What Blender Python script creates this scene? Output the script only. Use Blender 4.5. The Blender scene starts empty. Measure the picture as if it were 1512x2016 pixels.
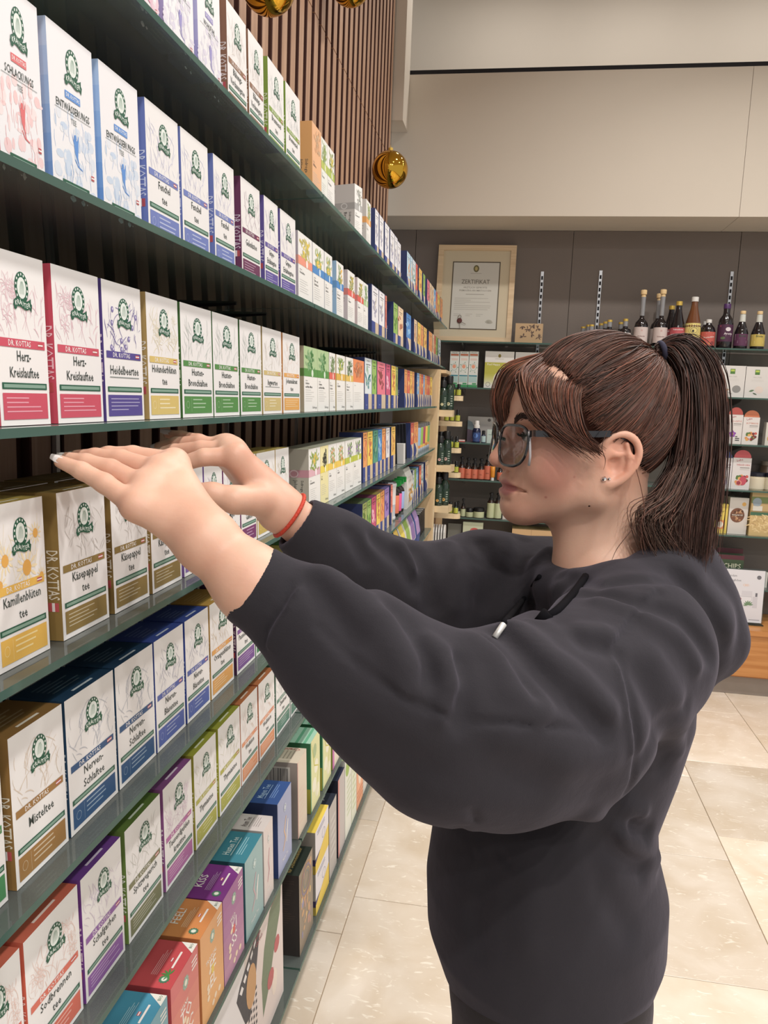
import bpy, bmesh, math, random
import numpy as np
from mathutils import Matrix, Vector

# ------------------------------------------------------------------ camera
EYE = 1.5                                   # lens height above the floor (m)
FPX = 1557.85                               # focal length for a 1512 px wide frame
def _cam_matrix(pitch, yaw, roll):
    c, s = math.cos, math.sin
    base = np.array([[1, 0, 0], [0, 0, -1], [0, 1, 0]], float)
    Ry = np.array([[c(yaw), 0, s(yaw)], [0, 1, 0], [-s(yaw), 0, c(yaw)]])
    Rx = np.array([[1, 0, 0], [0, c(pitch), -s(pitch)], [0, s(pitch), c(pitch)]])
    Rz = np.array([[c(roll), -s(roll), 0], [s(roll), c(roll), 0], [0, 0, 1]])
    return Rz @ Rx @ Ry @ base
CAM_R = _cam_matrix(0.1442673, 0.15809345, 0.03919298)
scene = bpy.context.scene
COL = scene.collection
cam_data = bpy.data.cameras.new('camera')
cam_data.sensor_fit = 'HORIZONTAL'; cam_data.sensor_width = 36.0
cam_data.lens = FPX / 1512 * 36.0
cam_data.clip_start = 0.02
cam = bpy.data.objects.new('camera', cam_data); COL.objects.link(cam)
_m = Matrix.Identity(4)
for i in range(3):
    _m[i][0] = CAM_R[0][i]; _m[i][1] = -CAM_R[1][i]; _m[i][2] = -CAM_R[2][i]
_m[2][3] = EYE
cam.matrix_world = _m
scene.camera = cam

# ------------------------------------------------------------------ world, lamps, exposure
world = bpy.data.worlds.new('world'); scene.world = world
world.use_nodes = True
_bg = world.node_tree.nodes['Background']
_bg.inputs['Color'].default_value = (1.0, 0.985, 0.975, 1)
_bg.inputs['Strength'].default_value = 0.74
scene.view_settings.view_transform = 'Standard'
scene.view_settings.look = 'None'
scene.view_settings.gamma = 1.0
scene.view_settings.use_curve_mapping = False
scene.view_settings.exposure = -0.25
CEIL_Z = 4.0
LAMPS = [(0.62, 0.15), (0.62, 1.55), (0.62, 2.95), (1.75, 0.15), (1.75, 1.55), (1.75, 2.95), (0.62, -1.25), (1.75, -1.25), (0.62, -2.65), (1.75, -2.65)]  # last two lamps are added behind the camera as frontal fill
LAMP_POWER = 17.5
for i, (lx, ly) in enumerate(LAMPS):
    ld = bpy.data.lights.new('downlight_lamp', 'AREA')
    ld.shape = 'DISK'; ld.size = 0.16; ld.energy = LAMP_POWER * {0.15: .7, 1.55: 1.0, 2.95: 1.6}.get(ly, 2.4); ld.color = (1.0, 0.96, 0.915)
    ld.spread = math.radians(125 if ly > -1 else 165)
    lo = bpy.data.objects.new('downlight_lamp', ld); COL.objects.link(lo)
    lo.location = (lx, ly, CEIL_Z - 0.03)

# unseen lamps added above the soffit to brighten the upper wall
for lx in (-0.2, 0.55, 1.3, 2.05, 2.8):
    ld = bpy.data.lights.new('upper_wall_fill', 'AREA'); ld.shape = 'DISK'; ld.size = 0.16; ld.energy = 6.2; ld.color = (1.0, 0.96, 0.915)
    lo = bpy.data.objects.new('upper_wall_fill', ld); COL.objects.link(lo); lo.location = (lx, 4.50, CEIL_Z - 0.03)

# ------------------------------------------------------------------ helpers
def at_depth(px, py, d):
    """world point seen at photo pixel (px,py) with optical-axis depth d metres"""
    c = np.array([(px - 756) / FPX * d, (py - 1008) / FPX * d, d])
    w = CAM_R.T @ c; w[2] += EYE
    return w
def at_y(px, py, Y):
    w = CAM_R.T @ np.array([(px - 756) / FPX, (py - 1008) / FPX, 1.0])
    w = w * (Y / w[1]); w[2] += EYE
    return w
def y_on_line(px, X, z):
    """y of the point on the line (X, *, z) that shows at photo column px"""
    k = (px - 756) / FPX; z = z - EYE; r = CAM_R
    return (r[0][0]*X + r[0][2]*z - k*(r[2][0]*X + r[2][2]*z)) / (k*r[2][1] - r[0][1])

def lin(c):
    """sRGB hex or tuple 0-255 -> linear rgba"""
    if isinstance(c, str):
        c = c.lstrip('#'); c = tuple(int(c[i:i+2], 16) for i in (0, 2, 4))
    out = []
    for v in c[:3]:
        v = v / 255.0
        out.append(v / 12.92 if v <= 0.04045 else ((v + 0.055) / 1.055) ** 2.4)
    return (out[0], out[1], out[2], 1.0)

MATS = {}
def new_mat(name):
    m = bpy.data.materials.new(name); m.use_nodes = True
    nt = m.node_tree; b = nt.nodes['Principled BSDF']
    MATS[name] = m
    return m, nt, b
def plain(name, col, rough=0.5, metal=0.0, var=0.06, scale=30.0, bump=0.0, spec=0.5, bscale=None, coat=0.0):
    """procedural material: base colour with a little noise variation, optional fine bump"""
    m, nt, b = new_mat(name)
    c = lin(col)
    tc = nt.nodes.new('ShaderNodeTexCoord')
    nz = nt.nodes.new('ShaderNodeTexNoise'); nz.inputs['Scale'].default_value = scale; nz.inputs['Detail'].default_value = 3
    nt.links.new(tc.outputs['Object'], nz.inputs['Vector'])
    mx = nt.nodes.new('ShaderNodeMix'); mx.data_type = 'RGBA'
    mx.inputs[6].default_value = tuple(v * (1 - var) for v in c[:3]) + (1,)
    mx.inputs[7].default_value = tuple(min(1, v * (1 + var)) for v in c[:3]) + (1,)
    nt.links.new(nz.outputs['Fac'], mx.inputs[0])
    nt.links.new(mx.outputs[2], b.inputs['Base Color'])
    b.inputs['Roughness'].default_value = rough; b.inputs['Metallic'].default_value = metal
    b.inputs['Specular IOR Level'].default_value = spec
    if coat: b.inputs['Coat Weight'].default_value = coat
    if bump:
        nb = nt.nodes.new('ShaderNodeTexNoise'); nb.inputs['Scale'].default_value = bscale or scale * 4; nb.inputs['Detail'].default_value = 4
        nt.links.new(tc.outputs['Object'], nb.inputs['Vector'])
        bp = nt.nodes.new('ShaderNodeBump'); bp.inputs['Strength'].default_value = bump; bp.inputs['Distance'].default_value = 0.004
        nt.links.new(nb.outputs['Fac'], bp.inputs['Height']); nt.links.new(bp.outputs['Normal'], b.inputs['Normal'])
    return m
def printed(name, rough=0.42, spec=0.4, sat=.88):
    """carton / label print: colours come from the mesh's own colour attribute"""
    m, nt, b = new_mat(name)
    a = nt.nodes.new('ShaderNodeAttribute'); a.attribute_name = 'ink'
    hs = nt.nodes.new('ShaderNodeHueSaturation'); hs.inputs['Saturation'].default_value = sat
    nt.links.new(a.outputs['Color'], hs.inputs['Color']); nt.links.new(hs.outputs['Color'], b.inputs['Base Color'])
    nz = nt.nodes.new('ShaderNodeTexNoise'); nz.inputs['Scale'].default_value = 60
    mr = nt.nodes.new('ShaderNodeMapRange'); mr.inputs['To Min'].default_value = rough - .06; mr.inputs['To Max'].default_value = rough + .08
    nt.links.new(nz.outputs['Fac'], mr.inputs['Value']); nt.links.new(mr.outputs['Result'], b.inputs['Roughness'])
    b.inputs['Specular IOR Level'].default_value = spec
    return m
CARTON = printed('printed_carton')
LABEL = printed('printed_label', 0.5)

class MB:
    """mesh builder: verts, faces, one ink colour per face, one material slot per face"""
    def __init__(self): self.v = []; self.f = []; self.c = []; self.m = []
    def add(self, verts, faces, col=(1, 1, 1, 1), mi=0):
        o = len(self.v); self.v.extend([tuple(p) for p in verts])
        for f in faces:
            self.f.append(tuple(i + o for i in f)); self.c.append(col); self.m.append(mi)
    def box(self, x0, y0, z0, x1, y1, z1, col=(1, 1, 1, 1), mi=0, cols=None):
        p = [(x0,y0,z0),(x1,y0,z0),(x1,y1,z0),(x0,y1,z0),(x0,y0,z1),(x1,y0,z1),(x1,y1,z1),(x0,y1,z1)]
        fs = [(0,3,2,1),(4,5,6,7),(0,1,5,4),(1,2,6,5),(2,3,7,6),(3,0,4,7)]  # -z +z -y +x +y -x
        if cols:
            for k, f in zip('dunfkb', fs): self.add(p, [f], cols.get(k, col), mi)
        else: self.add(p, fs, col, mi)
    def prism(self, pts, a0, a1, axis='y', col=(1,1,1,1), mi=0):
        """extrude a 2D outline along an axis; pts are the other two coords in order"""
        n = len(pts)
        def mk(p, a):
            if axis == 'y': return (p[0], a, p[1])
            if axis == 'x': return (a, p[0], p[1])
            return (p[0], p[1], a)
        vs = [mk(p, a0) for p in pts] + [mk(p, a1) for p in pts]
        fs = [tuple(range(n - 1, -1, -1)), tuple(range(n, 2 * n))] + [(i, (i + 1) % n, n + (i + 1) % n, n + i) for i in range(n)]
        self.add(vs, fs, col, mi)
    def lathe(self, prof, n=20, cx=0, cy=0, cz=0, col=(1,1,1,1), mi=0, cap=True, sx=1.0, sy=1.0):
        """prof: list of (r, z[, col]) from bottom to top"""
        vs = []
        for p in prof:
            for k in range(n):
                a = 2 * math.pi * k / n
                vs.append((cx + p[0]*sx*math.cos(a), cy + p[0]*sy*math.sin(a), cz + p[1]))
        o = len(self.v); self.v.extend(vs)
        for i in range(len(prof) - 1):
            cc = prof[i][2] if len(prof[i]) > 2 else col
            for k in range(n):
                k2 = (k + 1) % n
                self.f.append((o+i*n+k, o+i*n+k2, o+(i+1)*n+k2, o+(i+1)*n+k)); self.c.append(cc); self.m.append(mi)
        if cap:
            self.f.append(tuple(o + k for k in range(n - 1, -1, -1))); self.c.append(col); self.m.append(mi)
            t = o + (len(prof) - 1) * n
            self.f.append(tuple(t + k for k in range(n))); self.c.append(prof[-2][2] if len(prof[-2]) > 2 else col); self.m.append(mi)
    def tube(self, pts, r, n=8, col=(1,1,1,1), mi=0, closed=False):
        pts = [Vector(p) for p in pts]; rings = []
        N = len(pts)
        up = Vector((0.013, 0.021, 1))
        for i, p in enumerate(pts):
            if closed: t = pts[(i+1) % N] - pts[i-1]
            else: t = pts[min(i+1, N-1)] - pts[max(i-1, 0)]
            t.normalize()
            u = t.cross(up)
            if u.length < 1e-4: u = t.cross(Vector((1, 0, 0)))
            u.normalize(); w = t.cross(u)
            rr = r[i] if isinstance(r, (list, tuple)) else r
            rings.append([p + (u*math.cos(2*math.pi*k/n) + w*math.sin(2*math.pi*k/n))*rr for k in range(n)])
        vs = [q for ring in rings for q in ring]; fs = []
        for i in range(N if closed else N - 1):
            j = (i + 1) % N
            for k in range(n): fs.append((i*n+k, i*n+(k+1) % n, j*n+(k+1) % n, j*n+k))
        if not closed:
            fs.append(tuple(range(n-1, -1, -1))); fs.append(tuple((N-1)*n + k for k in range(n)))
        self.add(vs, fs, col, mi)
    def mesh(self, name, mats, smooth=False):
        me = bpy.data.meshes.new(name); me.from_pydata(self.v, [], self.f)
        for m in (mats if isinstance(mats, (list, tuple)) else [mats]): me.materials.append(m)
        me.polygons.foreach_set('material_index', self.m)
        at = me.color_attributes.new('ink', 'FLOAT_COLOR', 'CORNER')
        tot = np.empty(len(me.polygons), np.int32); me.polygons.foreach_get('loop_total', tot)
        at.data.foreach_set('color', np.repeat(np.array(self.c, np.float32), tot, axis=0).ravel())
        if smooth: me.polygons.foreach_set('use_smooth', [True] * len(me.polygons))
        me.update()
        return me

def link(name, data, parent=None, loc=None, rot=None):
    o = bpy.data.objects.new(name, data); COL.objects.link(o)
    if parent is not None: o.parent = parent
    if loc is not None: o.location = loc
    if rot is not None: o.rotation_euler = rot
    return o
def tag(o, label, cat, group=None):
    o['label'] = label; o['category'] = cat
    if group: o['group'] = group
    return o
def struct(name, mb, mats, parent=None, smooth=False):
    o = link(name, mb.mesh(name, mats, smooth), parent)
    if parent is None: o['kind'] = 'structure'
    return o
def smooth_by_angle(me, deg=35):
    me.polygons.foreach_set('use_smooth', [True] * len(me.polygons))
    me.set_sharp_from_angle(angle=math.radians(deg))

# ---- text as flat geometry (cached)
_TXT = {}
def text_geo(s):
    """-> verts (n,2) with height ~1 for capitals, faces, width"""
    if s in _TXT: return _TXT[s]
    cu = bpy.data.curves.new('t', 'FONT'); cu.body = s; cu.size = 1.4; cu.resolution_u = 1; cu.offset = .011; cu.fill_mode = 'FRONT'
    ob = bpy.data.objects.new('t', cu)
    me = bpy.data.meshes.new_from_object(ob)
    v = [(p.co.x, p.co.y) for p in me.vertices]; f = [tuple(p.vertices) for p in me.polygons]
    bpy.data.objects.remove(ob); bpy.data.meshes.remove(me); bpy.data.curves.remove(cu)
    w = max((p[0] for p in v), default=0)
    _TXT[s] = (v, f, w)
    return _TXT[s]

class Print:
    """flat print on a u,v sheet; layers sit 0.15 mm above each other"""
    def __init__(self): self.v = []; self.f = []; self.c = []
    def _add(self, pts, faces, col, lay):
        self.n = getattr(self, 'n', 0) + 1
        o = len(self.v); self.v.extend([(p[0], p[1], lay + .004*min(self.n, 240)) for p in pts])
        for f in faces: self.f.append(tuple(i + o for i in f)); self.c.append(col)
    def rect(self, u0, v0, u1, v1, col, lay=1): self._add([(u0,v0),(u1,v0),(u1,v1),(u0,v1)], [(0,1,2,3)], lin(col), lay)
    def poly(self, pts, col, lay=1): self._add(pts, [tuple(range(len(pts)))], lin(col), lay)
    def disc(self, u, v, ru, rv, col, lay=1, n=14, a0=0.0):
        self.poly([(u + ru*math.cos(a0+2*math.pi*k/n), v + rv*math.sin(a0+2*math.pi*k/n)) for k in range(n)], col, lay)
    def ring(self, u, v, ru, rv, t, col, lay=1, n=16):
        p = []
        for k in range(n):
            a = 2*math.pi*k/n; p += [(u+ru*math.cos(a), v+rv*math.sin(a)), (u+(ru-t)*math.cos(a), v+(rv-t)*math.sin(a))]
        self._add(p, [(2*k, 2*((k+1) % n), 2*((k+1) % n)+1, 2*k+1) for k in range(n)], lin(col), lay)
    def stroke(self, pts, t, col, lay=1):
        """thin polyline of width t"""
        L = []; n = len(pts)
        for i in range(n):
            a = pts[max(i-1, 0)]; b = pts[min(i+1, n-1)]
            dx, dy = b[0]-a[0], b[1]-a[1]; l = math.hypot(dx, dy) or 1e-9
            tt = t * (0.35 + 0.65 * math.sin(math.pi * (i + .5) / n))
            L += [(pts[i][0]-dy/l*tt/2, pts[i][1]+dx/l*tt/2), (pts[i][0]+dy/l*tt/2, pts[i][1]-dx/l*tt/2)]
        self._add(L, [(2*i, 2*i+1, 2*i+3, 2*i+2) for i in range(n-1)], lin(col), lay)
    def leaf(self, u, v, ang, ln, wd, col, lay=1):
        c, s = math.cos(ang), math.sin(ang)
        q = [(0,0),(.25,.38),(.55,.5),(.82,.3),(1,0),(.82,-.3),(.55,-.5),(.25,-.38)]
        self.poly([(u+c*a*ln - s*b*wd, v+s*a*ln + c*b*wd) for a, b in q], col, lay)
    def text(self, s, u, v, size, col, lay=2, align='c', rot=0.0, maxw=None, sq=1.0):
        vs, fs, w = text_geo(s)
        k = size
        ku = k * sq
        if maxw and w*ku > maxw: ku = maxw / w
        off = {'c': -w*ku/2, 'l': 0, 'r': -w*ku}[align]
        c, sn = math.cos(rot), math.sin(rot)
        P = []
        for p in vs:
            a = off + p[0]*ku; b = p[1]*k
            P.append((u + c*a - sn*b, v + sn*a + c*b))
        self._add(P, fs, lin(col), lay)
    def lines(self, u0, v0, u1, v1, n, col, lay=2, rng=None, fill=.45):
        """rows of unreadably small print"""
        for i in range(n):
            y1 = v1 - (v1-v0)*i/n; h = (v1-v0)/n*fill
            e = u1 if rng is None else u0 + (u1-u0)*(.55+.45*rng.random())
            self.rect(u0, y1-h, e, y1, col, lay)
    def mesh(self, name, face, dims, mat, eps=0.0001):
        """face: 'front' (+x), 'side' (-y), 'top' (+z) of a box with its origin at the front bottom near corner; 'toward' (-y face seen from the aisle, u along +x)"""
        w, h, d = dims; out = []
        for u, v, l in self.v:
            e = eps * (l + 1)
            if face == 'front': out.append((e, u, v))
            elif face == 'side': out.append((-d + u, -e, v))
            elif face == 'top': out.append((-v, u, h + e))
            elif face == 'toward': out.append((u, -e, v))
            elif face == 'toptoward': out.append((u, v, h + e))
        me = bpy.data.meshes.new(name); me.from_pydata(out, [], self.f)
        me.materials.append(mat)
        at = me.color_attributes.new('ink', 'FLOAT_COLOR', 'CORNER')
        tot = np.empty(len(me.polygons), np.int32); me.polygons.foreach_get('loop_total', tot)
        at.data.foreach_set('color', np.repeat(np.array(self.c, np.float32), tot, axis=0).ravel())
        me.update()
        return me
# ================================================================== ROOM SHELL
FLOOR = 0.0
SLAT_X = -0.70          # front of the slats
WALL_Y = 4.68           # back wall
def stone():
    m, nt, b = new_mat('travertine')
    tc = nt.nodes.new('ShaderNodeTexCoord'); oi = nt.nodes.new('ShaderNodeObjectInfo')
    add = nt.nodes.new('ShaderNodeVectorMath'); add.operation = 'ADD'
    mul = nt.nodes.new('ShaderNodeVectorMath'); mul.operation = 'SCALE'; mul.inputs['Scale'].default_value = 37.0
    cmb = nt.nodes.new('ShaderNodeCombineXYZ')
    nt.links.new(oi.outputs['Random'], cmb.inputs[0]); nt.links.new(oi.outputs['Random'], cmb.inputs[1])
    nt.links.new(cmb.outputs[0], mul.inputs[0]); nt.links.new(mul.outputs[0], add.inputs[1]); nt.links.new(tc.outputs['Object'], add.inputs[0])
    n1 = nt.nodes.new('ShaderNodeTexNoise'); n1.inputs['Scale'].default_value = 5; n1.inputs['Detail'].default_value = 7; n1.inputs['Distortion'].default_value = .6
    nt.links.new(add.outputs[0], n1.inputs['Vector'])
    r1 = nt.nodes.new('ShaderNodeValToRGB')
    r1.color_ramp.elements[0].position = .33; r1.color_ramp.elements[0].color = lin('#d6c5af')
    r1.color_ramp.elements[1].position = .68; r1.color_ramp.elements[1].color = lin('#e8dccd')
    nt.links.new(n1.outputs['Fac'], r1.inputs['Fac'])
    mp = nt.nodes.new('ShaderNodeMapping'); mp.inputs['Scale'].default_value = (1.0, 2.6, 1); mp.inputs['Rotation'].default_value = (0, 0, .5)
    nt.links.new(add.outputs[0], mp.inputs['Vector'])
    n2 = nt.nodes.new('ShaderNodeTexNoise'); n2.inputs['Scale'].default_value = 16; n2.inputs['Detail'].default_value = 6; n2.inputs['Distortion'].default_value = 2.0
    nt.links.new(mp.outputs[0], n2.inputs['Vector'])
    r2 = nt.nodes.new('ShaderNodeValToRGB'); r2.color_ramp.elements[0].position = .60; r2.color_ramp.elements[1].position = .70
    nt.links.new(n2.outputs['Fac'], r2.inputs['Fac'])
    mx = nt.nodes.new('ShaderNodeMix'); mx.data_type = 'RGBA'; mx.inputs[7].default_value = lin('#f3eadb')
    nt.links.new(r2.outputs['Color'], mx.inputs[0]); nt.links.new(r1.outputs['Color'], mx.inputs[6])
    # tile to tile tint
    mr = nt.nodes.new('ShaderNodeMapRange'); mr.inputs['To Min'].default_value = .80; mr.inputs['To Max'].default_value = 1.0
    nt.links.new(oi.outputs['Random'], mr.inputs['Value'])
    m2 = nt.nodes.new('ShaderNodeVectorMath'); m2.operation = 'SCALE'
    nt.links.new(mx.outputs[2], m2.inputs[0]); nt.links.new(mr.outputs[0], m2.inputs['Scale'])
    nt.links.new(m2.outputs[0], b.inputs['Base Color'])
    b.inputs['Roughness'].default_value = .22; b.inputs['Specular IOR Level'].default_value = .45
    bp = nt.nodes.new('ShaderNodeBump'); bp.inputs['Strength'].default_value = .12; bp.inputs['Distance'].default_value = .002
    nt.links.new(n2.outputs['Fac'], bp.inputs['Height']); nt.links.new(bp.outputs['Normal'], b.inputs['Normal'])
    return m
STONE = stone()
GROUT = plain('grout', '#a08e76', .8, bump=.2)
WHITE_WALL = plain('white_paint', '#cdc3b5', .7, var=.02, scale=4, bump=.05)
GREY_WALL = plain('grey_wall_board', '#70665f', .55, var=.05, scale=3, bump=.08, bscale=90)
DARK = plain('slot_and_shade_dark', '#17151a', .8)
def wood(name, c0, c1, rough=.45, along='z', sc=1.0):
    m, nt, b = new_mat(name)
    tc = nt.nodes.new('ShaderNodeTexCoord'); mp = nt.nodes.new('ShaderNodeMapping')
    s = {'z': (14, 14, 1.0), 'x': (1.0, 14, 14), 'y': (14, 1.0, 14)}[along]
    mp.inputs['Scale'].default_value = tuple(v*sc for v in s); nt.links.new(tc.outputs['Object'], mp.inputs['Vector'])
    oi = nt.nodes.new('ShaderNodeObjectInfo'); cmb = nt.nodes.new('ShaderNodeMath'); cmb.operation = 'MULTIPLY'; cmb.inputs[1].default_value = 23
    nt.links.new(oi.outputs['Random'], cmb.inputs[0])
    nz = nt.nodes.new('ShaderNodeTexNoise'); nz.noise_dimensions = '4D'; nz.inputs['Scale'].default_value = 3.2; nz.inputs['Detail'].default_value = 8; nz.inputs['Distortion'].default_value = .8
    nt.links.new(cmb.outputs[0], nz.inputs['W'])
    nt.links.new(mp.outputs[0], nz.inputs['Vector'])
    rp = nt.nodes.new('ShaderNodeValToRGB'); rp.color_ramp.elements[0].color = lin(c0); rp.color_ramp.elements[0].position = .3
    rp.color_ramp.elements[1].color = lin(c1); rp.color_ramp.elements[1].position = .7
    nt.links.new(nz.outputs['Fac'], rp.inputs['Fac']); nt.links.new(rp.outputs['Color'], b.inputs['Base Color'])
    b.inputs['Roughness'].default_value = rough
    bp = nt.nodes.new('ShaderNodeBump'); bp.inputs['Strength'].default_value = .1; bp.inputs['Distance'].default_value = .002
    nt.links.new(nz.outputs['Fac'], bp.inputs['Height']); nt.links.new(bp.outputs['Normal'], b.inputs['Normal'])
    return m
WALNUT = wood('walnut_slat', '#a07a60', '#bd987e', .5)
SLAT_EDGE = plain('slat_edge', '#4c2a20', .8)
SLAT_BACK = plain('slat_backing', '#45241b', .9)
BEECH = wood('beech_board', '#d3b48b', '#e2c7a0', .45)
BIRCH = wood('birch_ply', '#d8bd93', '#ead6b2', .45, 'x')
OAK = wood('oak_front', '#b5773f', '#cc9258', .4, 'x')
STEEL = plain('brushed_steel', '#b8b8ba', .3, 1.0, var=.05)
BLACK_METAL = plain('black_metal', '#1a1a1b', .4, .6)

# ---- floor: slab with grout colour, every stone tile its own piece
mb = MB(); mb.box(-0.74, -2.2, -0.06, 3.6, 4.72, -0.004); floor = struct('floor', mb, GROUT)
TW = 0.3985; TL = 0.6135; GAP = 0.0022
def tile_mesh(w, l):
    mb = MB(); e = 0.0012
    mb.add([(e,e,0),(w-e,e,0),(w-e,l-e,0),(e,l-e,0),(0,0,-e),(w,0,-e),(w,l,-e),(0,l,-e),(0,0,-.008),(w,0,-.008),(w,l,-.008),(0,l,-.008)],
           [(0,1,2,3),(4,5,1,0),(5,6,2,1),(6,7,3,2),(7,4,0,3),(8,9,5,4),(9,10,6,5),(10,11,7,6),(11,8,4,7)])
    return mb.mesh('stone_tile', STONE)
TILE = tile_mesh(TW - GAP, TL - GAP)
x0 = 0.405
offs = {-3: 0.25, -2: 0.157, -1: 0.33, 0: 0.643, 1: 0.182, 2: 0.34, 3: 0.1, 4: 0.45, 5: 0.2, 6: 0.5}
for ci in range(-3, 7):
    xa = x0 + (ci - 1) * TW
    xb = min(xa + TW, 3.58)
    if xb < -0.70: continue
    cw = TW
    if xa < -0.735: cw = xb + 0.735; xa = -0.735
    y = offs[ci] + 0.0
    y -= TL * 4
    while y < 4.70:
        if y > -2.2 and y + TL < 4.71:
            t = link('stone_tile', TILE if cw == TW else tile_mesh(cw - GAP, TL - GAP), floor, (xa + GAP/2, y + GAP/2, 0))
        elif y + TL >= 4.71 and y < 4.66:
            t = link('stone_tile', tile_mesh(cw - GAP, 4.70 - y), floor, (xa + GAP/2, y + GAP/2, 0))
        y += TL

# ---- left wall with walnut slats (pieces), split by a horizontal joint
mb = MB(); mb.box(-0.80, -0.6, 0, -0.716, 4.13, CEIL_Z); wall_left = struct('wall_left', mb, SLAT_BACK)
PITCH = 0.086; SW = 0.053; JOINT = 1.5 + 1.19
def slat_mesh(h):
    mb = MB(); c = .002
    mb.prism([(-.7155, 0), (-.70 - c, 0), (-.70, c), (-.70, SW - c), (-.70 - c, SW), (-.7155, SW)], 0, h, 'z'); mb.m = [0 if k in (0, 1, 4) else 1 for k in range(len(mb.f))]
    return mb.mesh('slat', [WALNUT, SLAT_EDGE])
SL = slat_mesh(JOINT - 0.002); SU = slat_mesh(CEIL_Z - JOINT - 0.002)
y = 4.13 - SW
while y > -0.2:
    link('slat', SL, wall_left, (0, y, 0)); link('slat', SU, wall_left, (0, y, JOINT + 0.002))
    y -= PITCH

# ---- slim metal shelf standards fixed on the slats
for sy in (0.75, 1.12, 1.86, 2.49, 2.96, 3.9):
    mb = MB(); mb.box(-.700, sy, 0.12, -.692, sy + .010, 2.03); struct('trim_1', mb, STEEL)

# ---- back wall, soffit, upper wall, ceiling
mb = MB(); mb.box(-1.35, WALL_Y, 0, 3.6, WALL_Y + .08, 2.44); wall_back = struct('wall_back', mb, GREY_WALL)
px = 0
panel_edges = [-1.33, -.62, .26, 1.14, 2.02, 2.90, 3.59]
for a, b_ in zip(panel_edges[:-1], panel_edges[1:]):
    mb = MB(); mb.box(a + .0015, WALL_Y - .012, .02, b_ - .0015, WALL_Y - .001, 2.45); link('wall_panel', mb.mesh('wall_panel', GREY_WALL), wall_back)
SOF_Z0 = EYE + .952; SOF_Z1 = EYE + 1.65; SOF_Y = 4.32
sof_edges = [-1.33, 1.035, 3.58]
for k, (a, b_) in enumerate(zip(sof_edges[:-1], sof_edges[1:])):
    mb = MB(); mb.box(a + .001, SOF_Y, SOF_Z0, b_ - .001, WALL_Y + .3, SOF_Z1 if a > 0 else SOF_Z1)
    struct('trim_2', mb, WHITE_WALL)
# upper wall behind the soffit and the ceiling
mb = MB(); mb.box(-1.35, WALL_Y + .45, 2.4, 3.6, WALL_Y + .5, 4.0); struct('wall_upper', mb, WHITE_WALL)
mb = MB(); mb.box(-0.80, -3.4, CEIL_Z, 3.6, 5.2, CEIL_Z + .06); struct('ceiling', mb, WHITE_WALL)
# dark strip painted in for the shadow above the soffit
mb = MB(); mb.box(-1.0, 4.34, SOF_Z1, 3.58, 4.90, SOF_Z1 + .028); struct('soffit_shade', mb, DARK)
# bulkhead over the end of the slat wall
mb = MB(); mb.box(-1.30, 4.14, EYE + 1.37, -.643, SOF_Y - .002, 4.0); struct('wall_bulkhead', mb, WHITE_WALL)
# wall to the left behind the slat wall end
mb = MB(); mb.box(-1.36, 4.14, 0, -1.30, WALL_Y, 4.0); struct('wall_side', mb, WHITE_WALL)
# slotted shelf standards on the back wall
for (px_, py0, py1) in ((1068, 535, 1260), (1183, 533, 1260), (1441, 535, 1260)):
    a = at_y(px_, py0, WALL_Y - .012)
    mb = MB(); z1 = a[2]; z0 = .36
    mb.box(a[0]-.008, WALL_Y - .020, z0, a[0]+.008, WALL_Y - .0125, z1)
    s = struct('trim_4', mb, STEEL)
    mb = MB(); z = z1 - .025
    while z > z0 + .03:
        mb.box(a[0]-.0050, WALL_Y - .0215, z - .020, a[0]+.0050, WALL_Y - .0198, z); z -= .034
    link('slots', mb.mesh('slots', DARK), s)
# recessed lamp housings in the ceiling
for i, (lx, ly) in enumerate(LAMPS):
    mb = MB(); mb.lathe([(.105, -.006), (.105, 0.0), (.085, 0.0), (.085, -.006)], 24)
    mb2 = MB(); mb2.lathe([(.11, -.012), (.11, 0), (.088, 0), (.088, -.012), (.11, -.012)], 28, cap=False)
    o = struct('trim_5', mb2, STEEL); o.location = (lx, ly, CEIL_Z)
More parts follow.
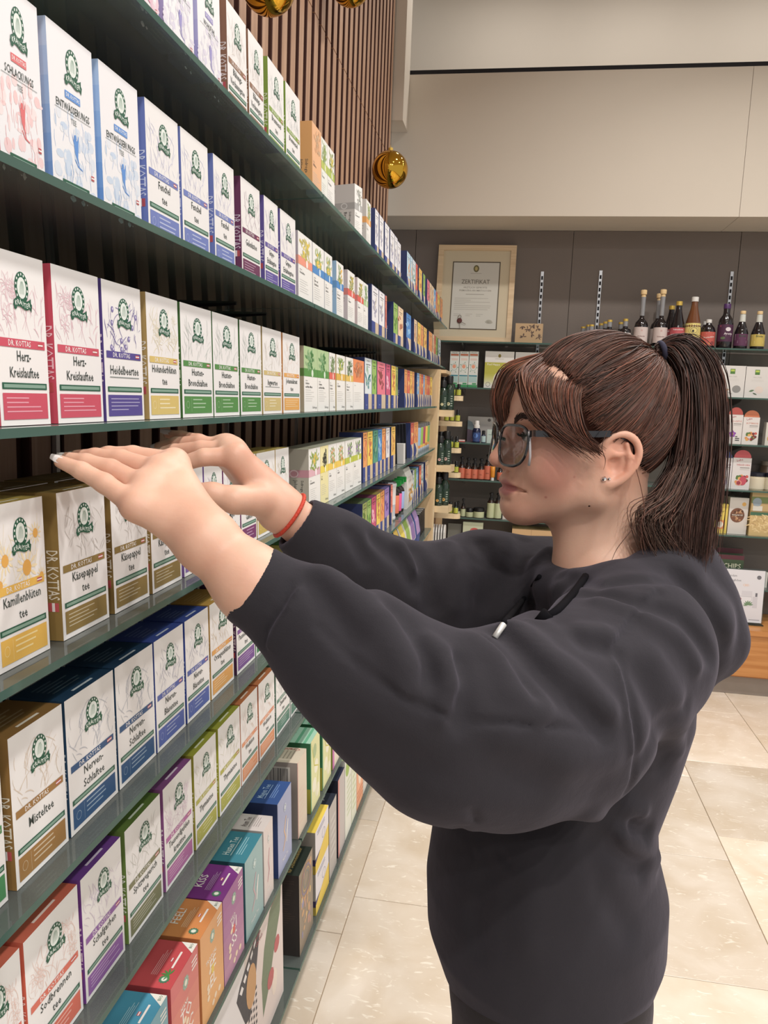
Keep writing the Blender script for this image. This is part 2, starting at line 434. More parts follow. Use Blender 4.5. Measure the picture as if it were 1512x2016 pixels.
# ================================================================== GLASS SHELVES ON THE SLAT WALL
LEAN = math.radians(2.0)          # shelves tip back a little, so do the boxes on them
LEVEL = {1: EYE + .386, 2: EYE + .172, 3: EYE - .037, 4: EYE - .248, 5: EYE - .458, 6: EYE - .666, 7: EYE - .945, 8: EYE - 1.262}
XF = -0.42                        # front plane of the goods
XEDGE = -0.395                    # front edge of the glass
SHELF_END = 4.06
ORD = {1: 'topmost', 2: 'second', 3: 'third', 4: 'fourth', 5: 'fifth', 6: 'sixth', 7: 'seventh', 8: 'lowest'}
def glass(name, tint, edge=False, frost_sheen=.0):
    m, nt, b = new_mat(name)
    out = nt.nodes['Material Output']; nt.nodes.remove(b)
    tr = nt.nodes.new('ShaderNodeBsdfTransparent'); tr.inputs['Color'].default_value = lin(tint)
    gl = nt.nodes.new('ShaderNodeBsdfGlossy'); gl.inputs['Roughness'].default_value = .04; gl.inputs['Color'].default_value = (.95, 1, .97, 1)
    fr = nt.nodes.new('ShaderNodeFresnel'); fr.inputs['IOR'].default_value = 1.52
    mx = nt.nodes.new('ShaderNodeMixShader')
    nz = nt.nodes.new('ShaderNodeTexNoise'); nz.inputs['Scale'].default_value = 8
    bp = nt.nodes.new('ShaderNodeBump'); bp.inputs['Strength'].default_value = .02; nt.links.new(nz.outputs['Fac'], bp.inputs['Height'])
    nt.links.new(bp.outputs['Normal'], gl.inputs['Normal'])
    nt.links.new(fr.outputs['Fac'], mx.inputs['Fac']); nt.links.new(tr.outputs[0], mx.inputs[1]); nt.links.new(gl.outputs[0], mx.inputs[2])
    df = nt.nodes.new('ShaderNodeBsdfDiffuse'); df.inputs['Color'].default_value = lin('#979c9a'); m3 = nt.nodes.new('ShaderNodeMixShader'); m3.inputs['Fac'].default_value = frost_sheen  # grey diffuse mix stands in for reflections on the undersides, plus slight frosting
    nt.links.new(mx.outputs[0], m3.inputs[1]); nt.links.new(df.outputs[0], m3.inputs[2]); mx = m3
    if edge:
        di = nt.nodes.new('ShaderNodeBsdfDiffuse'); di.inputs['Color'].default_value = lin('#5f7d74')
        m2 = nt.nodes.new('ShaderNodeMixShader'); m2.inputs['Fac'].default_value = .55
        nt.links.new(mx.outputs[0], m2.inputs[1]); nt.links.new(di.outputs[0], m2.inputs[2]); nt.links.new(m2.outputs[0], out.inputs['Surface'])
    else: nt.links.new(mx.outputs[0], out.inputs['Surface'])
    return m
GLASS = glass('shelf_glass', '#bccbc4', frost_sheen=.22); GLASS_EDGE = glass('shelf_glass_edge', '#5c8577', True)
def glass_panel(name, x0, x1, y0, y1, th, origin, rot, label, cat='shelf', parent=None):
    mb = MB()
    p = [(x0,y0,-th),(x1,y0,-th),(x1,y1,-th),(x0,y1,-th),(x0,y0,0),(x1,y0,0),(x1,y1,0),(x0,y1,0)]
    mb.add(p, [(0,3,2,1),(4,5,6,7)], mi=0); mb.add(p, [(0,1,5,4),(1,2,6,5),(2,3,7,6),(3,0,4,7)], mi=1)
    o = link(name, mb.mesh(name, [GLASS, GLASS_EDGE]), parent, origin, rot)
    if parent is None: tag(o, label, cat)
    return o
JOINTS = {1: [636, 797], 2: [619, 800], 3: [640, 797], 4: [505, 790], 5: [600, 790], 6: [603], 7: [594], 8: [590]}
seg_word = ['stretch by the yellow camomile boxes', 'middle stretch', 'stretch by the beech end panel']
for lv, z in LEVEL.items():
    ys = [0.25] + [y_on_line(p, XEDGE, z) for p in JOINTS[lv]] + [4.42 if lv < 3 else SHELF_END]
    sh = link('glass_shelf', None, None, (XF, 0, z)); sh.rotation_euler = (0, -LEAN, 0)
    tag(sh, f'{ORD[lv]} long greenish glass shelf in front of the walnut slats', 'shelf')
    for a, b in zip(ys[:-1], ys[1:]):
        if b - a < .02: continue
        glass_panel('glass_pane', -.272, XF*-1 + XEDGE, a + .003, b - .003, .008, (0, 0, 0), None, '', parent=sh)
        # brackets under the pane near both ends
        for yy in (a + .09, b - .09):
            if yy > 4.0: continue
            mb = MB(); mb.prism([(-.272, -.008), (-.10, -.008), (-.10, -.011), (-.272, -.018)], yy - .003, yy + .003, 'y')
            link('bracket', mb.mesh('bracket', BLACK_METAL), sh)
# ================================================================== CARTON DESIGNS
INK = '#39433f'; GREEN = '#1f5b43'; PAPER = '#e9e6e2'
def emblem(p, u, v, s, col=GREEN):
    """oval seal with lettered rim and a waving ribbon"""
    p.disc(u, v, s*.92, s*1.05, col, 2, 18); p.disc(u, v, s*.60, s*.70, '#dfe6e0', 3, 14)
    for k in range(11):
        a = -.6 + k*(math.pi + 1.2)/10
        c, sn = math.cos(a), math.sin(a)
        p.rect(u + c*s*.76 - s*.065, v + sn*s*.88 - s*.075, u + c*s*.76 + s*.065, v + sn*s*.88 + s*.075, '#e6ece8', 3)
    for k in range(5):
        p.stroke([(u - s*.3 + k*s*.14, v - s*.4), (u - s*.2 + k*s*.12, v + s*.1), (u - s*.05 + k*s*.05, v + s*.42)], s*.06, '#9fb8a8', 4)
    top = []; bot = []
    for k in range(9):
        t = k/8; uu = u + (t - .5)*2.3*s; w = math.sin(t*2*math.pi)*.16*s + (t-.5)*.25*s
        top.append((uu, v - s*.72 + w)); bot.append((uu, v - s*1.30 + w))
    p._add(top + bot, [(i, i+1, 10+i, 9+i) for i in range(8)], lin(col), 5)
    p._add([(u-1.25*s, v-1.1*s), (u-1.0*s, v-1.45*s), (u-.75*s, v-1.35*s), (u-.95*s, v-.95*s)], [(0,1,2,3)], lin(col), 4)
    p._add([(u+1.3*s, v-1.0*s), (u+1.15*s, v-1.5*s), (u+.9*s, v-1.2*s), (u+1.0*s, v-.8*s)], [(0,1,2,3)], lin(col), 4)
    for k in range(7):
        uu = u + (k - 3)*.29*s; t = (uu - u)/(2.3*s) + .5; w = math.sin(t*2*math.pi)*.16*s + (t-.5)*.25*s
        p.text('KRÄUTER'[k], uu, v - s*1.17 + w, s*.32, '#e8efe9', 6)
def flag(p, u, v, w, h, lay=3):
    p.rect(u, v, u+w, v+h, '#b8323a', lay); p.rect(u, v+h/3, u+w, v+2*h/3, '#ece6e4', lay+1)
def sketch(p, w, h, v0, v1, col, kind, rng, n=46):
    """pale botanical line drawing"""
    if kind == 'flowers':
        for _ in range(n // 6):
            cx, cy = rng.uniform(.12, .88)*w, rng.uniform(v0+.02*h, v1-.05*h); r = rng.uniform(.07, .15)*w; a0 = rng.random()*6
            for k in range(7):
                a = a0 + k*.9
                p.stroke([(cx, cy), (cx+math.cos(a-.3)*r*.6, cy+math.sin(a-.3)*r*.6), (cx+math.cos(a)*r, cy+math.sin(a)*r), (cx+math.cos(a+.3)*r*.6, cy+math.sin(a+.3)*r*.6)], .0007, col, 1)
    elif kind == 'berries':
        for _ in range(13):
            cx, cy = rng.uniform(.1, .9)*w, rng.uniform(v0, v1-.08*h); p.disc(cx, cy, .035*w, .037*w, col, 1, 10); p.disc(cx+.006*w, cy+.006*w, .016*w, .016*w, '#cfc9e2', 2, 8)
    elif kind == 'daisies':
        for cx, cy, r in ((.82,.78,.1), (.22,.66,.13), (.62,.58,.17), (.1,.52,.11), (.9,.5,.08)):
            for k in range(12):
                a = k*math.pi/6; p.leaf(cx*w+math.cos(a)*r*.45*w, cy*h+math.sin(a)*r*.45*w, a, r*w*.75, r*w*.22, '#ecd9ae', 1)
            p.disc(cx*w, cy*h, r*.5*w, r*.5*w, '#dfa122', 2, 12)
    elif kind == 'silhouette':
        return
    for _ in range(n):
        x = rng.uniform(.08, .92)*w; y = rng.uniform(v0, v1 - .1*h); a = rng.uniform(.6, 2.5); l = rng.uniform(.05, .16)*h; b = rng.uniform(-1.2, 1.2)
        pts = []
        for k in range(5):
            pts.append((x, y)); x += math.cos(a)*l/4; y += math.sin(a)*l/4; a += b/4
            x = min(max(x, .04*w), .96*w); y = min(y, v1)
        p.stroke(pts, rng.uniform(.0004, .0011), col, 1)
DES = {}
def mixc(a, b, t):
    A = [int(a[i:i+2], 16) for i in (1, 3, 5)]; B = [int(b[i:i+2], 16) for i in (1, 3, 5)]
    return '#%02x%02x%02x' % tuple(int(A[i]*(1-t) + B[i]*t) for i in range(3))
def kottas(key, color, lines, draw='flowers', tint=None, spine=None, dims=(.088, .145, .06), paper='#e8e5e4', small=None):
    w, h, d = dims; rng = random.Random(hash(key) & 0xffff if False else sum(map(ord, key)))
    tint = mixc(tint or mixc(color, '#e6e2e0', .62), '#e8e5e4', .38 if draw != 'berries' else .05); spine = spine or color
    p = Print(); m = .055*w
    sketch(p, w, h, .50*h, .90*h, tint, draw, rng)
    emblem(p, .53*w, .805*h, .148*w)
    p.rect(m, .455*h, w - m, .505*h, color, 2)
    p.text('DR. KOTTAS', .43*w, .464*h, .034*h, '#ece8e6', 3, maxw=.62*w)
    flag(p, .80*w, .468*h, .10*w, .025*h)
    if len(lines) == 1:
        p.text(lines[0], .5*w, .340*h, .066*h, INK, 2, maxw=.86*w, sq=.85)
        if small: p.rect(.12*w, .315*h, .88*w, .322*h, '#8d9492', 2)
    else:
        p.text(lines[0], .5*w, .378*h, .062*h, INK, 2, maxw=.88*w, sq=.85); p.text(lines[1], .5*w, .282*h, .062*h, INK, 2, maxw=.88*w, sq=.85)
    p.rect(m, .212*h, w - m, .250*h, GREEN, 2); p.lines(m + .03*w, .221*h, w - m - .03*w, .241*h, 1, '#7ea08f', 3, None, 1.0)
    p.rect(m, .035*h, w - m, .190*h, color, 2)
    lc = mixc(color, '#ffffff', .5)
    if rng.random() < .5:
        p.rect(.27*w, .05*h, .274*w, .175*h, lc, 3); p.ring(.16*w, .115*h, .05*w, .055*w, .006*w, lc, 3, 10)
        p.lines(.32*w, .06*h, .85*w, .165*h, 3, lc, 3, rng, .3)
    else: p.lines(.12*w, .06*h, .88*w, .165*h, 4, lc, 3, rng, .28)
    front = p.mesh('front_print', 'front', dims, LABEL)
    s = Print(); s.rect(.04*d, 0, .96*d, h, spine, 0)
    s.text('DR. KOTTAS', .78*d, .62*h, .20*d, mixc(spine, '#ffffff', .72), 2, 'l', -math.pi/2, maxw=.34*h)
    s.rect(.76*d, .20*h, .95*d, .26*h, '#b8323a', 2); s.rect(.83*d, .20*h, .88*d, .26*h, '#ece6e4', 3)
    side = s.mesh('spine_print', 'side', dims, LABEL)
    t = Print(); t.lines(.18*w, .30*d, .8*w, .8*d, 5, mixc(spine, '#ffffff', .35), 1, rng, .35); t.rect(.3*w, .12*d, .7*w, .17*d, mixc(spine, '#ffffff', .75), 1)
    top = t.mesh('top_print', 'top', dims, LABEL)
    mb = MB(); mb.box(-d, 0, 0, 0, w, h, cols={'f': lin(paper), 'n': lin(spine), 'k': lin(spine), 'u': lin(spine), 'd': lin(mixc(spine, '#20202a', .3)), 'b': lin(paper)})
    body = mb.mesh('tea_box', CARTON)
    DES[key] = (body, [('front_print', front), ('spine_print', side), ('top_print', top)], dims)
def medical(key, band, name, draw='#d8c040', leafc='#5f8a3a', dims=(.066, .132, .07), side='#c9c4bc', paper='#e6e4e0', sideband=None, sidename=None, upper=None, logo=True):
    """white pharmacy tea carton with coloured band, plant picture and grey side"""
    w, h, d = dims; rng = random.Random(sum(map(ord, key)))
    p = Print()
    p.rect(.01*w, .01*h, .99*w, .99*h, paper, 0)
    if upper: p.rect(0, .55*h, w, h, upper, .6)
    for _ in range(9):
        u0 = rng.uniform(.3, .75)*w; v0 = .62*h
        for k in range(5):
            p.leaf(u0 + rng.uniform(-.12, .12)*w, v0 + rng.uniform(0, .28)*h, rng.uniform(.4, 2.7), .16*w, .06*w, leafc if k % 2 else mixc(leafc, '#d5dcc0', .35), 3)
    for _ in range(7):
        p.disc(rng.uniform(.35, .75)*w, rng.uniform(.68, .9)*h, .055*w, .055*w, draw, 4, 9)
    if band: p.rect(0, .545*h, w, .665*h, band, 2); p.disc(.6*w, .60*h, .075*w, .06*h, mixc(band, '#ffffff', .75), 5, 10)
    p.text('Sidroga', .10*w, .475*h, .018*h, '#6c6c6a', 2, 'l')
    ln = name.split('|')
    for i, t in enumerate(ln): p.text(t, .10*w, (.425 - .055*i)*h, .036*h, '#4a4a48', 2, 'l', maxw=.85*w, sq=.8)
    p.lines(.10*w, .14*h, .8*w, .34*h, 6, '#b5b3b0', 1, rng, .18)
    if logo: p.text('Sidroga', .93*w, .05*h, .04*h, '#7b7b79', 2, 'r', maxw=.5*w)
    front = p.mesh('front_print', 'front', dims, LABEL)
    s = Print(); s.rect(.01*d, .01*h, .99*d, .99*h, side, 0); sb = sideband or (mixc(band, side, .35) if band else None)
    s.ring(.22*d, .88*h, .09*d, .09*d, .02*d, mixc(side, '#777777', .4), 1, 12)
    if sb: s.rect(0, .545*h, d, .665*h, sb, 1); s.ring(.62*d, .605*h, .12*d, .10*d, .03*d, mixc(sb, '#ffffff', .5), 2, 12)
    t = (sidename or name.replace('|', '')).split('|')
    s.text('Sidroga', .80*d, .50*h, .045*h, '#55524e', 2, 'l', -math.pi/2)
    for i, q in enumerate(t): s.text(q, (.62 - .2*i)*d, .50*h, .062*h, '#55524e', 2, 'l', -math.pi/2, maxw=.47*h)
    sd = s.mesh('side_print', 'side', dims, LABEL)
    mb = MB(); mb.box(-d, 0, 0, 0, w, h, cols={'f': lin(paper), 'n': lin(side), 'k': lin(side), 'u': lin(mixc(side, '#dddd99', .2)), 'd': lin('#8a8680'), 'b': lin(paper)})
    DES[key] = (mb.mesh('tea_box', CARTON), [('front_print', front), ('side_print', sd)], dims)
NAVY = '#25346b'; KRAFT = '#cfb89a'
def navybox(key, upper, motif, split='square', dims=(.072, .145, .07), txt='#ffffff', low=.30, script=True):
    """navy carton: coloured picture on the upper front, navy and kraft paper below"""
    w, h, d = dims; rng = random.Random(sum(map(ord, key)))
    p = Print()
    p.rect(.03*w, low*h, w*.97, h*.99, upper, 1)
    for _ in range(7):
        a = rng.uniform(.3, 2.8); p.leaf(rng.uniform(.25, .6)*w, rng.uniform(low + .12, .72)*h, a, .38*w, .14*w, motif if rng.random() < .6 else mixc(motif, '#f3e6b0', .5), 2)
    for _ in range(4): p.disc(rng.uniform(.25, .8)*w, rng.uniform(low + .10, .6)*h, .10*w, .08*w, mixc(motif, upper, .25), 3, 9)
    p.text('SONNENTOR', .5*w, .93*h, .022*h, mixc(upper, '#222222', .55), 2, maxw=.6*w)
    p.rect(.2*w, .86*h, .8*w, .88*h, mixc(upper, '#222222', .5), 2); p.rect(.3*w, .82*h, .7*w, .835*h, mixc(upper, '#222222', .4), 2)
    if split == 'square':
        p.rect(.03*w, 0, .52*w, low*h, '#2c418d', 1); p.rect(.52*w, 0, w, low*h, KRAFT, 1); p.text('bio', .3*w, .07*h, .03*h, '#c9cfe6', 2)
    else:
        p.rect(.03*w, 0, .97*w, low*h*1.25, '#2c3f86', 2)
        L = []; Rr = []
        for k in range(9):
            t = k/8; L.append(((.42 + .20*math.sin(t*4.2))*w, t*low*1.25*h)); Rr.append((.99*w, t*low*1.25*h))
        p._add(L + Rr, [(i, 9+i, 10+i, i+1) for i in range(8)], lin(KRAFT), 3)
        p._add([(a + .09*w, b) for a, b in L] + [(a + .2*w, b) for a, b in L], [(i, 9+i, 10+i, i+1) for i in range(8)], lin('#efe2cf'), 4)
    front = p.mesh('front_print', 'front', dims, LABEL)
    kids = [('front_print', front)]
    if script:
        s = Print(); s.rect(.05*d, .05*h, .95*d, .6*h, NAVY, 0); s.text('natürlich', .62*d, .10*h, .10*h, '#aab4dc', 1, 'l', math.pi/2*.9, maxw=.35*h); s.text('Bio', .40*d, .12*h, .07*h, '#aab4dc', 1, 'l', 1.2)
        kids.append(('side_print', s.mesh('side_print', 'side', dims, LABEL)))
    mb = MB(); mb.box(-d, 0, 0, 0, w, h, cols={'f': lin(NAVY), 'n': lin(NAVY), 'k': lin(NAVY), 'u': lin(mixc(upper, NAVY, .3)), 'd': lin(NAVY), 'b': lin(NAVY)})
    DES[key] = (mb.mesh('tea_box', CARTON), kids, dims)
COUNT = {}
PLACED = {}
def place(key, name, label, cat, loc, w=None, rotz=0.0, h=None, kids=True, lean=LEAN, d=None):
    """copy of a design: top-level carton with its prints as children"""
    body, parts, dims = DES[key]
    o = link(name, body, None, loc); o.rotation_euler = (0, -lean, rotz)
    sc = (d/dims[2] if d else 1, w/dims[0] if w else 1, h/dims[1] if h else 1); o.scale = sc
    tag(o, label, cat); PLACED.setdefault(label, []).append(o)
    if kids:
        for n, me in parts: link(n, me, o)
    return o
# ================================================================== THE TEA BOXES ON EACH SHELF
K = kottas
def slim_design(key, color, name):
    """pale carton with a leaping figure"""
    dims = (.088, .145, .06); w, h, d = dims; rng = random.Random(len(name)*7); p = Print()
    tint = mixc(color, '#e8e4e4', .72)
    for _ in range(60):
        x = rng.random(); y = rng.random()**1.7*.5
        p.disc(x*.94*w + .03*w, y*h + .02*h, rng.uniform(.02, .09)*w, rng.uniform(.01, .05)*h, mixc(color, '#ece8e8', rng.uniform(.72, .93)), 0, 8)
    for _ in range(24):
        x = rng.random()*w*.8 + .08*w; y = rng.uniform(.05, .45)*h; a = rng.uniform(.9, 2.2)
        p.stroke([(x, y), (x+.06*w*math.cos(a), y+.05*h), (x+.02*w*math.cos(a*2), y+.1*h)], .0006, mixc(color, '#e8e4e4', .5), 1)
    emblem(p, .52*w, .815*h, .155*w)
    p.rect(.33*w, .60*h, .67*w, .645*h, color, 2); p.text('DR. KOTTAS', .5*w, .612*h, .024*h, '#eeeeee', 3, maxw=.30*w)
    p.text(name, .5*w, .525*h, .046*h, '#3a4742', 2, maxw=.88*w, sq=.85); p.rect(.1*w, .512*h, .9*w, .515*h, '#7d8683', 2)
    p.text('TEE', .5*w, .46*h, .034*h, '#8b918f', 2)
    p.disc(.52*w, .385*h, .028*w, .018*h, color, 3, 10)
    p.poly([(.44*w,.41*h),(.48*w,.37*h),(.56*w,.37*h),(.60*w,.41*h),(.585*w,.35*h),(.565*w,.27*h),(.60*w,.20*h),(.55*w,.25*h),(.50*w,.29*h),(.485*w,.34*h)], color, 2)
    p.stroke([(.5*w,.25*h),(.56*w,.215*h),(.66*w,.20*h)], .0016, color, 2)
    flag(p, .86*w, .17*h, .07*w, .03*h)
    p.rect(.2*w, .045*h, .80*w, .095*h, GREEN, 2); p.lines(.26*w, .06*h, .74*w, .08*h, 1, '#8fae9e', 3, None, 1)
    fr = p.mesh('front_print', 'front', dims, LABEL)
    s = Print()
    for i in range(6): s.rect(0, h*i/6, d, h*(i+1)/6, mixc(color, '#e6eef8', .15 + .1*i), 1)
    sd = s.mesh('spine_print', 'side', dims, LABEL)
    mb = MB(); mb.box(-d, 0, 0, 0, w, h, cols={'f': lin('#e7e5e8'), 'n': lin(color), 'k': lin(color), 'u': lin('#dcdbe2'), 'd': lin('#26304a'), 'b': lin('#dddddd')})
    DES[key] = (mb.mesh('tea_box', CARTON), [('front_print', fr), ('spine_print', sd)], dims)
slim_design('entschlack', '#d8575a', 'SCHLACKUNGS'); slim_design('entwaess', '#3f83cf', 'ENTWÄSSERUNGS'); slim_design('lavslim', '#8d84c4', 'WOHLFÜHL')
slim_design('pinkslim', '#c8487c', 'FRAUEN')
K('fenchel', '#6173b8', ['Fenchel', 'tee'], 'leaf', '#b6b9dc'); K('gelenk', '#6d2c55', ['Gelenkstee'], 'leaf', '#bda8b4')
K('grippe', '#5b4b9c', ['Grippe-', 'Erkältungstee'], 'leaf', '#b9b4d4')
K('blaeh', '#8b6043', ['Blähungs-', 'Verdauungstee'], 'leaf', '#cdbfb6'); K('brenn', '#7f9e2c', ['Brennnessel', 'tee'], 'leaf', '#bcc3c2')
K('herz', '#c62a4c', ['Herz-', 'Kreislauftee'], 'flowers', '#dfa6b4'); K('heidel', '#4a3a8c', ['Heidelbeertee'], 'berries', '#6f65a0', small=1)
K('holunder', '#d2b65c', ['Holunderblüten', 'tee'], 'flowers', '#e0d3a6', spine='#b3924a'); K('husten', '#4c8a3e', ['Husten-', 'Bronchialtee'], 'leaf', '#b4bdb6', spine='#3f7034')
K('ingwer', '#c9b26c', ['Ingwertee'], 'leaf', '#cfc6b6', small=1, spine='#b89a5c'); K('johannis', '#dc9a2c', ['Johanniskraut', 'tee'], 'leaf', '#dcbfae', spine='#d08a3a')
K('kamille', '#e0ad1e', ['Kamillenblüten', 'tee'], 'daisies', '#eddcb4', spine='#b99a3a'); K('kaese', '#8c7232', ['Käsepappel', 'tee'], 'leaf', '#bdb4ae', spine='#8a6c2c')
K('lavendel', '#7a52a8', ['Lavendelblüten', 'tee'], 'leaf', '#c0b4d0'); K('magen', '#7a2c68', ['Magen-', 'Galletee'], 'leaf', '#c8b0c0'); K('lind', '#c9a83c', ['Lindenblüten', 'tee'], 'leaf', '#d0cab0')
K('mistel', '#9c6f2c', ['Misteltee'], 'leaf', '#cdb294', spine='#8f6524'); K('nerven', '#1d4f80', ['Nerven-', 'Schlaftee'], 'leaf', '#a0a6b4', spine='#123c5c')
K('niere', '#4257a6', ['Nieren-', 'Blasentee'], 'leaf', '#a8a8bc', spine='#1d3f96'); K('orange', '#dd9a34', ['Orangenblüten', 'tee'], 'leaf', '#d8bf9c', spine='#d09a24')
K('passion', '#7b4a96', ['Passionsblumen', 'tee'], 'leaf', '#b8a8c4', spine='#4a2358'); K('salbei', '#3f8a52', ['Salbei', 'tee'], 'leaf', '#a8bcae')
K('sod', '#d2583c', ['Sodbrennen', 'tee'], 'flowers', '#e2b0a0', spine='#d2522a'); K('schaf', '#8d55a4', ['Schafgarben', 'tee'], 'leaf', '#c6b0cc', spine='#6d2f90')
K('spitz', '#7b7a56', ['Spitzwegerich', 'tee'], 'leaf', '#b9b6a8', spine='#5f7a2c'); K('tausend', '#b25f9e', ['Tausendgulden', 'krauttee'], 'flowers', '#dcb8d0', spine='#8f4a8c')
K('thymian', '#b0ac3c', ['Thymiantee'], 'leaf', '#d2cfb0', spine='#a8a81e'); K('weiss', '#dd8a54', ['Weißdorn', 'tee'], 'leaf', '#e0c0ae', spine='#cc6e26'); K('zinn', '#5f8a78', ['Zinnkraut', 'tee'], 'leaf', '#a8b4ae')
M = medical
M('s_fenchel', '#e5876b', 'Fencheltee', '#e0c434', '#b8a83a', side='#b8aeb4'); M('s_blue', '#2f7fc4', 'Zahn- und|Zahnfleisch', '#e8c02e', '#7f9a3a', side='#cfcfd2'); M('s_blue2', '#2f7fc4', 'Husten- und|Bronchialtee', '#f0b428', '#6a8a3a', side='#8fb4d4')
M('s_red', '#d8432f', 'Hagebutte', '#c8b038', '#8a8a2e', side='#cdbcbc'); M('s_leaf', '#a8c48c', 'Melisse', '#88aa5a', '#5f8a4a', side='#cfd4c8')
M('s_green', '#4f8f3c', 'Grüntee|mit Mate Minze', '#3f7a3a', '#4a8a4a', side='#a89f86', upper='#a9c48e', sideband='#4f7a30'); M('s_white', '#d8503c', 'Husten- und|Bronchialtee', '#7f9a5a', '#5f7a4a'); M('s_yellow', '#d8a81e', 'Schafgarbe', '#b8b83a', '#6a8a2e', side='#c4b48a'); M('s_pine', '#dcb53c', 'Nieren- und|Blasentee', '#3f5a2e', '#4a6a3a')
M('s_orange', None, '', '#b0672f', '#a8582c', side='#4a3a34', upper='#e27a2c', dims=(.085, .132, .07), logo=False)
M('s_apricot', None, 'Abführtee', '#d8a070', '#c08a5c', side='#d99a4e', paper='#e2a874', sidename='Abführtee mit Sennesblättern'); M('s_lime', '#b4c04a', 'Brennnessel', '#8a9a3a', '#7a9a3a', paper='#e2e4dc'); M('s_lime2', '#a8bc4a', 'Birkenblätter', '#e0c83a', '#7f8f2e')
M('s_brenn', '#a9a8a6', 'Brennnessel', '#9a9a96', '#9a9a96', side='#c8c5c2', sideband='#a9a7a6', sidename='Brennnessel-|blättertee', dims=(.05, .132, .075)); M('s_erk', '#e09a3a', 'Erkältung', '#b0a83a', '#7f9a4a', side='#c9c5c1', sideband='#e09838', sidename='Erkältungstee')
M('s_johann', '#d9a8b4', 'Johanniskraut', '#d9b82e', '#7f9a2e', side='#b9b2a4', sideband='#c98a98', sidename='Johanniskrauttee', dims=(.074, .132, .085)); M('s_gold', '#e8c22e', 'Kamille', '#e08a2e', '#8a9a3a'); M('s_goldbag', '#e6d02a', 'Filter', '#2a2a2a', '#4a4a3a', paper='#e6dca0'); M('s_thistle', '#b9c22e', 'Salbei', '#9a7ab0', '#6a8a4a', side='#cfcfc4')
M('s_herb', None, 'Kräuter', '#5a7a3a', '#4a6a2e', side='#b0a07a', paper='#dcd8cc')
N = navybox
cols = {'wt': ('#e4e2e6', '#9a98b0', 'white'), 'or': ('#e6953a', '#c85a2a', 'orange'), 'rd': ('#d5482f', '#e8a03a', 'red'), 'ye': ('#ecc62e', '#b8502a', 'yellow'), 'gr': ('#8fb84e', '#4a7a2e', 'green'), 'lb': ('#6fa8dc', '#d8c8a8', 'light blue'),
        'bl': ('#2f80c8', '#8fc4ec', 'bright blue'), 'pk': ('#e0667c', '#8a3a3a', 'pink'), 'mg': ('#c83a6a', '#f0b8c8', 'magenta'), 'te': ('#d8e0e4', '#2f7a7a', 'white and teal'), 'sd': ('#e8c9a0', '#a8552e', 'sand coloured'), 'pu': ('#9a78c4', '#5a3a8a', 'purple'),
        'tl': ('#4f9a7c', '#2e6a5a', 'sea green'), 'ol': ('#9fae5c', '#5f7a2e', 'olive green'), 'sa': ('#e8785c', '#b84a3a', 'salmon'), 'sp': ('#b8d4e4', '#e09030', 'pale blue'), 'am': ('#e8b83e', '#b8702a', 'amber')}
for k_, (a, b, n) in cols.items():
    N('n_' + k_, a, b, 'square'); N('w_' + k_, a, b, 'wave'); 
CN = {k: v[2] for k, v in cols.items()}
TEA = {'entschlack': 'white tea box with red leaping figure and red edge', 'entwaess': 'white tea box with blue leaping figure and blue edge', 'lavslim': 'pale lavender tea box with small purple figure', 'pinkslim': 'pink edged pale tea box',
 'fenchel': 'white fennel tea box with periwinkle blue bars', 'gelenk': 'white joint tea box with plum coloured bars and spine', 'grippe': 'white cold remedy tea box with violet bars', 'blaeh': 'white digestion tea box with brown bars', 'brenn': 'white nettle tea box with lime green bars',
 'herz': 'white heart tea box with crimson bars and pink blossoms', 'heidel': 'white bilberry tea box with dark violet bars and berries', 'holunder': 'white elderflower tea box with pale yellow bars', 'husten': 'white cough tea box with leaf green bars', 'ingwer': 'white ginger tea box with beige bars', 'johannis': 'white tea box with amber bars next to green boxes',
 'kamille': 'white camomile tea box with yellow bars and daisies', 'kaese': 'white mallow tea box with khaki brown bars', 'lavendel': 'white lavender tea box with purple bars', 'magen': 'white stomach tea box with maroon bars', 'lind': 'white linden tea box with golden bar',
 'mistel': 'white mistletoe tea box with ochre bars and top', 'nerven': 'white sleep tea box with dark blue bars and top', 'niere': 'white kidney tea box with royal blue bars and top', 'orange': 'white orange blossom tea box with amber bars', 'passion': 'white passionflower tea box with purple bars', 'salbei': 'white sage tea box with green bars',
 'sod': 'white heartburn tea box with vermilion bars and top', 'schaf': 'white yarrow tea box with violet bars and top', 'spitz': 'white plantain tea box with grey olive bars', 'tausend': 'white centaury tea box with magenta bars', 'thymian': 'white thyme tea box with chartreuse bars and top', 'weiss': 'white hawthorn tea box with orange bars', 'zinn': 'white horsetail tea box with grey green bars',
 's_fenchel': 'white pharmacy tea box with salmon band', 's_blue': 'white pharmacy tea box with blue band and yellow blossom', 's_blue2': 'white pharmacy tea box with blue band and pale blue side', 's_red': 'white pharmacy tea box with red band and golden fruit', 's_leaf': 'narrow white pharmacy tea box with pale green band',
 's_green': 'pharmacy tea box with light green upper half and green band', 's_white': 'narrow white pharmacy tea box with coral band', 's_yellow': 'white pharmacy tea box with mustard band', 's_pine': 'white pharmacy tea box with pale gold band and dark needles', 's_orange': 'orange and white tea box with seed picture', 's_apricot': 'apricot coloured tea box with plain orange side', 's_lime': 'pale tea box with lime patch beside apricot box', 's_lime2': 'white tea box with lime band and yellow blossom',
 's_brenn': 'grey pharmacy tea box turned with its side outward', 's_erk': 'grey sided tea box with orange band', 's_johann': 'grey sided tea box with rose band and yellow blossoms', 's_gold': 'white pharmacy tea box with golden yellow band', 's_goldbag': 'pale yellow tea box with black sprigs', 's_thistle': 'white pharmacy tea box with lime band and purple blossom', 's_herb': 'cream tea box with green herb picture'}
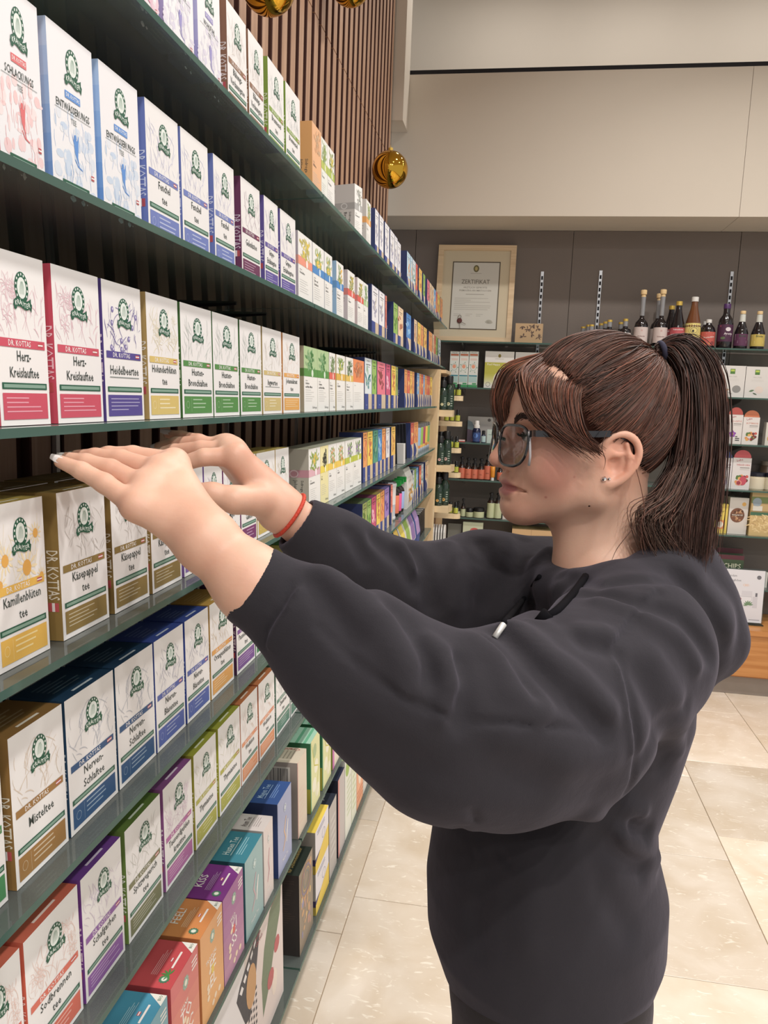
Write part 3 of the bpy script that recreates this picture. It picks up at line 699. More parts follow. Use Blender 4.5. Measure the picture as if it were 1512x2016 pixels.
SHORT = {'entschlack': 'red figure', 'entwaess': 'blue figure', 'lavslim': 'lavender', 'pinkslim': 'pink edged', 's_fenchel': 'salmon band', 's_blue': 'blue band', 's_blue2': 'pale blue sided', 's_red': 'red band', 's_leaf': 'pale green', 's_green': 'green topped', 's_white': 'coral band', 's_yellow': 'mustard band', 's_pine': 'gold band', 's_orange': 'orange seed', 's_apricot': 'apricot', 's_lime': 'lime patch', 's_lime2': 'lime band', 's_brenn': 'grey turned', 's_erk': 'orange band', 's_johann': 'rose band', 's_gold': 'golden band', 's_goldbag': 'pale yellow', 's_thistle': 'purple blossom', 's_herb': 'herb', 'johannis': 'amber bar'}
def short(key):
    if key is None: return None
    if key[:2] in ('n_', 'w_'): return CN[key[2:]]
    return SHORT.get(key) or TEA[key].split()[1]
def label_for(key, lv, extra=''):
    sh = f'{ORD[lv]} shelf'
    if key[:2] in ('n_', 'w_'): return f'navy tea box, {CN[key[2:]]} front, {"wavy" if key[0] == "w" else "square"} kraft foot, {sh}{extra}'
    b = TEA[key].split(); n = 16 - len((sh + extra).split())
    if len(b) > n: b = b[:n]
    while b[-1] in ('and', 'with', 'the', 'in', 'of', 'pale', 'dark', 'pink', 'its', 'plain', 'blue', 'yellow', 'green', 'purple', 'khaki'): b = b[:-1]
    return ' '.join(b) + f', {sh}{extra}'
LAST = {}
def row(lv, items, h=None, xf=None, second=(), zc=.0):
    """items: (design, photo column of the front's near edge, of its far edge[, height])"""
    z = LEVEL[lv]; X = xf if xf is not None else XF; keys = [it[0] for it in items]
    ys = [(y_on_line(it[1], X, z + zc), y_on_line(it[2], X, z + zc)) for it in items]
    ymax = max(b for a, b in ys); lim = 4.40 if lv < 3 else 4.05
    fix = lambda y: y if ymax <= lim or y < 3.2 else 3.2 + (y - 3.2)*(lim - 3.2)/(ymax - 3.2)
    for n, it in enumerate(items):
        key = it[0]; hh = it[3] if len(it) > 3 else h; ya, yb = fix(ys[n][0]), fix(ys[n][1])
        a_, b_ = (keys[n-1] if n else LAST.get(lv)), (keys[n+1] if n+1 < len(keys) else None); extra = ''
        if keys.count(key) > 1:
            if a_ and b_ and a_ != key and b_ != key: extra = f', {short(a_)} and {short(b_)} beside'
            elif a_ and a_ != key: extra = f', beside the {short(a_)} box'
            elif b_ and b_ != key: extra = f', beside the {short(b_)} box'
        if len(label_for(key, lv, extra).split()) > 16: extra = f', beside {short(b_ if b_ and b_ != key else a_)}'
        o = place(key, 'tea_box', label_for(key, lv, extra), 'box', (X, ya + .0006, z + .0006 + (X - XF)*math.tan(LEAN)), yb - ya - .0012, 0, hh)
        if key in second:
            d = DES[key][2][2]
            o2 = place(key, 'tea_box', f'spare {TEA[key].split()[1]} tea box in the back row, {ORD[lv]} shelf{extra}', 'box', (X - d - .004, ya + .0006, z + .0006 + (X - XF - d - .004)*math.tan(LEAN)), yb - ya - .0012, 0, hh, kids=False)
            link('top_print', DES[key][1][-1][1], o2)
        yield o
    LAST[lv] = keys[-1]
def rows(*a, **k): return list(row(*a, **k))
r1 = rows(1, [('pinkslim', 262, 314), ('lavslim', 324, 384), ('lavslim', 392, 437), ('blaeh', 450, 488.5), ('blaeh', 492, 521.6), ('brenn', 530, 561), ('brenn', 564.5, 592.7),
         ('s_apricot', 616, 634, .14), ('s_lime', 634, 646, .135), ('s_lime2', 646, 660, .135), ('s_erk', 722, 731, .132)], zc=.04)
y_ = y_on_line(700.7, XF, LEVEL[1] + .04)
place('s_brenn', 'tea_box', label_for('s_brenn', 1), 'box', (XF - .002, y_, LEVEL[1] + .002), .05, math.radians(-11), .132)
W = lambda lv, lst, zc=.06: rows(lv, lst, zc=zc)
W(1, [('n_wt', 739.6, 747, .14), ('n_wt', 748, 756.5, .14), ('n_wt', 758.6, 767.6, .14), ('n_wt', 769, 777.7, .14), ('n_wt', 778, 783.5, .14), ('n_wt', 783.5, 790, .135),
      ('w_sp', 802, 808.4), ('w_sp', 808.7, 813), ('w_te', 813.3, 819), ('n_rd', 819.3, 823), ('w_am', 825.3, 831.6), ('w_gr', 833.8, 838), ('w_pk', 841.7, 846.5), ('w_sd', 846.7, 850.7), ('w_sd', 851, 855), ('w_lb', 855, 859), ('n_rd', 859, 862), ('w_ye', 862, 867), ('n_or', 867.6, 872.4)])
rows(2, [('entschlack', 2, 90.8), ('entwaess', 105.6, 193.5), ('entwaess', 205, 280), ('fenchel', 293, 357), ('fenchel', 361, 414), ('fenchel', 424, 464), ('gelenk', 476.7, 514), ('grippe', 521.7, 549), ('grippe', 553, 583)])
W(2, [('s_fenchel', 589, 616.7), ('s_blue', 617.7, 640), ('s_blue', 641, 656), ('s_blue2', 664, 678), ('s_red', 686, 700), ('s_red', 705, 717), ('s_leaf', 717, 726),
      ('n_wt', 733, 746.7), ('n_wt', 747, 758.6), ('n_sa', 759.5, 762.5), ('n_gr', 775.4, 784), ('n_sd', 784.4, 795), ('w_bl', 800.6, 810), ('w_sd', 816, 822), ('w_ye', 823, 829.6), ('w_or', 829.6, 835), ('w_am', 835.6, 842), ('w_or', 846, 853), ('w_sd', 853.4, 857), ('w_rd', 857, 860), ('w_gr', 860, 864), ('w_te', 865, 870)])
rows(3, [('herz', 2, 101), ('herz', 114.6, 205), ('heidel', 210, 285), ('holunder', 294.6, 356), ('husten', 360, 420.5), ('husten', 422, 472), ('husten', 474.5, 516), ('ingwer', 518.4, 555.4), ('johannis', 558, 591)])
W(3, [('s_green', 600, 626.7), ('s_green', 626.7, 649), ('s_white', 650, 661.6), ('s_yellow', 663.7, 680.6), ('s_pine', 682.3, 696.5), ('s_orange', 696.5, 717.7),
      ('n_te', 718.7, 733), ('n_gr', 733, 742.4), ('n_pk', 743, 760), ('n_mg', 760.6, 769.5), ('n_ye', 771, 780), ('n_ol', 780, 784),
      ('w_or', 796.6, 802.3), ('w_rd', 802.3, 807.6), ('w_am', 807.6, 813), ('w_or', 813, 818.6), ('w_lb', 825, 831), ('w_or', 831, 835.8), ('w_rd', 835.8, 840.5), ('w_lb', 840.5, 844), ('w_or', 844, 849), ('w_rd', 849, 853), ('w_rd', 853, 856.3), ('w_ye', 856.3, 861.6)], .05)
rows(4, [('kamille', -2, 99.7), ('kaese', 125, 215.8), ('kaese', 226, 294.6), ('kaese', 300.6, 358.6), ('lavendel', 363, 404), ('lavendel', 406, 441), ('magen', 443, 474), ('magen', 476, 506)], second=('kaese', 'kamille', 'lavendel', 'magen'))
W(4, [('lind', 509, 545), ('lind', 546, 572), ('s_johann', 610.4, 633), ('s_goldbag', 633, 649), ('s_gold', 649, 665), ('s_gold', 665, 681), ('s_thistle', 681.7, 697.6), ('s_thistle', 697.6, 713.4),
      ('n_or', 716.6, 725), ('n_ye', 725, 735.7), ('n_tl', 736, 746), ('n_bl', 746, 753.7), ('n_or', 753.7, 761), ('n_wt', 761.5, 769), ('n_am', 771.6, 780), ('w_rd', 809.7, 816), ('w_or', 816, 824.6)], .09)
rows(5, [('salbei', -60, 17), ('mistel', 33, 136), ('nerven', 140, 233), ('nerven', 235.5, 308), ('niere', 310, 366), ('niere', 369, 414.4), ('orange', 416.7, 461), ('passion', 466.7, 502.8), ('salbei', 504, 536), ('salbei', 537, 565), ('kamille', 566, 590), ('husten', 591, 612), ('ingwer', 613, 632), ('thymian', 633, 650), ('lind', 651, 666)], second=('mistel', 'nerven', 'niere', 'orange', 'passion'))
W(5, [('s_herb', 674, 690, .10), ('s_herb', 690, 706.7, .10), ('n_ol', 714.6, 724), ('n_gr', 724, 732), ('n_mg', 732.4, 741.6), ('n_ye', 742, 750), ('n_or', 750, 757.8), ('n_pu', 758, 767), ('n_sa', 770, 774), ('w_te', 816, 820), ('w_gr', 820, 824), ('w_lb', 824, 829), ('w_rd', 831, 836), ('w_te', 836, 841), ('w_sd', 845, 852)], .06)
rows(6, [('sod', -40, 56), ('sod', 62, 165), ('schaf', 170, 247), ('spitz', 254, 322), ('tausend', 327, 382), ('thymian', 386, 429), ('thymian', 433, 475), ('weiss', 476, 509), ('weiss', 511, 541.7), ('zinn', 544.4, 571), ('zinn', 572, 594)])
W(6, [('n_or', 606, 618), ('n_gr', 618.5, 630), ('n_pu', 632, 643), ('n_ye', 644, 654), ('n_rd', 655, 664), ('n_lb', 665, 674), ('n_am', 676, 684), ('n_te', 685, 693), ('n_sd', 696, 703), ('n_mg', 704, 711), ('n_ol', 712, 719), ('n_bl', 721, 728), ('n_pk', 729, 736), ('n_sa', 738, 744), ('n_tl', 745, 751)], .06)
# ================================================================== SEVENTH AND LOWEST SHELF: BIGGER CARTONS
def carton(key, dims, front, side, top, prints=None, name='tea_box', paper=None, parts=()):
    w, h, d = dims
    mb = MB(); mb.box(-d, 0, 0, 0, w, h, cols={'f': lin(front), 'n': lin(side), 'k': lin(side), 'u': lin(top), 'd': lin(side), 'b': lin(side)})
    kids = []
    for face, fn in (prints or {}).items():
        p = Print(); fn(p, w, h, d); kids.append((f'{face}_print', p.mesh(f'{face}_print', face, dims, LABEL)))
    DES[key] = (mb.mesh(name, CARTON), kids, dims)
def sun(p, u, v, s, col='#3f7a5a', inner='#e8ead8'):
    p.poly([(u + (s if k % 2 else s*.74)*math.cos(k*math.pi/12), v + (s if k % 2 else s*.74)*math.sin(k*math.pi/12)) for k in range(24)], col, 3)
    p.disc(u, v, s*.55, s*.55, inner, 4, 12); p.ring(u, v, s*.55, s*.55, s*.12, '#88a890', 5, 12)
def hemp(key, col, low, word1, word2, toptext, extra=None, fruit='#e0503a'):
    dims = (.092, .149, .075)
    def fr(p, w, h, d):
        for i in range(6): p.rect(0, h*i/6, w, h*(i+1)/6, mixc(low, mixc(col, '#f0d8c8', .35), i/5), 1)
        sun(p, .52*w, .82*h, .12*w, '#9ab8a8')
        p.text(word1, .45*w, .60*h, .045*h, '#f2eee6', 3, maxw=.6*w)
        for i, t in enumerate(word2): p.text(t, .5*w, (.46 - .17*i)*h, .13*h, '#f4f0ea', 3, maxw=.85*w)
        rng = random.Random(len(key)*5)
        for _ in range(9): p.disc(rng.uniform(.2, .85)*w, rng.uniform(.08, .5)*h, .06*w, .05*w, fruit if rng.random() < .5 else '#f0d8b8', 4, 9)
        p.lines(.75*w, .80*h, .95*w, .92*h, 3, '#f0e8e0', 3)
    def tp(p, w, h, d):
        p.rect(.01*w, .01*d, .99*w, .99*d, col, 0); sun(p, .18*w, .22*d, .09*w)
        p.text(toptext, .30*w, .62*d, .18*d, '#efe9e0', 2, 'l', maxw=.42*w) if toptext else None
        p.lines(.25*w, .38*d, .92*w, .52*d, 4, mixc(col, '#ffffff', .6), 2, random.Random(3), .3)
        p.lines(.2*w, .80*d, .92*w, .95*d, 3, mixc(col, '#ffffff', .5), 2, random.Random(4), .3)
        p.rect(.42*w, .18*d, .78*w, .22*d, '#f0e8e0', 2); flag(p, .55*w, .26*d, .08*w, .06*d)
        p.poly([(w, 0), (w, .32*d), (.78*w, 0)], '#eeeae0', 2); p.text('BIO', .93*w, .06*d, .06*d, '#2f6a44', 3)
        if extra: extra(p, w, h, d)
    carton(key, dims, col, mixc(col, '#301020', .15), col, {'front': fr, 'top': tp})
def cannabis(p, w, h, d):
    for k in range(7): p.leaf(.28*w, .18*d, math.radians(-20 + 36*k), .13*w, .03*w, '#3f8a3a', 4)
hemp('h_cyan', '#2f8fae', '#9fb8b4', 'HANF', ['REL', 'AX'], ''); hemp('h_red', '#c4222c', '#e89a6a', 'HANF', ['TO', 'NIC'], '', cannabis); hemp('h_orange', '#d8801e', '#e8a85c', 'TROPICAL', ['FE', 'EL'], 'FEEL!', None, '#e8c83a'); hemp('h_purple', '#7d2184', '#c088a8', 'WILD', ['KI', 'SS'], 'KISS', None, '#d84a3a')
def magic(key, col, front, name, ink, deco, side):
    dims = (.092, .149, .075)
    def fr(p, w, h, d):
        sun(p, .52*w, .80*h, .11*w, mixc(front, '#ffffff', .35), mixc(front, '#ffffff', .6))
        p.stroke([(.35*w, .25*h), (.55*w, .38*h), (.45*w, .5*h), (.6*w, .66*h)], .006, deco, 2); p.stroke([(.6*w, .3*h), (.65*w, .45*h), (.72*w, .58*h)], .006, '#f2ece6', 3)
        p.text(name, .5*w, .12*h, .04*h, '#e8e8e8', 3, maxw=.7*w)
    def tp(p, w, h, d):
        p.text(name, .5*w, .48*d, .17*d, ink, 2, maxw=.6*w); p.rect(.2*w, .42*d, .8*w, .435*d, ink, 2)
        p.lines(.25*w, .15*d, .85*w, .32*d, 3, mixc(col, ink, .6), 2, random.Random(2), .3)
    carton(key, dims, front, side, col, {'front': fr, 'top': tp})
magic('m_teal', '#2a7f90', '#8fb2b4', 'Husten Tee', '#d5e6e4', '#c8a8b0', '#2f6b74'); magic('m_white', '#cfc5c0', '#d8ccc8', 'Atem Tee', '#6d5f5e', '#c88a94', '#bdb3ae'); magic('m_blue', '#1c4f96', '#9ba4c8', 'Magen Tee', '#a8c8ec', '#e0b48a', '#1d3a74')
def cb_side(p, w, h, d):
    rng = random.Random(8)
    for k in range(22): p.rect(.30*d + .022*d*k, .72*h, .30*d + .022*d*k + rng.choice([.006, .010, .015])*d, .92*h, '#1f1d20', 2)
    p.rect(.28*d, .70*h, .82*d, .94*h, '#d8d2c8', 1)
def cb_top(p, w, h, d):
    p.text('Cranberry', .94*w, .5*d, .13*d, '#a84038', 2, 'c', math.pi/2, maxw=.8*d); p.lines(.25*w, .15*d, .8*w, .7*d, 6, '#a49784', 2, random.Random(5), .35)
carton('cranberry', (.075, .175, .09), '#d8c8b4', '#a89c92', '#cfc2ac', {'side': cb_side, 'top': cb_top, 'front': lambda p, w, h, d: (p.rect(0, 0, .06*w, h, '#cf9a92', 1), p.lines(.2*w, .1*h, .8*w, .6*h, 7, '#dcc0b0', 1, random.Random(3), .2))})
def green_front(p, w, h, d):
    p.rect(0, 0, .08*w, h, '#2f8a5a', 1); p.rect(.08*w, 0, w, h, '#dcdca0', 1)
    for u, v in ((.45, .8), (.6, .55), (.4, .32), (.7, .18)): p.disc(u*w, v*h, .2*w, .1*h, '#a8bc88' if v > .6 else '#ece8d0', 2, 14)
    p.stroke([(.15*w, .95*h), (.4*w, .6*h), (.85*w, .5*h), (.6*w, .1*h)], .004, '#c8c23a', 3)
def green_top(p, w, h, d):
    for k in range(4): p.rect(0, (.12 + .22*k)*d, w, (.20 + .22*k)*d, '#5cae86', 1)
    for u, v in ((.3, .62), (.5, .7), (.62, .58), (.75, .66)): p.disc(u*w, v*d, .04*w, .03*d, '#23302a', 2, 7)
carton('greenbox', (.080, .165, .085), '#dcdca0', '#2f7a4e', '#9fd0b6', {'front': green_front, 'top': green_top, 'side': lambda p, w, h, d: p.rect(0, 0, d, .35*h, '#a8a41e', 1)})
carton('mixbox', (.080, .15, .085), '#e6d8c4', '#9aa02a', '#c8c860', {'front': lambda p, w, h, d: (p.rect(0, 0, .2*w, h, '#c868b0', 1), p.rect(.5*w, .2*h, w, .8*h, '#e8e0b0', 1))})
# lowest shelf
def sw_front(p, w, h, d):
    rng = random.Random(4)
    for k in range(26): p.disc(rng.uniform(.15, .9)*w, rng.uniform(.15, .92)*h, rng.uniform(.03, .10)*w, rng.uniform(.02, .06)*h, rng.choice(['#c89a6a', '#8a86a8', '#b88a7a', '#d8b46a', '#9a8a78']), 2, 9)
    for k in range(4): p.ring(.5*w, .78*h, (.4 - .07*k)*w, (.2 - .035*k)*h, .02*w, ['#c8884a', '#8a7ab0', '#c8a46a', '#7a8a90'][k], 3)
def sw_side(p, w, h, d):
    p.lines(.12*d, .3*h, .88*d, .93*h, 22, '#453a34', 1, random.Random(2), .4); p.ring(.3*d, .12*h, .16*d, .16*d, .05*d, '#7a5f38', 2, 12)
def sw_top(p, w, h, d):
    p.text('SCHWEDENKRÄUTER', .5*w, .48*d, .12*d, '#c9b48a', 2, maxw=.92*w); p.text('für Schwedenbitter', .5*w, .26*d, .11*d, '#b89a4e', 2, maxw=.85*w)
carton('schweden', (.105, .200, .085), '#8f7f6c', '#37302e', '#263029', {'front': sw_front, 'side': sw_side, 'top': sw_top})
def ye_front(p, w, h, d):
    p.rect(0, 0, w, .25*h, '#e3c21a', 1); p.rect(0, .25*h, .4*w, .36*h, '#3a3270', 2); p.poly([(0, .25*h), (w, .55*h), (w, .2*h)], '#e3c21a', 2); p.ring(.6*w, .6*h, .12*w, .12*w, .01*w, '#8a8ab0', 3, 12); p.lines(.15*w, .8*h, .7*w, .92*h, 2, '#9a9ab4', 2)
def ye_top(p, w, h, d):
    p.disc(.62*w, .8*d, .2*w, .26*d, '#f0ecd8', 2, 18); p.disc(.62*w, .8*d, .185*w, .24*d, '#2c2a33', 3, 18); p.rect(.08*w, .42*d, .22*w, .56*d, '#3a2d26', 2); p.text('BIO', .15*w, .45*d, .06*d, '#d8b0a0', 3)
carton('yellow_stack', (.105, .108, .085), '#e0dce2', '#b8a028', '#f0cf12', {'front': ye_front, 'top': ye_top, 'side': lambda p, w, h, d: (p.rect(0, .35*h, d, h, '#aaa49c', 1), p.rect(0, .2*h, d, .35*h, '#3a3060', 2))})
carton('grey_navy', (.070, .205, .09), '#b4aeaa', '#3a3a44', '#2c3240', {'top': lambda p, w, h, d: (p.text('Bio plus', .5*w, .3*d, .12*d, '#d8d8dc', 2, maxw=.8*w), p.lines(.2*w, .5*d, .9*w, .9*d, 5, '#8a8e98', 2, random.Random(1), .35)), 'front': lambda p, w, h, d: p.lines(.2*w, .2*h, .8*w, .8*h, 6, '#c8c4c0', 1)})
carton('navy_red', (.070, .225, .09), '#bdb4b2', '#28293a', '#262c44', {'top': lambda p, w, h, d: (p.text('Semarin', .93*w, .5*d, .14*d, '#d4504e', 2, 'c', math.pi/2, maxw=.7*d), p.lines(.1*w, .2*d, .7*w, .8*d, 7, '#8a90a4', 2, random.Random(6), .3)), 'front': lambda p, w, h, d: p.rect(0, 0, .2*w, h, '#d88a84', 1)})
carton('white_leaf', (.08, .245, .09), '#dfe0d4', '#c8ccc4', '#e4e4e2', {'front': lambda p, w, h, d: (p.disc(.4*w, .85*h, .3*w, .1*h, '#9ab84e', 2), p.lines(.3*w, .2*h, .9*w, .7*h, 7, '#c8d0b0', 1)), 'top': lambda p, w, h, d: p.rect(0, 0, w, .3*d, '#c8d89a', 1)})
carton('green_leaf', (.075, .255, .09), '#dde0cc', '#a8b080', '#b4bc98', {'front': lambda p, w, h, d: (p.rect(0, .9*h, w, h, '#8fb83a', 1), p.lines(.2*w, .1*h, .8*w, .8*h, 9, '#c4cfa4', 1)), 'top': lambda p, w, h, d: (p.text('Salbei', .8*w, .5*d, .13*d, '#38422e', 2, 'c', math.pi/2, maxw=.7*d), p.rect(0, .0, w, .25*d, '#8fb83a', 1))})
carton('orange_box', (.085, .245, .09), '#e8a070', '#b85a28', '#e0651c', {'front': lambda p, w, h, d: (p.disc(.5*w, .5*h, .3*w, .25*h, '#ecd8c0', 2), p.lines(.1*w, .05*h, .9*w, .2*h, 3, '#c86a3a', 1)), 'top': lambda p, w, h, d: (p.poly([(0, 0), (.3*w, 0), (.2*w, .6*d), (0, .8*d)], '#2a1c16', 1), p.text('Hanf', .6*w, .35*d, .25*d, '#f4e4d4', 2, maxw=.6*w))})
carton('pale_box', (.08, .22, .09), '#d8d2c8', '#c0b8ac', '#d0cabe', {'front': lambda p, w, h, d: p.lines(.1*w, .1*h, .9*w, .9*h, 9, '#b8b0a4', 1)})
BIG = {'h_cyan': 'cyan topped hemp tea carton', 'h_red': 'red hemp tea carton with green leaf on top', 'h_orange': 'orange fruit tea carton with white lettering', 'h_purple': 'purple berry tea carton with white lettering', 'm_teal': 'teal topped herbal tea carton', 'm_white': 'pale grey herbal tea carton', 'm_blue': 'royal blue topped herbal tea carton', 'cranberry': 'beige cranberry tea carton with barcode side',
       'greenbox': 'green carton with mint striped top', 'mixbox': 'cream carton with pink edge', 'schweden': 'dark brown bitter herbs carton with green top', 'grey_navy': 'grey carton with dark top', 'navy_red': 'navy topped carton with red lettering', 'white_leaf': 'white carton with green leaf spot', 'green_leaf': 'pale green carton with lime stripe', 'orange_box': 'bright orange carton', 'pale_box': 'plain pale beige carton'}
def big_row(lv, items, X):
    z = LEVEL[lv]
    for n, (key, a, b, zc, h) in enumerate(items):
        ks = [q[0] for q in items]; nb = [ks[i] for i in (n-1, n+1) if 0 <= i < len(ks) and ks[i] != key]
        near = f' beside the {BIG[nb[0]].split(" carton")[0]} one' if ks.count(key) > 1 and nb else ''
        ya = y_on_line(a, X, z + zc); yb = y_on_line(b, X, z + zc)
        place(key, 'carton', f'{BIG[key]} on the {ORD[lv]} shelf{near}', 'box', (X, ya + .001, z + .0006 + (X - XF)*math.tan(LEAN)), yb - ya - .002, 0, h)
T7 = .149
big_row(7, [('h_cyan', 275, 336.7, T7, T7), ('h_red', 342, 396, T7, T7), ('h_orange', 399.6, 443.4, T7, T7), ('h_purple', 443.6, 483.6, T7, T7), ('m_teal', 487, 521.8, T7, T7), ('m_white', 523.5, 542, T7, T7), ('m_blue', 551, 578, T7, .155), ('cranberry', 590, 608, T7, .172), ('greenbox', 615, 633.5, T7, .168), ('greenbox', 638, 655, T7, .165), ('mixbox', 658, 675, T7, .13), ('mixbox', 676, 690, T7, .12)], -.402)
big_row(8, [('schweden', 590.6, 617, .02, .197), ('grey_navy', 649.5, 664, .05, .2), ('navy_red', 667, 680, .05, .225), ('white_leaf', 680.5, 693, .05, .24), ('green_leaf', 693.3, 703, .05, .25), ('orange_box', 703.4, 715.6, .05, .255), ('pale_box', 716, 723, .05, .23), ('pale_box', 723.4, 731, .05, .23), ('pale_box', 731.4, 738, .05, .23)], -.405)
# two yellow cartons on top of each other
X8 = -.405; z8 = LEVEL[8]
ya = y_on_line(623, X8, z8 + .05); yb = y_on_line(648.5, X8, z8 + .05)
place('yellow_stack', 'carton', 'lower of two stacked yellow and white cartons on the lowest glass shelf', 'box', (X8, ya, z8 + .0006), yb - ya, 0, .108)
place('yellow_stack', 'carton', 'upper of two stacked yellow and white cartons, dark round seal on top', 'box', (X8 - .108*math.sin(LEAN), ya, z8 + .1092), yb - ya, 0, .108)
# upright display carton with the garden drawing
def vit(p, w, h, d):
    p.rect(0, 0, w, h, '#e2dedf', 0); p.rect(.62*w, 0, w, h, '#dccdc8', 1)
    p.text('Vitamin', .70*w, .84*h, .035*h, '#9c3c4c', 3, 'l', maxw=.16*w); p.text('Garten', .72*w, .79*h, .035*h, '#9c3c4c', 3, 'l', maxw=.15*w)
    p.text('Garten', .87*w, .86*h, .035*h, '#9c3c4c', 3, 'l', maxw=.12*w)
    p.poly([(.55*w, .70*h), (.58*w, .76*h), (.75*w, .92*h), (.76*w, .86*h), (.72*w, .62*h), (.66*w, .40*h), (.62*w, .42*h)], '#3a3a44', 2)
    for k in range(5): p.poly([(.575*w + .032*w*k, .715*h + .032*h*k), (.595*w + .032*w*k, .735*h + .032*h*k), (.610*w + .028*w*k, .695*h + .035*h*k), (.592*w + .028*w*k, .675*h + .035*h*k)], '#e6e2e2', 3)
    p.disc(.675*w, .60*h, .045*w, .15*h, '#c48f52', 4, 16)
    for k in range(4):
        for j in range(6): p.rect((.645 + .022*k)*w, (.18 + .05*j + .025*k)*h, (.657 + .022*k)*w, (.205 + .05*j + .025*k)*h, '#33333c', 3)
    p.poly([(.78*w, .18*h), (.77*w, .45*h), (.80*w, .66*h), (.86*w, .85*h), (.99*w, .93*h), (.97*w, .7*h), (.90*w, .5*h), (.84*w, .3*h)], '#6f7f63', 2)
    p.disc(.86*w, .34*h, .035*w, .07*h, '#b84a50', 4, 10); p.disc(.93*w, .50*h, .03*w, .06*h, '#b84a50', 4, 10); p.disc(.9*w, .25*h, .028*w, .1*h, '#e6d6c8', 3, 10)
    p.stroke([(.20*w, .62*h), (.33*w, .42*h)], .006, '#2f2f36', 3)
    for k in range(3): p.text('Zeichnung', .42*w, (.32 - .08*k)*h, .05*h, '#4a4a50', 2, maxw=.28*w)
    p.text('CBD?', .75*w, .10*h, .07*h, '#b0a8a8', 2, maxw=.2*w) if False else None
carton('vitamin', (.62, .285, .05), '#e2dedf', '#d2c8c6', '#d8d0d0', {'front': vit})
place('vitamin', 'carton', 'big white display carton with red lettering and garden drawing', 'box', (-.412, y_on_line(562, -.412, z8 + .2) - .62, z8 + .0006), .62, 0, .285)
# row of slim boxes on the fourth and fifth shelf: leaning bags, tins, bottles
TIN = plain('tin_white', '#d6d6da', .3, .3); SILVER = plain('tin_silver', '#b9bcc0', .22, .9); PLASTIC_GREEN = plain('green_plastic', '#1f9a45', .35); CLEAR_LABEL = LABEL
def tin(loc, r, h, c1, c2, label):
    o = link('tea_tin', None, None, loc); tag(o, label, 'tin'); PLACED.setdefault(label, []).append(o)
    mb = MB(); mb.lathe([(r, 0, lin('#b9c4d4')), (r, h*.16, lin(c2)), (r, h*.26, lin(c1)), (r, h*.80, lin(c1)), (r, h*.86, lin('#c8c8cc')), (r*.97, h*.88)], 18, col=lin('#c8c8cc')); link('body', mb.mesh('body', LABEL, True), o)
    mb = MB(); mb.lathe([(r*1.02, h*.87), (r*1.02, h*.985), (r*.97, h)], 18); link('lid', mb.mesh('lid', SILVER), o)
tin_cols = [('#8fb0d4', '#d88a3a', 'blue'), ('#8fb84a', '#e0a83a', 'green'), ('#a83a5a', '#e0b04a', 'crimson'), ('#e2b92e', '#c87a2a', 'yellow'), ('#7fae5a', '#d8a04a', 'leaf green')]
for k, (c1, c2, n) in enumerate(tin_cols):
    z = LEVEL[4]; y0_ = y_on_line(826, XF, z + .08); ya = y0_ + (4.045 - y0_)*k/5; yb = y0_ + (4.045 - y0_)*(k+1)/5; r = min((yb-ya)/2*.96, .062)
    tin((XF - r, (ya+yb)/2, z + .0006 - r*math.tan(LEAN)), r, .135, c1, c2, f'round silver lidded tea tin with {n} sleeve on the fourth glass shelf')
z = LEVEL[4]
for k in range(4):   # leaning dark sample bags
    ya = y_on_line(785 + 6.2*k, XF, z + .06)
    mb = MB(); mb.box(-.10, 0, 0, 0, .006, .150, cols={'n': lin('#1c1d26'), 'f': lin('#2b2f45'), 'u': lin('#8a8c96'), 'k': lin('#26283a'), 'b': lin('#222222')}, col=lin('#222630'))
    o = link('tea_bag_sachet', mb.mesh('tea_bag_sachet', CARTON), None, (XF - .004, ya, z + .001)); o.rotation_euler = (math.radians(9 + 2*k), -LEAN, 0)
    tag(o, 'thin dark tea packet leaning on its neighbours on the fourth glass shelf', 'packet'); PLACED.setdefault(o['label'], []).append(o)
ya = y_on_line(786, XF, z + .03); mb = MB(); mb.box(-.07, 0, 0, 0, .05, .075, cols={'f': lin('#d8d6d4'), 'n': lin('#c8c6c4')}, col=lin('#cfcdcb'))
o = link('card_box', mb.mesh('card_box', CARTON), None, (XF + .018, ya - .006, z + .002)); o.rotation_euler = (0, -LEAN, 0); tag(o, 'small plain white card box before the dark packets', 'box')
z = LEVEL[5]
yc = y_on_line(780, XF, z + .06)
o = link('food_can', None, None, (XF - .045, yc, z + .0006)); tag(o, 'pale grey tall can with ribbed rim on the fifth glass shelf', 'can')
mb = MB(); mb.lathe([(.042, 0), (.044, .006), (.044, .012), (.042, .015, lin('#a9aeb8')), (.042, .06, lin('#d9d6d6')), (.042, .125), (.044, .13), (.044, .137), (.040, .14)], 22, col=lin('#c9c9cc')); link('body', mb.mesh('body', LABEL, True), o)
mb = MB(); mb.lathe([(.041, .139), (.041, .144), (.036, .146)], 22); link('lid', mb.mesh('lid', SILVER), o)
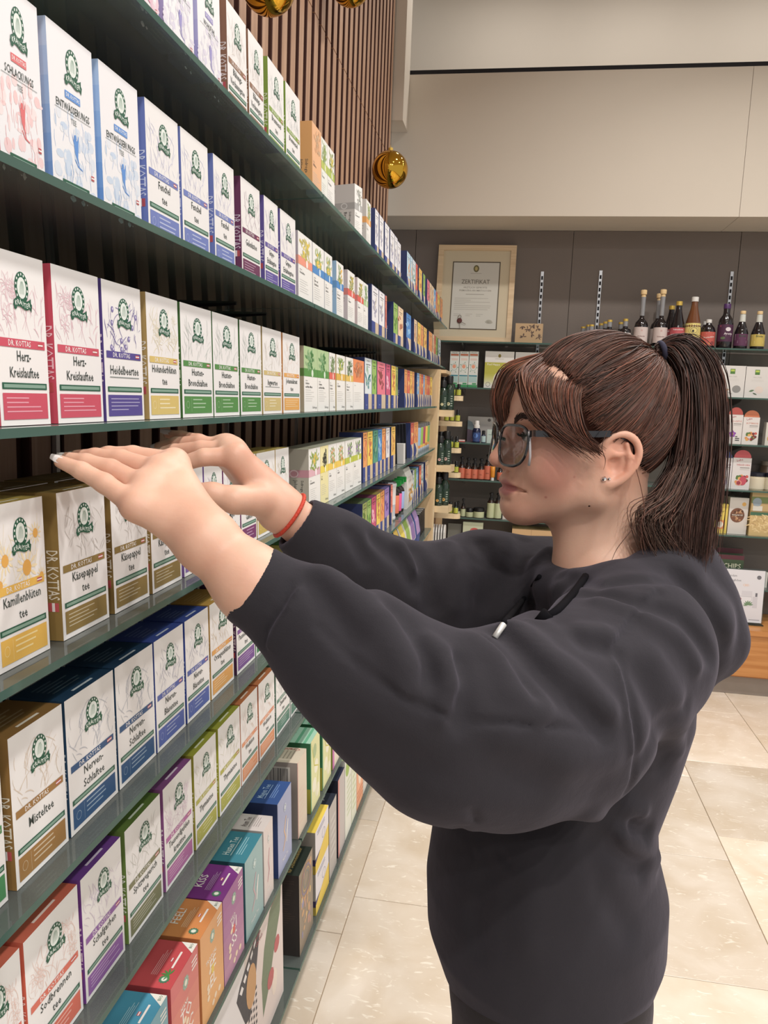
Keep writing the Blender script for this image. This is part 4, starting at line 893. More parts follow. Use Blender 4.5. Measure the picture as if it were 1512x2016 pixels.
for k, (px_, c) in enumerate(((788, '#d8632e'), (793, '#d83a8c'), (798, '#8fa8d8'))):
    yc = y_on_line(px_, XF, z + .06)
    o = link('spray_bottle', None, None, (XF - .03, yc, z + .0006)); tag(o, f'small {["orange", "magenta", "light blue"][k]} labelled bottle with black shoulder on the fifth glass shelf', 'bottle')
    mb = MB(); mb.lathe([(.024, 0, lin('#2a2226')), (.026, .012, lin(c)), (.026, .082, lin('#241c1a')), (.022, .094, lin('#241c1a')), (.012, .104, lin('#241c1a')), (.012, .110)], 16, col=lin('#241c1a')); link('body', mb.mesh('body', LABEL, True), o)
    mb = MB(); mb.lathe([(.013, .108), (.013, .122), (.009, .126)], 14, col=lin('#1fa04a')); mb.box(-.006, -.012, .120, .030, .012, .140); link('trigger_cap', mb.mesh('trigger_cap', PLASTIC_GREEN), o)
ya = y_on_line(801, XF, z + .06); yb = y_on_line(812, XF, z + .06)
mb = MB(); w_ = yb - ya
mb.prism([(-.12, 0), (0, 0), (.006, .05), (0, .13), (-.015, .165), (-.11, .165), (-.125, .1)], 0, w_, 'y', lin('#dcd8d2'))
o = link('food_pouch', mb.mesh('food_pouch', CARTON), None, (XF, ya, z + .0006)); o.rotation_euler = (0, -LEAN, 0); tag(o, 'white stand-up pouch with golden nut print on the fifth glass shelf', 'pouch')
p = Print(); rng = random.Random(11)
for k in range(14): p.disc(rng.uniform(.25, .8)*w_, rng.uniform(.03, .09), .10*w_, .006, '#c8922e', 2, 8)
p.lines(.25*w_, .11, .8*w_, .13, 3, '#b8b0a4', 2); link('front_print', p.mesh('front_print', 'front', (w_, .165, .1), LABEL), o, (.007, 0, 0))
# curved pouches on the sixth shelf, far end
z = LEVEL[6]
for k, (px_, c1, c2, nm) in enumerate(((779, '#e2b93a', '#25346b', 'yellow'), (788, '#d9c23a', '#e6e2dc', 'lemon'), (797, '#8fae4a', '#e4e0d8', 'green'), (806, '#8a6aa8', '#e6e0dc', 'purple'), (815, '#a887c0', '#2c4a9a', 'lilac'))):
    ya = y_on_line(px_, XF, z + .10); yb = y_on_line(px_ + 8.4, XF, z + .10); w_ = yb - ya
    prof = [(-.10, 0), (0, 0), (.005, .05), (-.004, .11), (-.022, .155), (-.045, .175), (-.055, .17), (-.075, .1)]
    mb = MB(); mb.prism(prof, 0, w_*.94, 'y', lin(c2))
    o = link('tea_pouch', mb.mesh('tea_pouch', CARTON), None, (XF + .01, ya, z + .0006)); o.rotation_euler = (0, -LEAN, 0); tag(o, f'curved standing tea pouch with {nm} picture on the sixth glass shelf', 'pouch')
    p = Print(); rng = random.Random(k)
    pm = MB(); F = [(.0055, .05), (-.0035, .11), (-.0215, .156)]
    for (xa, za), (xb, zb) in zip(F[:-1], F[1:]): pm.add([(xa+.0004, .12*w_, za), (xa+.0004, .85*w_, za), (xb+.0004, .85*w_, zb), (xb+.0004, .12*w_, zb)], [(0,1,2,3)], lin(c1))
    pm.add([(.0006, .1*w_, .003), (.0006, .88*w_, .003), (.0056, .88*w_, .045), (.0056, .1*w_, .045)], [(0,1,2,3)], lin('#2c4a9a'))
    link('front_print', pm.mesh('front_print', LABEL), o)
for k in range(5):   # dark small boxes at the very end
    ya = y_on_line(826 + 2.5*k, XF, z + .08)
    mb = MB(); mb.box(-.05, 0, 0, 0, .03, .115, cols={'u': lin('#e6e4e2')}, col=lin('#232126'))
    o = link('oil_box', mb.mesh('oil_box', CARTON), None, (XF, ya, z + .0008)); o.rotation_euler = (0, -LEAN, 0); tag(o, 'small black box with white top next to the curved pouches', 'box'); PLACED.setdefault(o['label'], []).append(o)
# ================================================================== BACK WALL BAYS
SY = 4.43     # front edge of the glass shelves on the back wall
def zy(px, py, Y=SY): return at_y(px, py, Y)
def back_shelf(n, px0, px1, py, phrase):
    a = zy(px0, py); b = zy(px1, py); z = zy((px0+px1)/2, py)[2]
    x0, x1 = a[0], b[0]
    mb = MB(); p = [(x0,SY,-.008),(x1,SY,-.008),(x1,WALL_Y-.022,-.008),(x0,WALL_Y-.022,-.008),(x0,SY,0),(x1,SY,0),(x1,WALL_Y-.022,0),(x0,WALL_Y-.022,0)]
    mb.add(p, [(0,3,2,1),(4,5,6,7)], mi=0); mb.add(p, [(0,1,5,4),(1,2,6,5),(2,3,7,6),(3,0,4,7)], mi=1)
    o = link('wall_shelf', mb.mesh('wall_shelf', [GLASS, GLASS_EDGE]), None, (0, 0, z)); tag(o, phrase, 'shelf')
    for xx in (x0 + .12, (x0+x1)/2, x1 - .12):
        mb = MB(); mb.prism([(SY+.03, -.009), (WALL_Y-.022, -.009), (WALL_Y-.022, -.045), (SY+.05, -.018)], xx-.003, xx+.003, 'x'); link('bracket', mb.mesh('bracket', STEEL), o)
    return z
XA = -.39
zt = back_shelf(1, 866, 1760, 682, 'long glass wall shelf carrying the certificate and juice bottles')
zl2 = back_shelf(2, 868, 1180, 766, 'glass wall shelf under the certificate')
zl3 = back_shelf(3, 868, 1180, 876, 'glass wall shelf with the blue spray bottle')
zl4 = back_shelf(4, 868, 1180, 950, 'glass wall shelf with the orange labelled pump bottles')
zl5 = back_shelf(5, 868, 1180, 1026, 'glass wall shelf with the cream jars')
zr2 = back_shelf(6, 1188, 1760, 783, 'glass wall shelf with two square white boxes')
zr3 = back_shelf(7, 1188, 1760, 876, 'glass wall shelf with the three arch topped boxes')
zr4 = back_shelf(8, 1188, 1760, 966, 'glass wall shelf with cream jars and two arch topped boxes')
zr5 = back_shelf(9, 1188, 1760, 1056, 'glass wall shelf with pasta bag and yellow box')
zr6 = back_shelf(10, 1188, 1760, 1160, 'lowest glass wall shelf above the oak cabinet')
# ---- oak cabinet
cab = link('oak_cabinet', None, None, (0, 0, 0)); tag(cab, 'long low oak cabinet with grey plinth along the back wall', 'cabinet')
CX0, CX1, CY = .64, 2.75, 4.285; CZ = EYE - 1.135
mb = MB(); mb.box(CX0, CY - .012, CZ - .028, CX1, WALL_Y - .014, CZ); link('cabinet_top', mb.mesh('cabinet_top', OAK), cab)
for a, b in ((CX0, 1.40), (1.40, 2.25), (2.25, CX1)):
    mb = MB(); mb.box(a + .002, CY, .112, b - .002, CY + .02, CZ - .031); link('drawer_front', mb.mesh('drawer_front', OAK), cab)
mb = MB(); mb.box(CX0 + .01, CY + .021, .100, CX1 - .01, WALL_Y - .014, CZ - .029); link('body', mb.mesh('body', OAK), cab)
mb = MB(); mb.box(CX0 + .02, CY + .035, 0.001, CX1 - .02, CY + .06, .099); link('plinth', mb.mesh('plinth', plain('plinth_grey', '#8f857c', .4, .2)), cab)
# ---- generic facing box on the back wall (origin bottom centre front)
def facing(name, label, cat, px0, px1, py_top, z, Y=None, d=.06, col='#dedad6', fn=None, top=None, rz=0.0):
    Y = Y or SY + .05
    a = at_y(px0, 0, Y); 
    c = (px0 + px1) / 2
    # solve the height where the top edge shows
    z1 = at_y(c, py_top, Y)[2]; pr = lambda px, zz: xcol(px, Y, zz)
    x0 = pr(px0, z); x1 = pr(px1, z); w = x1 - x0; h = z1 - z
    mb = MB()
    if top == 'arch':
        hb = h * .80; pts = [(0, 0), (w, 0), (w, hb)] + [(w/2 + w*.46*math.cos(t*math.pi/8), hb + (h-hb)*math.sin(t*math.pi/8)) for t in range(0, 9)] + [(0, hb)]
        mb.prism(pts[:3] + [(0, hb)], 0, d, 'y', lin(col)); link_parts = pts[3:-1]
    elif top == 'bag':
        n = 8; prof = [(-.0, 0), (d*.5, 0), (d*.62, h*.3), (d*.5, h*.7), (d*.2, h), (d*.12, h), (-d*.15, h*.6), (-d*.2, h*.25)]
        mb.prism([(y_, z_) for y_, z_ in prof], 0, w, 'x', lin(col))
    else: mb.box(0, 0, 0, w, d, h, lin(col))
    o = link(name, mb.mesh(name, CARTON), None, (x0, Y, z + .0006)); tag(o, label, cat); PLACED.setdefault(label, []).append(o)
    if rz: o.rotation_euler = (0, 0, rz)
    if fn:
        p = Print(); fn(p, w, h); k = link('front_print', p.mesh('front_print', 'toward', (w, h, d), LABEL), o)
        if top == 'bag': k.location = (0, -d*.2 - .001, 0)
    if top == 'arch':
        m2 = MB(); m2.prism([(w/2 + w*.47*math.cos(t*math.pi/10), hb + .0005 + (h-hb)*math.sin(t*math.pi/10)) for t in range(11)], .002, .006, 'y', lin(fn.arch)); lidp = link('arch_flap', m2.mesh('arch_flap', CARTON), o)
    return o
def xcol(px, Y, z):
    k = (px - 756) / FPX; zz = z - EYE; r = CAM_R
    return (k*(r[2][1]*Y + r[2][2]*zz) - r[0][1]*Y - r[0][2]*zz) / (r[0][0] - k*r[2][0])
# ---- certificate in a pale wood frame, leaning on the wall
fb = at_y(930, 674, 4.56); FW, FH = .435, .545
cert = link('framed_certificate', None, None, (xcol(929, 4.56, zt), 4.56, zt + .0006)); cert.rotation_euler = (math.radians(-8.0), 0, 0)
tag(cert, 'certificate in a pale wooden frame with wide cream mount', 'certificate')
FRAME_W = wood('pale_frame', '#cbb08c', '#ddc5a2', .45, 'x')
for nm, (a, b, c, d_) in {'t': (-FW/2, FH-.03, FW/2, FH), 'b': (-FW/2, 0, FW/2, .03), 'l': (-FW/2, .03, -FW/2+.03, FH-.03), 'r': (FW/2-.03, .03, FW/2, FH-.03)}.items():
    mb = MB(); mb.box(a, -.012, b, c, .012, d_); link('frame_rail', mb.mesh('frame_rail', FRAME_W), cert)
mb = MB(); mb.box(-FW/2+.028, -.004, .028, FW/2-.028, .008, FH-.028, lin('#c9bb9c')); link('mount', mb.mesh('mount', LABEL), cert)
p = Print(); w, h = .255, .37
p.rect(-.006, -.006, w+.006, h+.006, '#5c5140', 1); p.rect(0, 0, w, h, '#c9c7bd', 2)
p.disc(w/2, h*.91, .016, .02, '#6a6238', 3, 14); p.disc(w/2, h*.91, .008, .012, '#b0a060', 4, 10); p.rect(w*.38, h*.835, w*.62, h*.84, '#8a867c', 3)
p.text('ZERTIFIKAT', w/2, h*.68, .024, '#6f6a60', 3, maxw=w*.62)
p.text('ÄRZTLICH GEPRÜFTE', w/2, h*.61, .010, '#837e74', 3, maxw=w*.52); p.text('PRIMAVERA AROMATOLOGIN', w/2, h*.565, .010, '#837e74', 3, maxw=w*.7)
p.rect(w*.3, h*.515, w*.7, h*.523, '#8f8a80', 3)
for i, (a, b) in enumerate(((.06, .8), (.06, .42), (.06, .84), (.06, .3), (.06, .86), (.06, .85), (.06, .8))): p.rect(w*a, h*(.455 - .028*i), w*b, h*(.460 - .028*i), '#9a958c', 3)
for u in (.06, .32, .55): p.rect(w*u, h*.215, w*(u+.15), h*.22, '#9a958c', 3); p.rect(w*u, h*.19, w*(u+.1), h*.195, '#9a958c', 3)
for k in range(9): p.leaf(w*.84, h*.08, .3 + k*.3, .025, .008, '#a9a698', 3)
pr = link('certificate_sheet', p.mesh('certificate_sheet', 'toward', (w, h, 0), LABEL), cert, (-w/2, -.0045, .078))
mb = MB(); mb.lathe([(.0145, 0), (.0145, .004), (.011, .006)], 14); sl = link('wax_seal', mb.mesh('wax_seal', plain('wax', '#5a2320', .4)), cert, (-w*.30, -.006, .078 + h*.115)); sl.rotation_euler = (math.pi/2, 0, 0)
mb = MB(); mb.tube([(-w*.30 + .009*math.cos(t), -.012, .078 + h*.165 + .011*math.sin(t)) for t in np.linspace(0, 6.0, 13)], .0014, 6); mb.tube([(-w*.30, -.012, .078 + h*.11), (-w*.28, -.012, .078 + h*-.02)], .0012, 5); mb.tube([(-w*.28, -.012, .078 + h*.10), (-w*.16, -.012, .078 + h*.06)], .0012, 5)
link('seal_cord', mb.mesh('seal_cord', plain('cord', '#6a5a4a', .6)), cert)
# ---- floral wood-look box
def floral(p, w, h):
    rng = random.Random(5)
    for cx, cy in ((.25, .9), (.6, .9), (.3, .35), (.6, .5), (.85, .35), (.45, .75), (.8, .8)):
        for k in range(6): p.leaf(cx*w, cy*h*.95, rng.uniform(0, 6.2), .13*w, .04*w, '#5b463c', 2)
facing('gift_box', 'kraft gift box with dark leaf print beside the certificate', 'box', 1013, 1067, 637, zt, 4.50, .08, '#b9986c', floral)
# ---- left bay goods
def propolis(p, w, h):
    p.rect(.08*w, .88*h, .92*w, .93*h, '#c8683a', 2); p.text('Propolis', .5*w, .95*h, .03*h, '#5a7a74', 2, maxw=.8*w); p.lines(.15*w, .74*h, .85*w, .80*h, 2, '#e0a898', 2)
    p.ring(.5*w, .56*h, .33*w, .1*h, .03*w, '#7aa89a', 2, 16); p.disc(.5*w, .58*h, .2*w, .055*h, '#e0906a', 3, 12)
    for k in range(5): p.leaf(.5*w + .3*w*math.cos(k*1.3), .55*h + .12*h*math.sin(k*1.3), k*1.3, .2*w, .07*w, '#3f8a6a', 3)
    p.rect(.05*w, .30*h, .95*w, .34*h, '#3a8a98', 2); p.rect(.05*w, .14*h, .95*w, .29*h, '#a8c8c4', 2); p.rect(0, 0, w, .07*h, '#2f9a5a', 2); p.rect(.45*w, .08*h, .9*w, .12*h, '#2f9a5a', 2)
for k in range(3): facing('remedy_box', 'tall white box with orange fruit wreath, one of a row of three', 'box', 883.5 + 18.7*k, 901.2 + 18.7*k, 692, zl2, None, .05, '#d9dbd4', propolis)
def feel(p, w, h):
    p.rect(0, .38*h, w, .70*h, '#b4b028', 1)
    for i in range(8): p.rect(0, (.06 + .04*i)*h, w, (.10 + .04*i)*h, mixc('#b4b028', '#e2e0d4', 1 - i/8), 1)
    p.disc(.5*w, .88*h, .05*w, .05*h, '#8a7a1e', 2, 12); p.rect(.35*w, .79*h, .65*w, .80*h, '#a8a49a', 2); p.text('Feel Happy', .08*w, .62*h, .055*h, '#eae8d8', 2, 'l', maxw=.5*w)
    p.disc(.62*w, .24*h, .30*w, .24*h, '#e6e0d6', 3, 18); p.rect(.52*w, .42*h, .72*w, .52*h, '#e6e0d6', 3); p.ring(.14*w, .10*h, .08*w, .065*h, .015*w, '#8a877e', 3, 14)
facing('diffuser_box', 'white and lime diffuser box with a round vase picture', 'box', 952, 1008.5, 692, zl2, None, .10, '#dedbd6', feel)
facing('diffuser_box', 'plain white box right beside the lime diffuser box', 'box', 1011, 1066, 694, zl2, None, .10, '#d6d3cf', lambda p, w, h: p.rect(.3*w, .8*h, .7*w, .81*h, '#a8a49a', 2))
def greyset(p, w, h):
    p.poly([(0, 0), (.22*w, 0), (.20*w, .3*h), (.08*w, .75*h), (0, .85*h)], '#5b4c5c', 1); p.poly([(0, .5*h), (.14*w, .42*h), (.08*w, .78*h), (0, .85*h)], '#6f8088', 2)
    p.disc(.38*w, .88*h, .03*w, .03*w, '#55504e', 2, 8); p.poly([(.52*w, .55*h), (.62*w, .5*h), (.74*w, .62*h), (.7*w, .5*h), (.55*w, .45*h)], '#c8a24a', 2)
facing('gift_set_box', 'grey gift set box with purple curve behind spray bottle', 'box', 919, 1030, 822, zl3, 4.56, .04, '#a9a4a0', greyset)
BROWN_GLASS = plain('amber_glass', '#2a1812', .12, 0, var=.1, spec=.6, coat=.3); BLACK_CAP = plain('black_cap', '#1b1a1b', .35); GREEN_GLASS = plain('dark_green_glass', '#1e3024', .12, spec=.6, coat=.3); DARK_GLASS = plain('blackish_glass', '#1a1518', .1, spec=.6, coat=.4); WHITE_CAP = plain('white_cap', '#dcdad6', .4); CORK = plain('cork_stopper', '#d6b98a', .7, bump=.3); GOLD_CAP = plain('gold_cap', '#d9b95c', .35, .5); AMBER = plain('amber_juice', '#6a4128', .12, spec=.6, coat=.4); NEUTRAL = plain('clear_neck', '#8a8a8c', .1, spec=.6); PURPLE_CAP = plain('purple_cap', '#4a2a5c', .4); BLUE_GLASS = plain('blue_glass', '#131c3c', .12, coat=.3)
def bottle(label, loc, prof, glass_m, cap=None, cap_m=None, lab=None, cat='bottle', name='bottle', printfn=None, neck=None, n=20, group=None):
    """prof [(r,z)..] body; cap [(r,z)..]; lab (z0,z1,colour[,r]) wrapped label; printfn(Print, w, h) drawn on the label's front"""
    o = link(name, None, None, loc); tag(o, label, cat, group); PLACED.setdefault(label, []).append(o)
    mb = MB(); mb.lathe(prof, n); me = mb.mesh('glass_body', glass_m); smooth_by_angle(me, 50); link('glass_body', me, o)
    if cap: mb = MB(); mb.lathe(cap, n); me = mb.mesh('cap', cap_m); smooth_by_angle(me, 40); link('cap', me, o)
    if neck: mb = MB(); mb.lathe(neck[0], n); me = mb.mesh('neck_band', neck[1]); smooth_by_angle(me, 50); link('neck_band', me, o)
    if lab:
        z0, z1, c = lab[:3]
        rr = lambda z: np.interp(z, [q[1] for q in prof], [q[0] for q in prof]) + .0006
        zs = np.linspace(z0, z1, 5)
        mb = MB(); mb.lathe([(rr(z), z) for z in zs], 28, col=lin(c), cap=False); me = mb.mesh('label_band', LABEL, True); lb = link('label_band', me, o)
        if printfn:
            r = rr((z0+z1)/2); W_ = r*2.2; p = Print(); printfn(p, W_, z1 - z0); m2 = bpy.data.meshes.new('label_print')
            vs = []
            for u, v, l in p.v:
                a = (u - W_/2)/r; q = rr(z0 + v) + .0003*l
                vs.append((q*math.sin(a), -q*math.cos(a), z0 + v))
            m2.from_pydata(vs, [], p.f); m2.materials.append(LABEL); at_ = m2.color_attributes.new('ink', 'FLOAT_COLOR', 'CORNER')
            tot = np.empty(len(m2.polygons), np.int32); m2.polygons.foreach_get('loop_total', tot); at_.data.foreach_set('color', np.repeat(np.array(p.c, np.float32), tot, axis=0).ravel()); m2.update()
            link('label_print', m2, lb)
    return o
def onshelf(px, z, Y): return (xcol(px, Y, z), Y, z + .0006)
PUMP = lambda h, r: [(r*.62, h), (r*.62, h+.012), (r*.3, h+.014), (r*.3, h+.03), (r*.55, h+.031), (r*.55, h+.04), (r*.2, h+.043)]
# spray bottle, small bottle, pale box on shelf 3
bottle('navy spray bottle with white cap and red foot label', onshelf(937, zl3, 4.47), [(.022, 0), (.023, .004), (.023, .066), (.018, .078), (.012, .082)], BLUE_GLASS, [(.017, .080), (.017, .095), (.013, .098), (.012, .118), (.010, .121)], WHITE_CAP, (.006, .056, '#24427c'), printfn=lambda p, w, h: (p.rect(0, 0, w, .28*h, '#d0483c', 2), p.disc(.45*w, .65*h, .25*w, .25*h, '#3f74c0', 2)))
bottle('tiny pale blue labelled bottle with black cap', onshelf(951, zl3, 4.47), [(.012, 0), (.0125, .003), (.0125, .040), (.008, .046)], BLUE_GLASS, [(.009, .045), (.009, .066), (.007, .068)], BLACK_CAP, (.004, .038, '#a9c4c4'))
facing('remedy_box', 'small mint coloured box beside the tiny bottle', 'box', 958, 972, 846, zl3, 4.47, .03, '#b8c8c0', lambda p, w, h: p.rect(.2*w, .6*h, .8*w, .64*h, '#7a9a90', 2))
facing('leaflet_stack', 'little red and white leaflet stack on spray bottle shelf', 'leaflets', 903, 915, 866, zl3, 4.44, .03, '#c8443a', lambda p, w, h: p.rect(0, .5*h, w, h, '#dcd8d4', 1))
# orange labelled pump bottles
for k, (px_, h_, r_) in enumerate(((908, .066, .019), (920.5, .062, .0205), (933, .061, .0200), (946, .061, .0205), (959, .085, .0205), (984, .05, .018))):
    lb = ['orange labelled pump bottle half behind the round birch shelf', 'orange labelled amber pump bottle standing on the glass wall shelf', 'orange labelled amber pump bottle standing on the glass wall shelf', 'orange labelled amber pump bottle standing on the glass wall shelf', 'taller orange labelled pump bottle beside the orange tube', 'short orange labelled bottle by the orange tube'][k]
    bottle(lb, onshelf(px_, zl4, 4.47 + .002*k), [(r_*.95, 0), (r_, .003), (r_, h_), (r_*.6, h_ + .014), (r_*.55, h_ + .018)], BROWN_GLASS, PUMP(h_ + .016, r_), BLACK_CAP, (.004, h_*.94, '#c65a30'), printfn=lambda p, w, h: (p.text('SEDA', .5*w, .42*h, .07*h, '#5a2a1a', 2, maxw=.4*w), p.rect(.3*w, .38*h, .7*w, .39*h, '#6a3018', 2)))
o = link('cream_tube', None, None, onshelf(969, zl4, 4.46)); tag(o, 'orange cream tube standing on its white cap', 'tube')
mb = MB(); mb.lathe([(.010, .015), (.012, .02), (.013, .05), (.0135, .078)], 14, sy=.8); link('tube_body', mb.mesh('tube_body', plain('orange_tube', '#d88a2a', .4), True), o); mb = MB(); mb.lathe([(.009, 0), (.009, .016)], 14); link('cap', mb.mesh('cap', WHITE_CAP), o)
# pale green labelled goods on the next shelf
PG = '#b9bf94'
for px_, h_, r_, lb in ((901, .035, .012, 'little black capped flask beside the cream jars'), (911, .052, .014, 'slim pump bottle with pale green label left of the jars')):
    bottle(lb, onshelf(px_, zl5, 4.47), [(r_, 0), (r_, h_), (r_*.6, h_+.010)], BROWN_GLASS, PUMP(h_ + .009, r_), BLACK_CAP, (.003, h_*.85, PG))
for px_, h_, r_, lb in ((924, .030, .021, 'small cream jar with pale green label and black lid'), (942, .036, .030, 'wide cream jar with pale green label and black lid')):
    bottle(lb, onshelf(px_, zl5, 4.47), [(r_, 0), (r_, h_)], BROWN_GLASS, [(r_*1.02, h_), (r_*1.02, h_+.018), (r_*.95, h_+.020)], BLACK_CAP, (.002, h_*.97, PG), 'jar', 'cream_jar', printfn=lambda p, w, h: p.rect(.3*w, .4*h, .7*w, .46*h, '#7a8058', 2))
for k, px_ in enumerate((965, 979)):
    bottle('tall twin pump bottle with pale green label', onshelf(px_, zl5, 4.47), [(.0205, 0), (.021, .003), (.021, .092), (.012, .106)], BROWN_GLASS, PUMP(.104, .021), BLACK_CAP, (.004, .088, PG), printfn=lambda p, w, h: (p.rect(.25*w, .5*h, .75*w, .51*h, '#55583c', 2), p.lines(.3*w, .2*h, .7*w, .45*h, 4, '#8a8e68', 2, None, .2)))
facing('remedy_box', 'white box with black cap rim on the jar shelf', 'box', 989, 1003, 975, zl5, 4.47, .03, '#d8ccc4')
facing('tea_pouch', 'pale flat pouch lying at the far end of the jar shelf', 'pouch', 1057, 1084, 1018, zl5, 4.46, .05, '#cdb388')
# goods standing lower in the left bay on a beech side board
zb = at_y(930, 1112, 4.45)[2]
mb = MB(); mb.box(-.36, 4.40, 0, .62, 4.655, zb - .002); o = link('side_board', mb.mesh('side_board', BEECH), None, (0, 0, 0)); o.location.z = 0; tag(o, 'plain beech side board behind the reaching arms', 'cabinet')
mb = MB(); mb.box(-.37, 4.39, zb - .002, .63, 4.66, zb + .012); link('board_top', mb.mesh('board_top', BEECH), o)
zb += .012
def verde(p, w, h):
    p.rect(.0, .72*h, w, h, '#c3c8a8', 1); p.disc(.58*w, .80*h, .22*w, .07*h, '#c2392e', 2, 16); p.text('verde', .58*w, .775*h, .06*h, '#f0e6e0', 3, maxw=.34*w); p.rect(.15*w, .58*h, .85*w, .61*h, '#4a6a3a', 2)
    rng = random.Random(3)
    p.rect(0, 0, w, .5*h, '#cfcdb8', 1)
    for k in range(20): p.disc(rng.uniform(.1, .9)*w, rng.uniform(.08, .48)*h, .09*w, .05*h, rng.choice(['#c8503a', '#6a9a3a', '#e6dccc', '#8ab04a', '#3a3040', '#d8884a']), 2 + k % 3, 9)
facing('snack_bag', 'upright pale green food bag with red oval badge', 'bag', 908, 947, 1028, zb, 4.46, .05, '#c3c8a8', verde, 'bag')
facing('snack_bag', 'clear grey plastic bag beside the green food bag', 'bag', 879, 905, 1031, zb, 4.50, .05, '#8a8880', None, 'bag')
facing('wooden_crate', 'open light wooden box behind the raised sleeve', 'box', 1004, 1098, 1044, zb, 4.44, .14, '#c8a06a', lambda p, w, h: p.rect(.4*w, .0, .405*w, h, '#8a6a44', 2))
# ---- bottles along the top shelf
def lab_white(t1, t2):
    def f(p, w, h): p.rect(.08*w, .90*h, .92*w, .92*h, '#8a6a6a', 2); p.ring(.5*w, .78*h, .05*w, .05*w, .012*w, '#c8584a', 2, 10); p.text(t1, .5*w, .36*h, .09*h, '#7a4a48', 2, maxw=.66*w); p.lines(.2*w, .08*h, .8*w, .26*h, 3, '#d89a8a', 2)
    return f
def small_bottle(px, Y, h=.115, lb='small dark syrup bottle with white label and gold cap'):
    bottle(lb, onshelf(px, zt, Y), [(.030, 0), (.031, .004), (.031, h*.56), (.028, h*.62), (.013, h*.66), (.012, h*.80)], DARK_GLASS, [(.0135, h*.92), (.0135, h), (.011, h*1.01)], GOLD_CAP, (.008, h*.48, '#c9bfba'), neck=([(.0125, h*.70), (.0125, h*.925)], NEUTRAL), printfn=lab_white('Sirup', ''))
for px_, Y, h_ in ((1146, 4.60, .105), (1156, 4.56, .112), (1162, 4.50, .108), (1181, 4.60, .125), (1189, 4.55, .13), (1197, 4.50, .135), (1219, 4.58, .132), (1228, 4.50, .142)): small_bottle(px_, Y, h_)
def tall_bottle(px, Y, lb, h=.30):
    bottle(lb, onshelf(px, zt, Y), [(.034, 0), (.036, .005), (.036, .105), (.031, .125), (.018, .140), (.0115, .150), (.0115, h*.80)], DARK_GLASS, [(.013, h*.88), (.011, h*.93), (.016, h*.932), (.016, h*1.0), (.014, h*1.01)], CORK, (.02, .100, '#c9b8b2'), neck=([(.012, h*.55), (.0125, h*.56), (.0125, h*.80), (.0135, h*.885)], NEUTRAL), printfn=lab_white('Holunder', ''))
tall_bottle(1259, 4.50, 'long necked dark bottle with cork stopper standing apart', .292); tall_bottle(1290, 4.58, 'long necked cork stopped bottle behind another one', .285); tall_bottle(1297, 4.50, 'long necked cork stopped bottle beside yellow capped juice', .296)
def juice(px, Y, lb, gm, capm, h, r, labc, fn, neckc=None, zl=(.02, .10)):
    bottle(lb, onshelf(px, zt, Y), [(r*.93, 0), (r, .005), (r, h*.42), (r*.9, h*.52), (r*.5, h*.76), (r*.40, h*.86), (r*.40, h*.92)], gm, [(r*.44, h*.91), (r*.44, h*.995), (r*.40, h)], capm, (zl[0], zl[1], labc), printfn=fn, neck=neckc)
def rab(p, w, h): p.rect(0, .55*h, w, h, '#c23a44', 2); p.rect(0, .80*h, w, h, '#221418', 3); p.text('Rabenhorst', .5*w, .83*h, .10*h, '#f0e8e6', 4, maxw=.72*w); rng = random.Random(1); [p.disc(rng.uniform(.1, .9)*w, rng.uniform(.05, .4)*h, .08*w, .05*h, '#2c2630', 3, 8) for _ in range(14)]
rb = ([(.0165, .165), (.0155, .185)], plain('red_ribbon', '#b02c38', .4))
juice(1316, 4.60, 'dark juice bottle with red sash and yellow cap, hindmost of two', DARK_GLASS, GOLD_CAP, .228, .036, '#a8323c', rab, rb); juice(1330, 4.49, 'dark juice bottle with red berry label and yellow cap', DARK_GLASS, GOLD_CAP, .238, .037, '#b2363f', rab, rb)
def dachs(p, w, h): p.rect(.06*w, .04*h, .94*w, .95*h, '#d4cfc6', 2); p.ring(.5*w, .66*h, .30*w, .21*h, .012*w, '#4a4a4a', 3, 20); p.ring(.5*w, .66*h, .20*w, .14*h, .02*w, '#5a5a58', 3, 18); p.disc(.45*w, .63*h, .06*w, .06*h, '#2c2c2c', 4, 8); p.rect(.25*w, .34*h, .75*w, .36*h, '#8a867c', 3); p.text('bio', .75*w, .08*h, .05*h, '#4a4a48', 3)
juice(1360, 4.49, 'amber apple juice bottle with yellow bordered white label', AMBER, WHITE_CAP, .262, .040, '#d6c264', dachs, zl=(.015, .125))
def prot(p, w, h): p.rect(0, 0, w, h, '#b8402e', 1); p.text('Protection', .5*w, .55*h, .13*h, '#f2e6dc', 3, maxw=.75*w, rot=.15); p.rect(.22*w, .10*h, .55*w, .26*h, '#dcb82e', 3); p.disc(.72*w, .2*h, .12*w, .12*h, '#8a2a2a', 3); p.lines(.3*w, .82*h, .8*w, .9*h, 2, '#e0b0a0', 3)
for px_, Y, h_, lb in ((1370, 4.64, .142, 'white capped dark bottle, hindmost behind the red label'), (1385, 4.572, .146, 'white capped dark bottle right behind the red label'), (1391, 4.49, .148, 'squat dark bottle with red label and white cap')):
    bottle(lb, onshelf(px_, zt, Y), [(.034, 0), (.036, .004), (.036, h_*.60), (.030, h_*.72), (.014, h_*.84), (.0135, h_*.9)], DARK_GLASS, [(.0145, h_*.88), (.0145, h_*.99), (.013, h_)], WHITE_CAP, (.012, h_*.56, '#b8402e'), printfn=prot)
